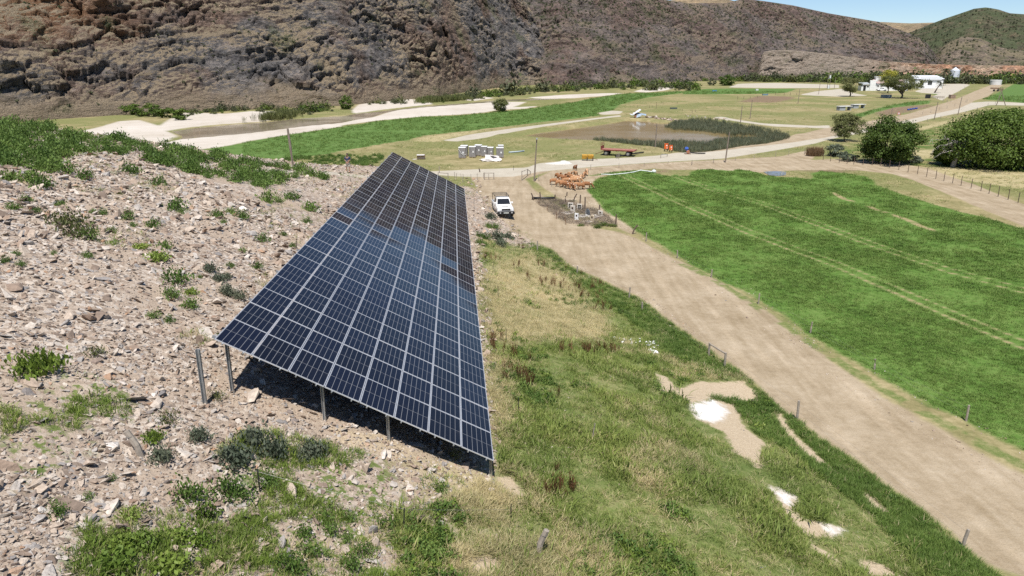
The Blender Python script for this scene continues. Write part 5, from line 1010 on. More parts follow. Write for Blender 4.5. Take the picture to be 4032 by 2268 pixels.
def utility_pole(c, fx, fy, tx, ty, label, arm=True, r=.11, box=None, group=None):
    p = at(c, fx, fy); s = mpp(c, p); h = (fy - ty) * s / CP; o = empty('utility_pole', p, 0, label, 'utility pole', group)
    vx = (tx - fx) * s; vx -= (p[0] / depth(p)) * SP * h * 0
    lean = max(-.06 * h, min(.06 * h, vx - 0.0))
    m = MB(); m.tube([(0, 0, -.5), (lean * .5, 0, h * .5), (lean, 0, h)], [r * 1.15, r, r * .8], 8); m.build('shaft', M_POLE, o)
    if arm:
        m = MB(); m.box(lean - .45, lean + .45, -.14, -.08, h - .35, h - .25); m.build('crossarm', M_POLE, o)
        for q in (-.38, .38): m = MB(); m.tube([(lean + q, -.11, h - .25), (lean + q, -.11, h - .10)], [.035, .05], 6); m.build('insulator', simple('insulator_glaze', (.25, .14, .09), .3), o)
    if box == 'lamp':
        m = MB(); m.box(lean - .12, lean + .12, -.28, .1, h - .05, h + .12); m.build('lamp_head', simple('lamp_grey', (.35, .36, .37), .5), o); m = MB(); m.box(lean - .09, lean + .09, -.26, -.05, h - .07, h - .052); m.build('lens', simple('lamp_lens', (.7, .7, .7), .2), o)
    return o
utility_pole(C2, 1455, 1370, 1472, 1068, 'wooden pole with a lamp head standing at the road junction', False, .10, 'lamp')
utility_pole(C2, 2368, 1107, 2372, 945, 'pale wooden pole standing at the near edge of the pond', True)
utility_pole(C1, 2212, 1247, 2172, 988, 'leaning grey pole behind the crest of the stony slope', False, .12)
utility_pole(C3, 320, 1227, 340, 1010, 'slim wooden pole on the bank between the pasture and the gravel road', False)
utility_pole(C3, 436, 926, 438, 810, 'wooden pole on the far bank of the reed bed', False); utility_pole(C3, 507, 896, 512, 765, 'taller pole just behind the one on the reed bank', False)
utility_pole(C3, 870, 782, 872, 680, 'pole in the middle of the paddock behind the pond', False); utility_pole(C3, 1025, 712, 1028, 625, 'pole beside the bare track near the gnarled tree', False)
utility_pole(C3, 1568, 892, 1574, 818, 'dark pole beside the triangular warning sign', False); utility_pole(C3, 1897, 905, 1912, 778, 'pole at the gravel road opposite the blue drums', False); utility_pole(C3, 2076, 868, 2098, 740, 'pole at the gravel road near the farm track gate', False)
utility_pole(C3, 1143, 668, 1145, 590, 'pole standing right beside the transformer poles', True, .14)
def transformer():
    p = at(C3, 1090, 668); s = mpp(C3, p); h = 100 * s; o = empty('transformer_poles', p, 0, 'pair of poles carrying a white transformer near the farm', 'transformer')
    for x in (0, 17 * s): m = MB(); m.tube([(x, 0, -.5), (x, 0, h)], [.16, .12], 8); m.build('pole', M_POLE, o)
    m = MB(); m.box(-.3, 17 * s + .3, -.15, .15, h * .72, h * .75); m.build('platform', M_GALV, o); m = MB(); m.box(6 * s, 16 * s, -.6, .5, h * .752, h * .95); m.build('transformer_tank', simple('tank_white', (.7, .72, .73), .5), o, bevel=.05)
    m = MB(); m.box(-.6, 17 * s + .6, -.1, .1, h * .985, h * 1.01); m.build('crossarm', M_POLE, o); m = MB(); m.box(1 * s, 14 * s, -.5, .3, 0, h * .22); m.build('meter_box', simple('tank_white', (.7, .72, .73), .5), o, bevel=.03)
transformer()
def aframe():
    a = at(C3, 2365, 797); s = mpp(C3, a); o = empty('pole_with_stay', a, 0, 'A-shaped pair of poles at the turn of the gravel road', 'utility pole'); h = 110 * s
    m = MB(); m.tube([(0, 0, -.4), (22 * s, 0, h)], [.16, .13], 8); m.build('pole', M_POLE, o); m = MB(); m.tube([(75 * s, 0, -.4), (24 * s, .3, h * .97)], [.15, .12], 8); m.build('stay', M_POLE, o); m = MB(); m.box(5 * s, 55 * s, -.1, .02, h * .28, h * .31); m.build('tie_bar', M_POLE, o)
aframe()
def sign():
    p = at(D5, 1235, 978); s = mpp(D5, p); o = empty('warning_sign', p, 0, 'red-bordered triangular road warning sign on a thin post', 'sign'); z0, z1, w = 52 * s, 100 * s, 29 * s
    m = MB(); m.tube([(0, 0, -.3), (0, 0, z1 * .95)], .04, 6); m.build('post', M_GALV, o)
    m = MB(); m.prism([(-w, z0), (w, z0), (0, z1)], -.05, -.03, 'y'); f = m.build('border', simple('sign_red', (.40, .035, .03), .5), o)
    m = MB(); q = .62; zc = z0 + (z1 - z0) / 3; m.prism([(-w * q, zc + (z0 - zc) * q), (w * q, zc + (z0 - zc) * q), (0, zc + (z1 - zc) * q)], -.056, -.0505, 'y'); m.build('face', simple('sign_white', (.8, .8, .78), .5), o)
    m = MB(); m.box(-w * .22, w * .22, -.06, -.0565, zc - .07, zc + .02); m.box(-w * .12, w * .1, -.06, -.0565, zc + .022, zc + .12); m.build('symbol', simple('sign_black', (.02, .02, .02), .5), o)
sign()
# ------------------------------------------------------------------ pickup
M_WHITE = simple('vehicle_white', (.80, .80, .79), .28, 0, .03, 2, .25, (.55, .48, .38), .5)
M_GLASS = simple('dark_glass', (.018, .02, .024), .06, 0, .05, 2, spec=.6); M_BLACK = simple('black_plastic', (.02, .02, .021), .5); M_TYRE = simple('tyre_rubber', (.025, .024, .023), .85, dirt=.5); M_RIM = simple('rim_silver', (.45, .45, .46), .35, .7); M_LAMP = simple('headlamp_glass', (.62, .64, .66), .1, .3)
def wheel(o, x, y, r=.37, w=.25):
    m = MB(); m.disc((0, 0, 0), r, w, 20, 'x'); t = m.build('wheel', M_TYRE, o, bevel=.04); t.location = (x, y, r); s = 1 if x > 0 else -1
    m = MB(); m.disc((s * (w / 2 + .004), 0, 0), r * .62, .02, 14, 'x'); m.build('rim', M_RIM, t); m = MB(); m.disc((s * (w / 2 + .018), 0, 0), r * .18, .012, 10, 'x'); m.build('hub', M_BLACK, t)
def pickup(loc, rz, label, rack=True):
    """front towards -y"""
    o = empty('pickup_truck', loc, rz, label, 'pickup truck'); hw = .90
    m = MB()   # lower body in cross sections along y: (y, half width, z low, z high)
    secs = [(-2.52, .70, .62, .98), (-2.45, .84, .50, 1.03), (-2.1, hw, .45, 1.09), (-1.2, hw + .01, .42, 1.14), (-.98, hw + .01, .42, 1.16), (.9, hw + .01, .42, 1.14)]
    v = []; f = []
    for y, w, a, b in secs: v += [(-w, y, a), (-w - .02, y, (a + b) / 2), (-w + .05, y, b - .06), (-w + .14, y, b), (w - .14, y, b), (w - .05, y, b - .06), (w + .02, y, (a + b) / 2), (w, y, a)]
    for i in range(len(secs) - 1):
        for j in range(7): f.append((i * 8 + j, i * 8 + j + 1, i * 8 + j + 9, i * 8 + j + 8))
        f.append((i * 8 + 7, i * 8, i * 8 + 8, i * 8 + 15))
    f.append(tuple(range(8))); f.append(tuple(len(v) - 8 + j for j in range(8))[::-1]); m.add(v, f); m.build('body', M_WHITE, o, smooth=False, bevel=.012)
    m = MB(); m.box(-.38, .38, -1.98, -1.72, 1.105, 1.15); m.build('bonnet_scoop', M_WHITE, o, bevel=.02); m = MB(); m.box(-.33, .33, -1.99, -1.982, 1.11, 1.142); m.build('scoop_mouth', M_BLACK, o)
    m = MB(); v = []   # cab
    cs = [(-1.02, .80, 1.15, .80, 1.15), (-.42, .80, 1.14, .66, 1.74), (-.2, .80, 1.14, .66, 1.79), (.62, .80, 1.13, .66, 1.78), (.88, .80, 1.13, .70, 1.55), (.92, .80, 1.13, .80, 1.16)]
    prof = [(-1.02, 1.14), (-.40, 1.73), (-.18, 1.79), (.60, 1.78), (.80, 1.70), (.92, 1.14)]
    b0 = [(-.83 + (z - 1.14) * .24, y, z) for y, z in prof] + [(.83 - (z - 1.14) * .24, y, z) for y, z in prof]
    n = len(prof); m.add(b0, [tuple(range(n)), tuple(range(2 * n - 1, n - 1, -1))] + [(i, i + n, i + n + 1, i + 1) for i in range(n - 1)] + [(n - 1, 2 * n - 1, n, 0)]); m.build('cab', M_WHITE, o, bevel=.025)
    def pane(name, pts): q = MB(); q.add(pts, [tuple(range(len(pts)))]); q.build(name, M_GLASS, o)
    pane('windscreen', [(-.72, -.975, 1.195), (.72, -.975, 1.195), (.62, -.445, 1.70), (-.62, -.445, 1.70)]); pane('rear_window', [(-.6, .885, 1.30), (.6, .885, 1.30), (.56, .83, 1.62), (-.56, .83, 1.62)])
    for s in (-1, 1):
        X = lambda z: s * (.838 - (z - 1.14) * .24)
        pane('side_window', [(X(1.2), -.86, 1.2), (X(1.2), -.05, 1.2), (X(1.66), -.05, 1.66), (X(1.66), -.40, 1.66)]); pane('side_window', [(X(1.2), .02, 1.2), (X(1.2), .78, 1.2), (X(1.66), .62, 1.66), (X(1.66), .02, 1.66)])
        q = MB(); q.box(s * .92 - .09, s * .92 + .13 * s if s > 0 else s * .92 + .09, -.80, -.66, 1.22, 1.40); q.build('mirror', M_WHITE, o, bevel=.02)
        q = MB(); q.add([(s * .52, -2.50, .84), (s * .86, -2.36, .86), (s * .87, -2.30, 1.02), (s * .50, -2.47, .99)], [(0, 1, 2, 3)]); h = q.build('headlight', M_LAMP, o); h.location = (0, -.035, 0)
        q = MB(); q.box(s * .94 - .03, s * .94 + .03, -1.0, .9, .40, .46); q.build('side_step', M_BLACK, o)
        q = MB(); q.box(s * .915 - .004, s * .915 + .004, -.02, .0, .5, 1.12); q.box(s * .915 - .006, s * .915 + .006, -.45, -.28, .93, .97); q.build('door_handle', M_BLACK, o)
        for y in (-1.62, 1.48):
            q = MB(); a = [(y + .47 * math.cos(t), .40 + .47 * math.sin(t)) for t in [math.pi * k / 12 for k in range(13)]]; q.prism(a, s * .905, s * .935, 'x'); q.build('wheel_arch', M_BLACK, o)
        wheel(o, s * .80, -1.62); wheel(o, s * .80, 1.48)
    m = MB(); m.box(-hw, -hw + .06, .96, 2.50, .46, 1.10); m.box(hw - .06, hw, .96, 2.50, .46, 1.10); m.box(-hw + .061, hw - .061, 2.44, 2.499, .461, 1.098); m.box(-hw + .061, hw - .061, .962, 1.02, .55, 1.097); m.build('load_bed', M_WHITE, o, bevel=.015)
    m = MB(); m.box(-hw + .062, hw - .062, 1.03, 2.43, .55, .60); m.build('bed_liner', M_BLACK, o)
    m = MB(); m.box(-.44, .44, -2.535, -2.525, .80, .96); m.build('grille', M_BLACK, o); m = MB(); m.box(-.30, .30, -2.545, -2.537, .87, .90); m.build('grille_bar', M_RIM, o)
    m = MB(); m.prism([(-.93, .42), (-.93, .66), (-.80, .74), (.80, .74), (.93, .66), (.93, .42)], -2.74, -2.50, 'y'); bb = m.build('bumper', M_BLACK, o, bevel=.03)
    m = MB(); m.tube([(-.45, -2.70, .74), (-.42, -2.72, 1.02), (.42, -2.72, 1.02), (.45, -2.70, .74)], .03, 8); m.build('bull_bar', M_BLACK, bb)
    for s in (-1, 1): m = MB(); m.disc((s * .62, -2.747, .60), .075, .02, 12, 'y'); m.build('fog_lamp', M_LAMP, bb)
    m = MB(); m.box(-.26, .26, -2.752, -2.742, .53, .64); m.build('number_plate', simple('plate_white', (.75, .75, .72), .4), bb)
    m = MB()
    for k, x in enumerate((-.21, -.14, -.07, .03, .10, .17)): m.box(x, x + .045, -2.754, -2.7525, .56, .61)
    m.build('plate_lettering', simple('plate_green', (.05, .16, .08), .5), bb)
    if rack:
        m = MB(); r = .028; y0, y1, zt = 1.02, 2.38, 1.88
        for s in (-.78, .78): m.tube([(s, y0, 1.1), (s, y0, zt), (s, y1, zt - .02), (s, y1, 1.1)], r, 6); m.tube([(s, y0, zt), (s * .9, -.05, 1.86)], r, 6)
        for y in (y0, (y0 + y1) / 2, y1): m.tube([(-.78, y, zt), (.78, y, zt)], r, 6)
        m.tube([(-.70, -.05, 1.86), (.70, -.05, 1.86)], r, 6); m.tube([(-.70, .45, 1.84), (.70, .45, 1.84)], r, 6); m.build('roll_rack', M_BLACK, o)
    return o
p = at(D2, 415, 925); PICK = pickup((p[0] - .05, p[1], G(p[0], p[1])), math.radians(9), 'white pickup truck with a black roll rack parked on the dirt road beside the array')
p = at(D5, 1000, 585); pickup((p[0], p[1], 0.03), math.radians(-95), 'white car parked in front of the farmhouse under the shade tree', False)
p = at(D5, 2440, 468); pickup((p[0], p[1], 0.03), math.radians(-88), 'white vehicle parked far off on the road near the round tank', False)
p = at(D5, 915, 562); pickup((p[0], p[1] + 3, 0.03), math.radians(60), 'second white vehicle parked behind the car at the farmhouse', False)
# ------------------------------------------------------------------ cattle and the man
def skin_mesh(name, verts, edges, radii, mats, root=0, sub=2):
    me = bpy.data.meshes.new(name); me.from_pydata(verts, edges, []); o = bpy.data.objects.new(name, me); COL.objects.link(o)
    o.modifiers.new('skin', 'SKIN'); sv = me.skin_vertices[0].data
    for i, r in enumerate(radii): sv[i].radius = r if hasattr(r, '__len__') else (r, r); sv[i].use_root = (i == root)
    s = o.modifiers.new('sub', 'SUBSURF'); s.levels = sub; s.render_levels = sub
    dg_ = bpy.context.evaluated_depsgraph_get(); dg_.update(); r = bpy.data.meshes.new_from_object(o.evaluated_get(dg_)); r.name = name
    bpy.data.objects.remove(o); r.materials.clear()
    for m in mats: r.materials.append(m)
    r.polygons.foreach_set('use_smooth', [True] * len(r.polygons)); return r
def cow_coat():
    t = NT('jersey_coat'); v = t.coord('Object'); oi = t.node('ShaderNodeObjectInfo').outputs['Random']; s = t.node('ShaderNodeSeparateXYZ', {0: v})
    c = t.ramp(oi, [(0, (.22, .095, .04)), (.5, (.34, .165, .075)), (1, (.47, .28, .15))]); n = t.noise(v, 3.5, 3)
    c = t.mix(t.m('MULTIPLY', t.ss(s.outputs[2], .42, .12), .8), c, (.55, .42, .28)); c = t.mix(t.m('MULTIPLY', t.ss(t.noise(v, 2.2, 2), .62, .70), .7), c, (.72, .66, .56)); c = t.mix(1.0, c, t.ramp(n, [(.3, (.8, .8, .8)), (.7, (1.1, 1.1, 1.1))]), 'MULTIPLY')
    return t.fin(c, .75, spec=.2)
M_COAT = cow_coat()
def cow_mesh(graze, step):
    hd = (0, -.98, .28) if graze else (0, -.92, 1.12); nk = (0, -.68, .70) if graze else (0, -.70, .98); mz = (0, -1.12, .12) if graze else (0, -1.12, 1.02)
    V = [(0, .02, .74), (0, -.34, .77), (0, -.52, .80), nk, hd, mz, (0, .36, .78), (0, .54, .80), (0, .60, .74), (.02, .66, .42)]; E = [(0, 1), (1, 2), (2, 3), (3, 4), (4, 5), (0, 6), (6, 7), (7, 8), (8, 9)]
    R = [(.235, .26), (.215, .25), (.17, .21), (.105, .13), (.095, .105), (.06, .06), (.21, .235), (.15, .16), (.03, .03), (.018, .018)]
    for s in (-1, 1):
        b = len(V); f = step * s; V += [(s * .15, -.44, .56), (s * .15, -.45 + f, .33), (s * .15, -.44 + f * 1.3, .03)]; E += [(1, b), (b, b + 1), (b + 1, b + 2)]; R += [(.085, .09), (.05, .05), (.042, .045)]
        b = len(V); V += [(s * .15, .46, .56), (s * .15, .56 - f, .32), (s * .15, .50 - f * 1.2, .03)]; E += [(6, b), (b, b + 1), (b + 1, b + 2)]; R += [(.115, .13), (.05, .055), (.042, .045)]
        b = len(V); V += [(s * .17, hd[1] + .06, hd[2] + .07)]; E += [(4, b)]; R += [(.028, .028)]
    return skin_mesh('body', V, E, R, [M_COAT], 0, 1)
COWS = [cow_mesh(True, .05), cow_mesh(False, .04), cow_mesh(True, -.07)]
cow_px = [(1445, 350, 0, 85, 1), (1560, 385, 0, 80, 1), (1640, 400, 0, 100, 1), (1700, 425, 0, 30, .95), (1775, 430, 0, 25, 1), (1830, 445, 2, 15, 1), (1900, 440, 2, 75, 1.05), (1990, 445, 2, -80, 1), (2105, 430, 0, 80, 1.08), (1525, 235, 1, 30, 1), (1585, 265, 1, 60, 1), (1650, 280, 2, -70, .95), (1705, 270, 1, 10, 1), (1765, 215, 1, 20, 1), (1800, 265, 0, 45, 1), (1855, 290, 2, 95, 1), (1745, 330, 0, 80, 1), (1850, 335, 0, 85, 1), (1885, 205, 1, -20, 1.05), (1945, 285, 0, 5, 1), (1995, 270, 0, -10, 1), (2060, 210, 0, -15, 1), (2112, 150, 0, 0, 1.05), (1875, 80, 1, 10, 1.05), (1920, 310, 0, 70, 1), (1690, 340, 2, 75, 1)]
cow_lab = {8: 'brown calf grazing by itself at the outer edge of the herd on the green', 22: 'brown calf walking up from the herd along the bare strip', 23: 'brown calf standing apart on the road edge above the herd', 0: 'brown calf at the bare-earth end of the herd'}
M_HOOF = simple('dark_hoof', (.06, .045, .035), .6); M_NOSE = simple('dark_muzzle', (.05, .035, .03), .6)
for i, (x, y, k, a, s) in enumerate(cow_px):
    p = at(D2, x, y); o = empty('calf', p, math.radians(a), cow_lab.get(i, 'brown calf in the packed herd at the corner of the pasture'), 'calf', 'calves at the pasture corner'); o.scale = (s * .92,) * 3
    new_obj('body', COWS[k], o)
# shared muzzle and horn-less poll pieces
_m = MB(); _m.tube([(0, -1.10, .13), (0, -1.17, .07)], [.062, .05], 8); mz_g = _m.mesh('muzzle', M_NOSE); _m = MB(); _m.tube([(0, -1.10, 1.03), (0, -1.18, .99)], [.062, .05], 8); mz_u = _m.mesh('muzzle', M_NOSE)
for o in [q for q in COL.objects if q.name.startswith('calf')]:
    k = COWS.index(o.children[0].data); new_obj('muzzle', mz_u if k == 1 else mz_g, o)
def person():
    p = at((1300, 580, 7.28), 520, 722); s = 400 * mpp((1300, 580, 7.28), p) / CP / 1.76; s = min(max(s, 1.05), 1.15)
    o = empty('person', p, math.radians(-6), 'person in a dark blue shirt and pale shorts standing on the path holding a controller', 'person'); o.scale = (s, s, s)
    skin = simple('skin_tone', (.42, .25, .17), .6, 0, .05); shirt = simple('navy_shirt', (.035, .045, .10), .85); shorts = simple('cream_shorts', (.55, .50, .42), .85)
    V = [(0, 0, .95), (0, .0, 1.18), (0, .01, 1.40), (0, 0, 1.52), (0, -.02, 1.63), (0, -.03, 1.74)]; E = [(0, 1), (1, 2), (2, 3), (3, 4), (4, 5)]; R = [(.15, .11), (.15, .11), (.16, .10), (.055, .055), (.085, .095), (.07, .085)]
    for q in (-1, 1):
        b = len(V); V += [(q * .20, .0, 1.42), (q * .27, .02, 1.16), (q * .10, -.26, 1.12), (q * .06, -.31, 1.12)]; E += [(2, b), (b, b + 1), (b + 1, b + 2), (b + 2, b + 3)]; R += [(.06, .06), (.045, .045), (.033, .033), (.035, .025)]
        b = len(V); V += [(q * .10, 0, .86), (q * .13, -.02, .48), (q * .15, .02, .08), (q * .16, -.14, .04)]; E += [(0, b), (b, b + 1), (b + 1, b + 2), (b + 2, b + 3)]; R += [(.095, .10), (.062, .066), (.042, .045), (.04, .032)]
        for f in range(5):   # fingers round the controller
            b2 = len(V); w = V[b - 1]; fx = q * (.085 - .012 * f); V += [(fx, -.335, 1.135 - .012 * f), (fx * .6, -.37 + .004 * f, 1.125 - .012 * f)]; E += [(b - 1, b2), (b2, b2 + 1)]; R += [(.010, .010), (.008, .008)]
    new_obj('body', skin_mesh('body', V, E, R, [skin], 0, 2), o)
    sv = [(0, 0, .93), (0, 0, 1.18), (0, .01, 1.41), (0, 0, 1.47)]; se = [(0, 1), (1, 2), (2, 3)]; sr = [(.175, .135), (.17, .13), (.17, .115), (.075, .07)]
    for q in (-1, 1): b = len(sv); sv += [(q * .21, .0, 1.42), (q * .265, .02, 1.20)]; se += [(2, b), (b, b + 1)]; sr += [(.078, .078), (.072, .072)]
    new_obj('shirt', skin_mesh('shirt', sv, se, sr, [shirt], 0, 2), o)
    pv = [(0, 0, .95)]; pe = []; pr = [(.17, .135)]
    for q in (-1, 1): b = len(pv); pv += [(q * .105, 0, .82), (q * .13, -.015, .52)]; pe += [(0, b), (b, b + 1)]; pr += [(.118, .12), (.105, .105)]
    new_obj('shorts', skin_mesh('shorts', pv, pe, pr, [shorts], 0, 2), o)
    m = MB(); m.tube([(0, .005, 1.66), (0, .0, 1.73), (0, -.02, 1.80)], [.10, .105, .05], 10); m.build('hair', simple('dark_hair', (.04, .03, .025), .8), o, smooth=True)
    m = MB(); m.tube([(0, -.105, 1.60), (0, -.09, 1.53), (0, -.07, 1.46)], [.055, .07, .02], 8); m.build('beard', simple('dark_hair', (.04, .03, .025), .8), o, smooth=True)
    for q in (-1, 1):
        m = MB(); m.box(q * .035 - .012, q * .035 + .012, -.135, -.12, 1.665, 1.677); m.build('eye', M_BLACK, o); m = MB(); m.box(q * .155 - .05, q * .155 + .05, -.20, .07, 0, .075); m.build('shoe', simple('brown_shoe', (.13, .09, .06), .7), o, bevel=.02)
    m = MB(); m.tube([(0, -.125, 1.66), (0, -.15, 1.625)], [.012, .018], 6); m.build('nose', skin, o)
    m = MB(); m.box(-.09, .09, -.40, -.34, 1.09, 1.13); m.tube([(-.07, -.39, 1.13), (-.09, -.43, 1.2)], .008, 5); m.tube([(.07, -.39, 1.13), (.09, -.43, 1.2)], .008, 5)
    c = m.build('remote_controller', simple('controller_grey', (.25, .26, .27), .5), None, label='small grey remote controller held in the hands of the standing person', cat='controller'); c.location = o.location; c.rotation_euler = o.rotation_euler; c.scale = o.scale
person()
# ------------------------------------------------------------------ graves
M_STONE_W = simple('white_gravestone', (.66, .61, .53), .8, 0, .12, 5, .4, (.42, .36, .27)); M_STONE_G = simple('grey_gravestone', (.10, .11, .12), .4, 0, .1, 5); M_STONE_B = simple('beige_gravestone', (.56, .47, .34), .85, 0, .12, 5, .4, (.38, .30, .2)); M_PLAQUE = simple('bronze_plaque', (.13, .085, .06), .4, .5); M_GRAVEL = simple('grave_gravel', (.50, .47, .43), .95, 0, .2, 18); M_BLKSTONE = simple('black_granite', (.025, .027, .028), .3)
def gravestone(x0, x1, yt, yb, label, style, mat, kerb=None, rz=-.25, kmat=None):
    p = at(D3, (x0 + x1) / 2, yb); s = mpp(D3, p); w = (x1 - x0) * s; h = (yb - yt) * s; o = empty('gravestone', p, rz, label, 'gravestone')
    if style == 'frame':
        e = w * .16
        for a, b, c, d in ((-w / 2, -w / 2 + e, 0, h), (w / 2 - e, w / 2, 0, h), (-w / 2 + e, w / 2 - e, h - e, h - .003)): m = MB(); m.box(a, b, -.09, .09, c - (.15 if c == 0 else 0), d); m.build('frame', mat, o, bevel=.008)
        m = MB(); m.box(-w / 2 + e, w / 2 - e, -.03, .03, .02, h - e); m.build('tablet', M_BLKSTONE, o); m = MB(); m.box(-w * .6, w * .6, -.16, .16, -.15, .04); m.build('plinth', mat, o, bevel=.01)
        m = MB(); [m.box(-w * .2, w * .2, -.034, -.0305, h * (.35 + .1 * k), h * (.35 + .1 * k) + .02) for k in range(4)]; m.build('inscription', M_STONE_W, o)
    elif style == 'curved':
        m = MB(); pr = [(-w / 2, -.1), (-w / 2, h * .35), (-w * .38, h * .8), (-w * .15, h), (w * .22, h * .96), (w * .42, h * .6), (w / 2, h * .2), (w / 2, -.1)]; m.prism(pr, -.08, .08, 'y'); m.build('tablet', mat, o, bevel=.012); m = MB(); m.tube([(-w * .22, -.09, h * .95), (-w * .28, -.09, h * .5), (-w * .22, -.09, h * .1)], .02, 5); m.build('carved_edge', M_STONE_W, o); m = MB(); m.box(-w * .25, w * .2, -.3, -.12, -.05, .12); m.build('flower_holder', simple('grave_white', (.75, .75, .74), .7), o, bevel=.02)
    else:
        n = 7; top = [(w / 2 * math.cos(math.pi * k / n), h - (h * .16) + h * .16 * math.sin(math.pi * k / n)) for k in range(n + 1)] if style == 'round' else [(w / 2, h), (-w / 2, h)]
        m = MB(); m.prism([(-w / 2, -.15), (w / 2, -.15)] + top, -.07, .07, 'y'); m.build('headstone', mat, o, bevel=.012); m = MB(); m.box(-w * .2, w * .22, -.085, -.071, h * .5, h * .78); m.build('plaque', M_PLAQUE, o); m = MB(); m.box(-w * .62, w * .62, -.15, .15, -.15, .05); m.build('plinth', mat, o, bevel=.01)
    if kerb:
        L, W = kerb; e = .09; km = kmat or mat
        for a, b, c, d in ((-W / 2, -W / 2 + e, -L, -.16), (W / 2 - e, W / 2, -L, -.16), (-W / 2 + e, W / 2 - e, -L, -L + e)): m = MB(); m.box(a, b, c, d, -.15, .12); m.build('kerb', km, o, bevel=.01)
        m = MB(); m.box(-W / 2 + e, W / 2 - e, -L + e, -.165, -.15, .05); m.build('gravel_bed', M_GRAVEL, o)
    return o
gravestone(1005, 1135, 375, 520, 'black tablet in a white frame, nearest the leaning dark post', 'frame', M_STONE_W)
gravestone(1058, 1195, 445, 620, 'plain white headstone with a small bronze plaque and white kerb', 'square', M_STONE_W, (1.5, 1.0), -.75)
gravestone(1238, 1360, 405, 550, 'black tablet in a white frame beside the two upright dark posts', 'frame', M_STONE_W)
gravestone(1425, 1578, 530, 695, 'dark grey curved gravestone with a white kerb bed', 'curved', M_STONE_G, (1.5, .95), -.75, M_STONE_W)
gravestone(1175, 1270, 640, 800, 'narrow upright white marker without a bed', 'square', simple('grave_white', (.75, .75, .74), .7))
gravestone(1568, 1675, 680, 842, 'beige round-topped headstone with a plaque', 'round', M_STONE_B, (1.3, .9), -.75)
gravestone(1762, 1895, 575, 700, 'square headstone with a plaque beside the pasture track, gravel bed in front', 'square', M_STONE_W, (1.7, 1.0), -.75)
o = at(D3, 1840, 575); s = mpp(D3, o)
fence('graveyard_fence', 'uneven wooden and steel posts fencing the small graveyard', D3, [(150, 312, 172, -75), (310, 300, 185), (680, 308, 135), (975, 205, 95), (945, 370, 160), (1135, 330, 175, 95), (1312, 398, 212), (1438, 520, 275), (1805, 545, 115), (2220, 945, 268), (C5, 2190, 318, 68, 42)], .075, M_DARKWOOD, (.7,))
fence('graveyard_roadside_fence', 'thin rusty posts on the road side of the graveyard', D3, [(270, 430, 130), (480, 580, 125), (710, 790, 170), (965, 930, 190, -50)], .035, M_RUST, (.6,))
def pipe(name, c, pts, r, mat, label, cat='pipe', dz=0.0):
    pp = [at(c, x, y) for x, y in pts]; b = Vector(pp[0]); o = empty(name, b, 0, label, cat); m = MB(); q = [Vector(v) - b + Vector((0, 0, r + dz)) for v in pp]; m.tube(q, r, 10); m.build('tube', mat, o, smooth=True)
    for e, f in ((q[0], q[1]), (q[-1], q[-2])): d = (e - f).normalized(); m = MB(); m.tube([e - d * .08, e + d * .02], r * 1.15, 10); m.build('collar', mat, o)
    return o
pipe('drain_pipe', D3, [(95, 290), (400, 294), (672, 288)], .16, M_BLACK, 'thick black pipe lying at the top end of the graveyard')
M_PVC = simple('pale_irrigation_pipe', (.62, .66, .62), .5)
pipe('irrigation_pipe', D4, [(380, 1240), (560, 1246), (800, 1222), (930, 1200), (1040, 1172), (1150, 1185), (1230, 1198)], .09, M_PVC, 'long pale bent irrigation pipe lying at the top of the pasture')
p = at(D4, 1265, 1198); o = empty('pipe_valve', p, 0, 'round white valve cap at the end of the bent irrigation pipe', 'valve'); m = MB(); m.tube([(0, 0, -.05), (0, 0, .2), (0, 0, .36), (0, 0, .44)], [.30, .36, .26, .08], 12); m.build('cap', M_PVC, o, smooth=True); m = MB(); m.tube([(-.5, 0, .1), (-.3, 0, .1)], .12, 8); m.build('socket', M_PVC, o)
pipe('suction_pipe', D4, [(620, 955), (760, 930), (900, 905), (1085, 878)], .12, M_BLACK, 'black suction pipe lying in front of the red trailer', dz=.12)
pipe('pipe_bundle', D1, [(1960, 405), (2150, 392), (2335, 372)], .14, simple('blue_grey_pipe', (.40, .46, .50), .5), 'pale blue-grey pipes lying in the dry grass right of the wrapped pallets')
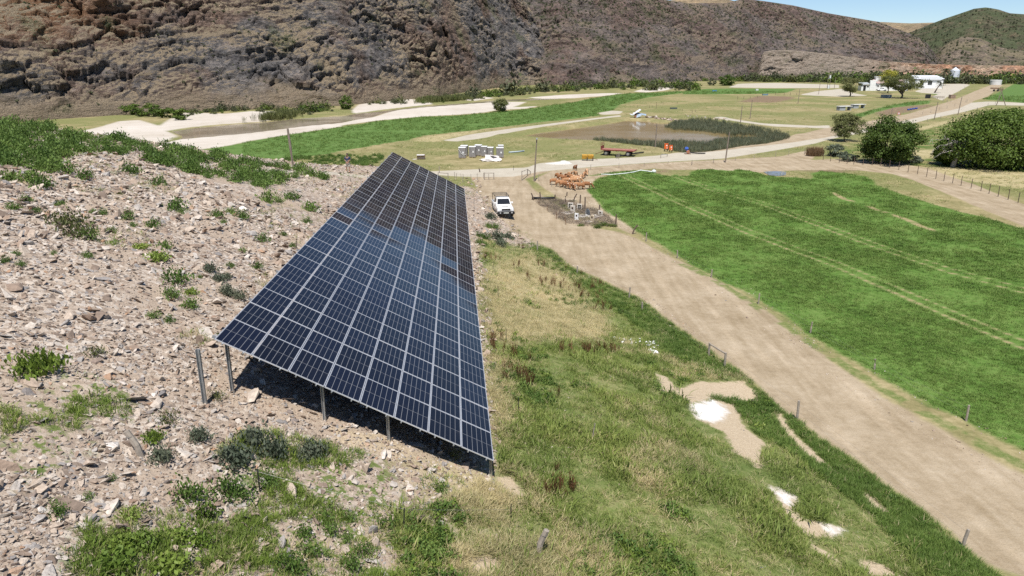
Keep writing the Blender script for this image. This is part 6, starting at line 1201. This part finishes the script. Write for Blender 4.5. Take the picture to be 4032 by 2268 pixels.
# ------------------------------------------------------------------ goods in the dry field
M_WRAP = simple('grey_shrink_wrap', (.25, .24, .235), .4, 0, .2, 2.5, .5, (.30, .25, .22)); M_TOPC = simple('white_top_sheet', (.78, .78, .77), .5); M_PALLET = simple('pallet_wood', (.36, .26, .16), .85)
def wrapped_pallet(x0, x1, yt, yb, label, strap=False):
    p = at(D1, (x0 + x1) / 2, yb); s = mpp(D1, p); w = (x1 - x0) * s * .92; h = (yb - yt) * s * .98; o = empty('wrapped_pallet', p, random.uniform(-.12, .12), label, 'pallet', 'wrapped pallets in the dry field'); d = w * .95
    for k in (-1, 0, 1): m = MB(); m.box(k * w * .42 - .05, k * w * .42 + .05, -d / 2, d / 2, 0, .11); m.build('runner', M_PALLET, o)
    m = MB(); m.box(-w / 2, w / 2, -d / 2, d / 2, .112, .14); m.build('deck', M_PALLET, o)
    m = MB(); n = 5; v = []; f = []
    for i in range(n):
        z = .142 + (h - .18) * i / (n - 1); q = 1 - .03 * random.random()
        for a, b in ((-1, -1), (0, -1.03), (1, -1), (1.03, 0), (1, 1), (0, 1.03), (-1, 1), (-1.03, 0)): v.append((a * w * .485 * q, b * d * .485 * q, z))
    for i in range(n - 1):
        for j in range(8): f.append((i * 8 + j, i * 8 + (j + 1) % 8, i * 8 + 8 + (j + 1) % 8, i * 8 + 8 + j))
    f.append(tuple(range(8))[::-1]); f.append(tuple((n - 1) * 8 + j for j in range(8))); m.add(v, f); m.build('wrapped_load', M_WRAP, o)
    m = MB(); m.box(-w * .5, w * .5, -d * .5, d * .5, h - .10, h); m.build('top_sheet', M_TOPC, o, bevel=.03); m = MB(); m.box(w * .05, w * .24, -d * .5 - .018, -d * .5 - .012, h * .45, h * .62); m.build('paper_label', M_TOPC, o)
    if strap: m = MB(); m.tube([(-w * .5, -d * .52, h * .88), (-.1, -d * .53, h * .45), (w * .2, -d * .53, h * .3), (w * .5, -d * .52, h * .35)], .035, 6); m.build('loose_strap', M_TOPC, o)
for a in ((675, 875, 250, 530, 'grey wrapped pallet with a loose white strap at the end of the row', True), (728, 925, 205, 478, 'grey wrapped pallet half hidden behind the strapped one'), (940, 1130, 230, 512, 'grey wrapped pallet second in the front row, beside the strapped one'), (1088, 1280, 190, 470, 'tall grey wrapped pallet in the back row behind the gap'), (1252, 1415, 225, 488, 'grey wrapped pallet next to the palest pallet'), (1408, 1575, 250, 482, 'palest wrapped pallet right behind the white sheet pile'), (1628, 1830, 255, 522, 'grey wrapped pallet standing apart beyond the white sheet pile'), (1672, 1830, 195, 455, 'wrapped pallet showing only its top behind the one standing apart')): wrapped_pallet(*a)
def sheet(m, c, w, l, rot, wav=.1, seed=0):
    rg = random.Random(seed); R = Euler(rot).to_matrix(); n = 5; v = []
    for th in (0, .02):
        for i in range(n):
            for j in range(n):
                q = Vector(((i / (n - 1) - .5) * w, (j / (n - 1) - .5) * l, wav * math.sin(i * 1.7 + seed) * math.cos(j * 1.3 + seed * 2) + th)); v.append(R @ q + Vector(c))
    f = []
    for i in range(n - 1):
        for j in range(n - 1): a = i * n + j; f.append((a, a + 1, a + n + 1, a + n)); b = a + n * n; f.append((b, b + n, b + n + 1, b + 1))
    for i in range(n - 1):
        for a, b in ((i, i + 1), ((n - 1) * n + i, (n - 1) * n + i + 1), (i * n, (i + 1) * n), (i * n + n - 1, (i + 1) * n + n - 1)): f.append((a, b, b + n * n, a + n * n))
    m.add(v, f)
p = at(D1, 1520, 600); o = empty('sheet_pile', p, 0, 'pile of crumpled white cardboard sheets in front of the wrapped pallets', 'sheets'); M_SHEET = simple('white_card_sheet', (.62, .58, .54), .7, 0, .08, 2)
for k, (c, w, l, r) in enumerate([((.1, -.1, .5), 2.4, 1.5, (.45, .12, .1)), ((-.9, -.2, .28), 1.7, 1.1, (.2, -.15, .3)), ((.9, -.3, .35), 1.5, 1.0, (.5, .3, -.4)), ((-.2, -.6, .2), 1.9, .9, (.3, .05, .05)), ((-1.3, .1, .12), 1.4, 1.2, (.05, .08, .5)), ((.6, .3, .75), 1.6, 1.0, (.15, .2, .6)), ((1.2, -.5, .18), 1.0, .8, (.2, -.3, .2))]):
    m = MB(); sheet(m, c, w, l, r, .07, k); m.build('sheet', M_SHEET, o)
p = at(D6, 1330, 238); o = empty('pallet_stack', p, .1, 'small stack of brown and white wooden pallets in the dry field', 'pallets'); s = 170 * mpp(D6, p)
for k in range(5):
    for q in (-.45, 0, .45): m = MB(); m.box(q * s - .05, q * s + .05, -s * .45, s * .45, k * .15, k * .15 + .1); m.build('runner', M_PALLET if k % 2 else M_RUST, o)
    m = MB(); m.box(-s / 2 + k % 2 * .05, s / 2 - k * .03, -s / 2, s / 2, k * .15 + .101, k * .15 + .13); m.build('deck', M_SHEET if k in (1, 4) else M_PALLET, o)
p = at(D6, 1235, 245); m = MB(); sheet(m, (0, 0, .03), 1.3, .6, (0, 0, .1), .015, 3); o = m.build('loose_board', M_SHEET, label='pale board lying flat beside the small pallet stack', cat='board'); o.location = tuple(p)
def heap(name, c, x0, x1, yb, hh, mat, label, cat, dy=1.2, seed=3):
    p = at(c, (x0 + x1) / 2, yb); s = mpp(c, p); w = (x1 - x0) * s; n, k = 26, 12; V = []; rg = np.random.default_rng(seed)
    X, Y = np.meshgrid(np.linspace(-1, 1, n), np.linspace(-1, 1, k), indexing='ij'); H = np.clip(1 - X ** 2 - Y ** 2, 0, 1) ** .8 * (1 + .5 * vnoise(X * 3 + seed, Y * 3) + .25 * vnoise(X * 9, Y * 9 + seed)) * (0.65 + .45 * X)
    V = np.stack([X * w / 2, Y * dy + dy, H * hh - .05], -1).reshape(-1, 3); I = np.arange(n * k).reshape(n, k); F = np.stack([I[:-1, :-1], I[1:, :-1], I[1:, 1:], I[:-1, 1:]], -1).reshape(-1, 4); o = new_obj(name, mesh_np(name, V, F, [mat], True), label=label, cat=cat); o.location = tuple(p); return o
heap('lime_heap', C2, 1530, 1750, 1242, .6, simple('white_lime', (.56, .54, .50), .95, 0, .15, 4), 'low white heap of lime beside the gravel road', 'heap')
def trailer():
    p = at(D4, 400, 905); s = mpp(D4, p); o = empty('flatbed_trailer', (p[0], p[1] + .6, G(p[0], p[1])), -.38, 'rusty red flatbed farm trailer with a raised headboard beside the pond', 'trailer'); red = simple('faded_red_paint', (.24, .055, .04), .7, 0, .2, 3, .5, (.3, .17, .11)); dk = simple('faded_red_deck', (.36, .16, .12), .8, 0, .2, 3, .5, (.4, .27, .2))
    L, W, zd = 6.0, 2.2, 1.05
    for k in range(10): m = MB(); m.box(.0 + k * L / 10 + .012, (k + 1) * L / 10 - .012, -W / 2, W / 2, zd, zd + .05); m.build('plank', dk, o)
    m = MB(); m.box(0, L, -W / 2 - .04, -W / 2 - .001, zd - .12, zd + .06); m.box(0, L, W / 2 + .001, W / 2 + .04, zd - .12, zd + .06); m.box(L, L + .05, -W / 2 - .04, W / 2 + .04, zd - .13, zd + .055); m.build('side_rail', red, o)
    m = MB(); m.box(-.06, -.001, -W / 2, W / 2, zd - .05, zd + .62); h = m.build('headboard', red, o)
    for y in (-W / 2, 0, W / 2 - .05): m = MB(); m.box(-.055, -.005, y, y + .05, zd + .621, zd + 1.1); m.build('upright', red, h)
    m = MB(); m.box(-.06, 0, -W / 2, W / 2, zd + 1.101, zd + 1.15); m.box(-.058, -.004, -W / 2, W / 2, zd + .86, zd + .9); m.build('rail', red, h)
    m = MB(); m.box(.3, L - .3, -.55, -.43, zd - .24, zd - .002); m.box(.3, L - .3, .43, .55, zd - .24, zd - .002); m.build('chassis', M_RUST, o)
    for x in (.9, L - 1.1):
        m = MB(); m.tube([(x, -.95, .45), (x, .95, .45)], .07, 8); m.build('axle', M_RUST, o)
        for y in (-.88, .88): m = MB(); m.disc((0, 0, 0), .45, .26, 18, 'y'); w = m.build('wheel', M_TYRE, o, bevel=.03); w.location = (x, y, .45); m = MB(); m.disc((0, -.14 if y < 0 else .14, 0), .24, .03, 12, 'y'); m.build('rim', M_RIM, w)
    m = MB(); m.tube([(.4, 0, .7), (-.6, 0, .35), (-1.3, 0, .12)], .06, 6); m.build('drawbar', M_RUST, o)
trailer()
def spreader():
    p = at(D4, 145, 995); s = mpp(D4, p); o = empty('yellow_spreader', p, -.05, 'yellow two-bin farm spreader on small wheels beside the lime heap', 'spreader'); y = simple('yellow_paint', (.62, .34, .035), .5, 0, .1, 3, .3, (.35, .22, .08)); w = 100 * s
    for k in (-1, 0):
        m = MB(); m.prism([(-.35, .32), (.35, .32), (.55, .95), (-.55, .95)], k * w + .03, (k + 1) * w - .03, 'x'); b = m.build('bin', y, o, bevel=.015); m = MB(); m.box(k * w + .06, (k + 1) * w - .06, -.52, .52, .951, .97); m.build('lid', y, b)
    for x in (-.12, w - .15): m = MB(); m.disc((x, -.55, .28), .28, .14, 16, 'x'); m.build('wheel', M_TYRE, o, bevel=.02)
    m = MB(); m.tube([(-w, 0, .3), (w, 0, .3)], .05, 6); m.build('axle', M_RUST, o); m = MB(); m.tube([(w, -.2, .35), (w + .7, -.3, .15)], .04, 6); m.build('hitch', M_RUST, o)
spreader()
def orange_box(x0, x1, yt, yb, yf, label):
    p = at(D4, (x0 + x1) / 2, yf); s = mpp(D4, p); w = (x1 - x0) * s; z0, z1 = (yf - yb) * s, (yf - yt) * s; o = empty('electrical_cabinet', p, -.15, label, 'electrical box', 'orange cabinets by the pond'); org = simple('orange_enamel', (.72, .135, .02), .45, 0, .06, 4)
    m = MB(); m.box(-w / 2, w / 2, -.18, .18, z0, z1); b = m.build('cabinet', org, o, bevel=.015); m = MB(); m.box(-w * .43, w * .43, -.2, -.185, z0 + .06, z1 - .06); d = m.build('door', org, b); m = MB(); m.box(-w * .05, w * .28, -.206, -.201, z0 + (z1 - z0) * .55, z0 + (z1 - z0) * .78); m.build('notice', M_TOPC, d); m = MB(); m.box(w * .12, w * .3, -.206, -.201, z0 + (z1 - z0) * .12, z0 + (z1 - z0) * .3); m.build('notice', M_TOPC, d)
    for q in (-w * .36, w * .42): m = MB(); m.box(q - .07, q + .07, .185, .30, -.3, z1 + .02); m.build('leg_post', M_DARKWOOD, o)
    m = MB(); m.box(-w * .55, w * .55, -.24, .22, z1 + .001, z1 + .03); m.build('hood', org, o)
orange_box(1438, 1500, 712, 802, 842, 'larger orange electrical cabinet on two dark posts at the pond edge'); orange_box(1520, 1575, 742, 822, 858, 'smaller orange electrical cabinet beside the larger one at the pond edge')
def pump():
    p = at(D4, 1840, 885); s = mpp(D4, p); o = empty('water_pump', p, 0, 'blue electric pump with a rusty housing at the pond edge', 'pump'); bl = simple('pump_blue', (.03, .10, .42), .45)
    m = MB(); m.disc((0, 0, .38), .30, .28, 16, 'y'); m.build('volute', simple('pump_rust', (.38, .16, .09), .8), o, bevel=.03); m = MB(); m.disc((-.30, .05, .95), .22, .62, 14, 'x'); mo = m.build('motor', bl, o, bevel=.03); m = MB(); m.box(-.40, -.2, -.05, .15, 1.16, 1.3); m.build('terminal_box', bl, mo); m = MB(); m.tube([(-.25, .05, .74), (-.1, 0, .5)], .12, 8); m.build('coupling', bl, o); m = MB(); m.box(-.6, .5, -.3, .3, -.05, .08); m.build('base', M_RUST, o)
    m = MB(); m.tube([(.1, 0, .35), (.8, .1, .2), (1.9, .1, .12), (3.2, .2, .1)], .10, 8); m.build('suction_hose', M_BLACK, o)
pump()
def wreck():
    p = at(D4, 985, 265); o = empty('scrap_sheets', p, 0, 'heap of bent white and blue scrap roof sheets on the far bank of the pond', 'scrap'); mats = [simple('scrap_white', (.72, .74, .76), .4, .2), simple('scrap_blue', (.25, .33, .42), .5), M_RUST]
    for k, (c, w, l, r) in enumerate([((-.2, 0, 1.6), 2.6, .9, (.3, -.5, .3)), ((1.2, .2, .9), 2.8, .8, (.5, .15, -.2)), ((-.6, -.2, .8), .8, 2.0, (1.0, .3, .2)), ((-1.4, .3, .7), 1.8, .8, (.4, .2, .5)), ((.3, -.4, .5), 1.6, .8, (.9, -.4, .1))]): m = MB(); sheet(m, c, w, l, r, .05, k); m.build('sheet', mats[k % 3], o)
wreck()
rg = random.Random(9)
for x0, x1, y0, y1, n, smin, smax in ((1120, 1350, 245, 300, 34, .5, 1.5), (1380, 1720, 275, 350, 60, .4, 1.0), (1780, 2560, 225, 330, 40, .3, .8)):
    for k in range(n):
        f = rg.random(); q = at(D4, x0 + (x1 - x0) * f, y0 + (y1 - y0) * (f * .6 + .4 * rg.random())); s = rg.uniform(smin, smax); o = new_obj('stone', ROCKS[rg.randrange(8)], TER['ground']); o.location = (q[0], q[1], q[2] + s * .1); o.scale = (s, s, s * 1.8); o.rotation_euler = (rg.uniform(-.5, .5), rg.uniform(-.5, .5), rg.uniform(0, 6.28))
for k in range(70):   # pale rubble ridge behind the far corner of the array
    q = at(D1, rg.uniform(450, 1250), rg.uniform(1050, 1420)); s = rg.uniform(.25, .6); o = new_obj('stone', ROCKS[rg.randrange(8)], TER['hillside']); o.location = (q[0], q[1], q[2] + .03); o.scale = (s, s, s * 1.4); o.rotation_euler = (rg.uniform(-.4, .4), rg.uniform(-.4, .4), rg.uniform(0, 6.28))
for x, y, w in ((140, 1330, 0), (860, 470, 190), (1390, 520, 180), (130, 300, 150), (840, 930, 200), (1920, 900, 150), (1360, 760, 120), (380, 1430, 200), (1150, 110, 120), (1940, 1270, 150)):   # the biggest foreground slabs
    if not w: continue
    q = at(C7, x, y); s = w * mpp(C7, q); o = new_obj('stone', ROCKS[(x + y) % 8], TER['hillside']); o.location = tuple(q); o.scale = (s, s, s * 1.3); o.rotation_euler = (rg.uniform(-.2, .2), rg.uniform(-.1, .5), rg.uniform(0, 6.28))
def scraps():
    M = simple('white_plastic_scrap', (.82, .82, .82), .5)
    p = at(C5, 2355, 1210); o = empty('plastic_bag', p, .3, 'white plastic bag lying in the grass at the road verge', 'plastic bag'); m = MB(); sheet(m, (0, 0, .06), .42, .55, (.1, .15, .2), .06, 2); m.build('bag', M, o)
    r2 = random.Random(4)
    for k in range(30):
        q = at(C5, r2.uniform(2060, 2390), 0) if False else at(C5, *(lambda f: (2050 + 340 * f, 1100 + 70 * f + r2.gauss(0, 14)))(r2.random())); m = MB(); w = r2.uniform(.06, .18); sheet(m, (0, 0, .05), w, w * r2.uniform(.5, 1), (r2.uniform(-.4, .4), r2.uniform(-.4, .4), r2.uniform(0, 3)), .015, k); o = m.build('plastic_scrap', M, label='small white plastic scrap in the litter strewn over the verge grass', cat='litter', group='plastic litter on the verge'); o.location = tuple(q)
scraps()
# ------------------------------------------------------------------ farm buildings and yard
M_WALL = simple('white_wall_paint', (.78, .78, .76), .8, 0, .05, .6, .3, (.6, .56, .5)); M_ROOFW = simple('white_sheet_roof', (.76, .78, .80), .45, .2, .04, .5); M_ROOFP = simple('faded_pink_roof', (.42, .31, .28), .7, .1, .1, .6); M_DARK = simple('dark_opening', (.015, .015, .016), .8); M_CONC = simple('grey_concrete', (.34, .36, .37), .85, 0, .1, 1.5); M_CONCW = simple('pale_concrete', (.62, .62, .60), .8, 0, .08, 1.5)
def building_box(o, name, x0, x1, y0, y1, z0, z1, mat, bevel=.03): m = MB(); m.box(x0, x1, y0, y1, z0, z1); return m.build(name, mat, o, bevel=bevel)
def window(o, x0, x1, z0, z1, y, dark=True):
    m = MB(); e = .12; m.box(x0 - e, x1 + e, y - .06, y - .004, z1, z1 + e); m.box(x0 - e, x1 + e, y - .06, y - .004, z0 - e, z0); m.box(x0 - e, x0, y - .059, y - .004, z0, z1); m.box(x1, x1 + e, y - .059, y - .004, z0, z1); w = m.build('window', M_WALL, o); m = MB(); m.box(x0, x1, y - .02, y - .003, z0, z1); m.build('pane', M_GLASS, w); m = MB(); m.box((x0 + x1) / 2 - .03, (x0 + x1) / 2 + .03, y - .05, y - .021, z0, z1); m.build('mullion', M_WALL, w)
def farmhouse():
    p = at(D5, 815, 580); s = mpp(D5, p); o = empty('farmhouse', p, -.08, 'white farmhouse with a parapet gable and faded pink roof behind the shade tree', 'house'); X = lambda x: (x - 815) * s; Zz = lambda y: (580 - y) * s
    building_box(o, 'wall', X(705), X(818), .3, 5, 0, Zz(505), M_WALL)
    m = MB(); m.add([(X(698), -.1, Zz(500)), (X(826), -.1, Zz(492)), (X(826), 5.2, Zz(470)), (X(698), 5.2, Zz(474)), (X(698), -.1, Zz(494)), (X(826), -.1, Zz(486)), (X(826), 5.2, Zz(464)), (X(698), 5.2, Zz(468))], [(0, 3, 2, 1), (4, 5, 6, 7), (0, 1, 5, 4), (1, 2, 6, 5), (2, 3, 7, 6), (3, 0, 4, 7)]); m.build('roof', M_CONC, o)
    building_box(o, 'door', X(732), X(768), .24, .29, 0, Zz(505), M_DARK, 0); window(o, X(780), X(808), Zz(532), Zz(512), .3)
    m = MB(); m.prism([(X(818), 0), (X(898), 0), (X(898), Zz(445)), (X(922), Zz(452)), (X(922), Zz(432)), (X(812), Zz(432)), (X(818), Zz(470))], -.1, .5, 'y'); m.build('gable', M_WALL, o, bevel=.04)
    building_box(o, 'wall', X(898), X(1345), 1.0, 9, 0, Zz(480), M_WALL)
    m = MB(); m.add([(X(895), .7, Zz(478)), (X(1350), .7, Zz(478)), (X(1350), 5, Zz(425)), (X(895), 5, Zz(425)), (X(895), 9.3, Zz(478)), (X(1350), 9.3, Zz(478))], [(0, 1, 2, 3), (3, 2, 5, 4), (0, 3, 4), (1, 5, 2)]); m.build('roof', M_ROOFP, o)
    building_box(o, 'chimney', X(930), X(1008), 4.2, 6.2, Zz(440), Zz(398), M_WALL, .15); building_box(o, 'chimney_cap', X(925), X(1015), 4.0, 6.4, Zz(397.5), Zz(387), M_WALL, .1)
    for a in (925, 980, 1060, 1130): window(o, X(a), X(a + 28), Zz(522), Zz(500), 1.0)
    building_box(o, 'wall', X(1290), X(1350), -.5, .95, 0, Zz(410), M_WALL); 
farmhouse()
def shed():
    p = at(D5, 1660, 545); s = mpp(D5, p); o = empty('white_shed', p, -.12, 'large white shed with a low white sheet roof and open doorway beside the palms', 'shed'); X = lambda x: (x - 1660) * s; Zz = lambda y: (545 - y) * s
    building_box(o, 'wall', X(1480), X(1862), 0, 14, 0, Zz(420), M_WALL)
    m = MB(); m.add([(X(1462), -.6, Zz(412)), (X(1875), -.6, Zz(412)), (X(1875), 14.5, Zz(412)), (X(1462), 14.5, Zz(412)), (X(1478), 6, Zz(366)), (X(1820), 6, Zz(366))], [(0, 1, 5, 4), (1, 2, 5), (2, 3, 4, 5), (3, 0, 4), (0, 3, 2, 1)]); m.build('roof', M_ROOFW, o)
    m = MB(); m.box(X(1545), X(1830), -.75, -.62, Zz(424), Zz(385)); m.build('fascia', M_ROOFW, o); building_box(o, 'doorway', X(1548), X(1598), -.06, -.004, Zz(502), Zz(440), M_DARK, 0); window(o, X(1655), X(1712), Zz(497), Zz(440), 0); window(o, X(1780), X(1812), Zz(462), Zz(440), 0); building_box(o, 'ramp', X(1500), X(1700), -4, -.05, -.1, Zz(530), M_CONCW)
shed()
def silo():
    p = at(D5, 2032, 472); s = mpp(D5, p); r = 62 * s; o = empty('grain_silo', p, 0, 'shiny galvanised steel silo with a conical roof on legs', 'silo'); st = simple('silo_steel', (.78, .81, .84), .32, .25, .05, .4); z0, z1, z2 = 86 * s, 180 * s, 226 * s
    n = 7
    for k in range(n): m = MB(); a, b = z0 + (z1 - z0) * k / n, z0 + (z1 - z0) * (k + 1) / n; m.tube([(0, 0, a + .01), (0, 0, (a + b) / 2), (0, 0, b - .01)], [r, r * 1.008, r], 28); m.build('ring', st, o, smooth=False)
    m = MB(); m.tube([(0, 0, z1), (0, 0, z2 - .3), (0, 0, z2)], [r * 1.03, r * .14, r * .1], 28); m.build('roof', st, o); m = MB(); m.tube([(0, 0, z0), (0, 0, 30 * s)], [r, r * .15], 20); m.build('hopper', st, o)
    for k in range(6): a = k * math.pi / 3 + .2; m = MB(); m.tube([(r * .95 * math.cos(a), r * .95 * math.sin(a), -.3), (r * .95 * math.cos(a), r * .95 * math.sin(a), z0)], .14, 6); m.build('leg', M_GALV, o)
    m = MB(); m.tube([(r + .5, -.2, 0), (r + .5, -.2, z2)], .05, 5); m.tube([(r + .5, .25, 0), (r + .5, .25, z2)], .05, 5); [m.tube([(r + .5, -.2, q), (r + .5, .25, q)], .03, 4) for q in np.arange(.5, z2, .6)]; m.build('ladder', M_GALV, o)
silo()
def tank():
    p = at(C3, 2360, 640); s = mpp(C3, p); r = 38 * s; o = empty('water_tank', p, 0, 'round white concrete water tank at the top of the ploughed bank', 'water tank'); m = MB(); m.tube([(0, 0, -.2), (0, 0, 32 * s)], r, 24); m.build('wall', M_CONCW, o); m = MB(); m.tube([(0, 0, 32 * s + .002), (0, 0, 35 * s)], [r * 1.04, r * 1.0], 24); m.build('rim', M_CONCW, o); m = MB(); m.tube([(r + .1, 0, 0), (r + .1, 0, 30 * s), (r * .8, 0, 37 * s)], .08, 6); m.build('inlet_pipe', M_GALV, o)
tank()
def slab_table(xb0, xb1, yb, yt, xs1, yslab, label):
    p = at(D5, xb0, yb); s = mpp(D5, p); w = (xb1 - xb0) * s; h = (yb - yt) * s; L = (xs1 - xb0) * s; o = empty('feed_shelter', p, .30, label, 'feed shelter', 'concrete feed shelters in the paddock'); m = MB(); m.box(0, w, 0, 1.6, -.2, h); m.build('block', M_CONC, o, bevel=.02); m = MB(); m.box(-.15, L, -.25, 1.85, h + .002, h + .16); m.build('slab', M_CONCW, o, bevel=.02); m = MB(); m.box(L * .86, L * .93, .1, 1.5, -.2, h); m.build('pier', M_CONC, o)
slab_table(388, 488, 868, 812, 605, 790, 'flat-roofed concrete feed shelter nearer the round acacia'); slab_table(592, 678, 836, 785, 800, 765, 'flat-roofed concrete feed shelter nearer the umbrella-shaped shade tree')
def trough(c, x0, x1, yt, yb, label, mat, name='water_trough', rz=0.0, depth_m=1.2, cat='trough'):
    p = at(c, x0, yb); s = mpp(c, p); w = (x1 - x0) * s; h = (yb - yt) * s * .85; o = empty(name, p, rz, label, cat); d = depth_m; e = .12
    for k, (a, b, y0, y1) in enumerate(((0, w, 0, e), (0, w, d - e, d), (0, e, e, d - e), (w - e, w, e, d - e))): m = MB(); m.box(a, b, y0, y1, 0, h); m.build('side', mat, o)
    m = MB(); m.box(e, w - e, e, d - e, .02, h * .75); m.build('water_fill', simple('trough_water', (.05, .06, .06), .1), o)
    for a in np.linspace(w * .1, w * .85, 4): m = MB(); m.box(a, a + .15, -.05, -.002, 0, h * .9); m.build('rib', mat, o)
trough(D5, 1012, 1142, 630, 680, 'long grey concrete trough under the umbrella-shaped shade tree', M_CONC, depth_m=2.0); trough(D4, 1545, 1660, 100, 125, 'dark low trough in the paddock behind the pond', simple('dark_trough', (.06, .08, .09), .6)); trough(C3, 605, 645, 708, 720, 'blue-grey trough at the paddock rails', simple('trough_blue', (.15, .24, .30), .5)); trough(C3, 225, 258, 680, 690, 'small blue trough on the far green strip', simple('trough_bluebright', (.08, .25, .45), .5)); trough(C3, 552, 572, 670, 683, 'small white trough on the far green strip', M_CONCW)
o = empty('loading_wall', at(D5, 1628, 690), .25, 'black sheet panel at the head of the wooden loading rails', 'panel'); s = mpp(D5, np.array(o.location)); m = MB(); m.box(0, 92 * s, -.05, .05, 0, 58 * s); m.build('sheet', M_BLACK, o)
for q in (0, 45, 92): m = MB(); m.tube([(q * s, .12, -.2), (q * s, .12, 60 * s)], .08, 6); m.build('post', M_WOOD, o)
o = empty('loading_rails', at(D5, 1722, 690), -.25, 'grey wooden loading rails leading down to the farm track', 'rails'); s = mpp(D5, np.array(o.location))
for k in range(7):
    m = MB(); m.tube([(k * 27 * s, 0, -.2), (k * 27 * s, 0, 32 * s)], .08, 6); m.build('post', M_WOOD, o)
for z in (12, 20, 28): m = MB(); m.box(0, 162 * s, -.14, -.08, z * s, z * s + .14); m.build('rail', M_WOOD, o)
o = empty('brick_stack', at(D5, 2015, 692), .1, 'stack of brown bricks beside the pale farm track', 'bricks'); s = mpp(D5, np.array(o.location)); bk = simple('brown_brick', (.36, .26, .19), .9, 0, .2, 2)
for r in range(5):
    for k in range(6): m = MB(); m.box((k - 3) * 13 * s + .03, (k - 2) * 13 * s - .03, -.8 + .05 * (r % 2), .8, r * 11 * s + .01, (r + 1) * 11 * s - .02); m.build('brick', bk, o)
BLUE = simple('blue_drum_plastic', (.03, .07, .30), .5)
for k, lab in enumerate(('blue drum at the end of the row nearest the warning sign', 'second blue drum in the row, between two others', 'third blue drum in the row, between two others', 'blue drum at the end of the row nearest the farm track')):
    p = at(D5, 1385 + k * 38, 862 - k * 6); s = mpp(D5, p); o = empty('blue_drum', p, .15, lab, 'drum', 'row of blue drums'); r = 11 * s; m = MB(); m.tube([(-16 * s, 0, r), (-12 * s, 0, r), (12 * s, 0, r), (16 * s, 0, r)], [r * .9, r, r, r * .9], 14); m.build('barrel', BLUE, o, smooth=False); m = MB(); m.tube([(-1 * s, 0, r), (1 * s, 0, r)], r * 1.05, 14); m.build('hoop', BLUE, o)
def implement():
    p = at(C3, 2365, 690); s = mpp(C3, p); o = empty('farm_trailer', p, .1, 'old farm trailer and scrap parked below the round water tank', 'trailer'); m = MB(); m.box(-40 * s, 10 * s, -1, 1, 20 * s, 27 * s); m.build('bed', M_RUST, o)
    for x in (-30 * s, 0): m = MB(); m.disc((x, -1.1, .6), .6, .3, 14, 'y'); m.build('wheel', M_TYRE, o)
    for k in range(8): m = MB(); m.tube([((12 + k * 6) * s, 0, -.2), ((14 + k * 6) * s, .2, (22 + (k * 7) % 11) * s)], .1, 5); m.build('upright', M_DARKWOOD, o)
    m = MB(); m.tube([(10 * s, 0, 12 * s), (62 * s, .2, 14 * s)], .08, 5); m.build('rail', M_DARKWOOD, o)
implement()
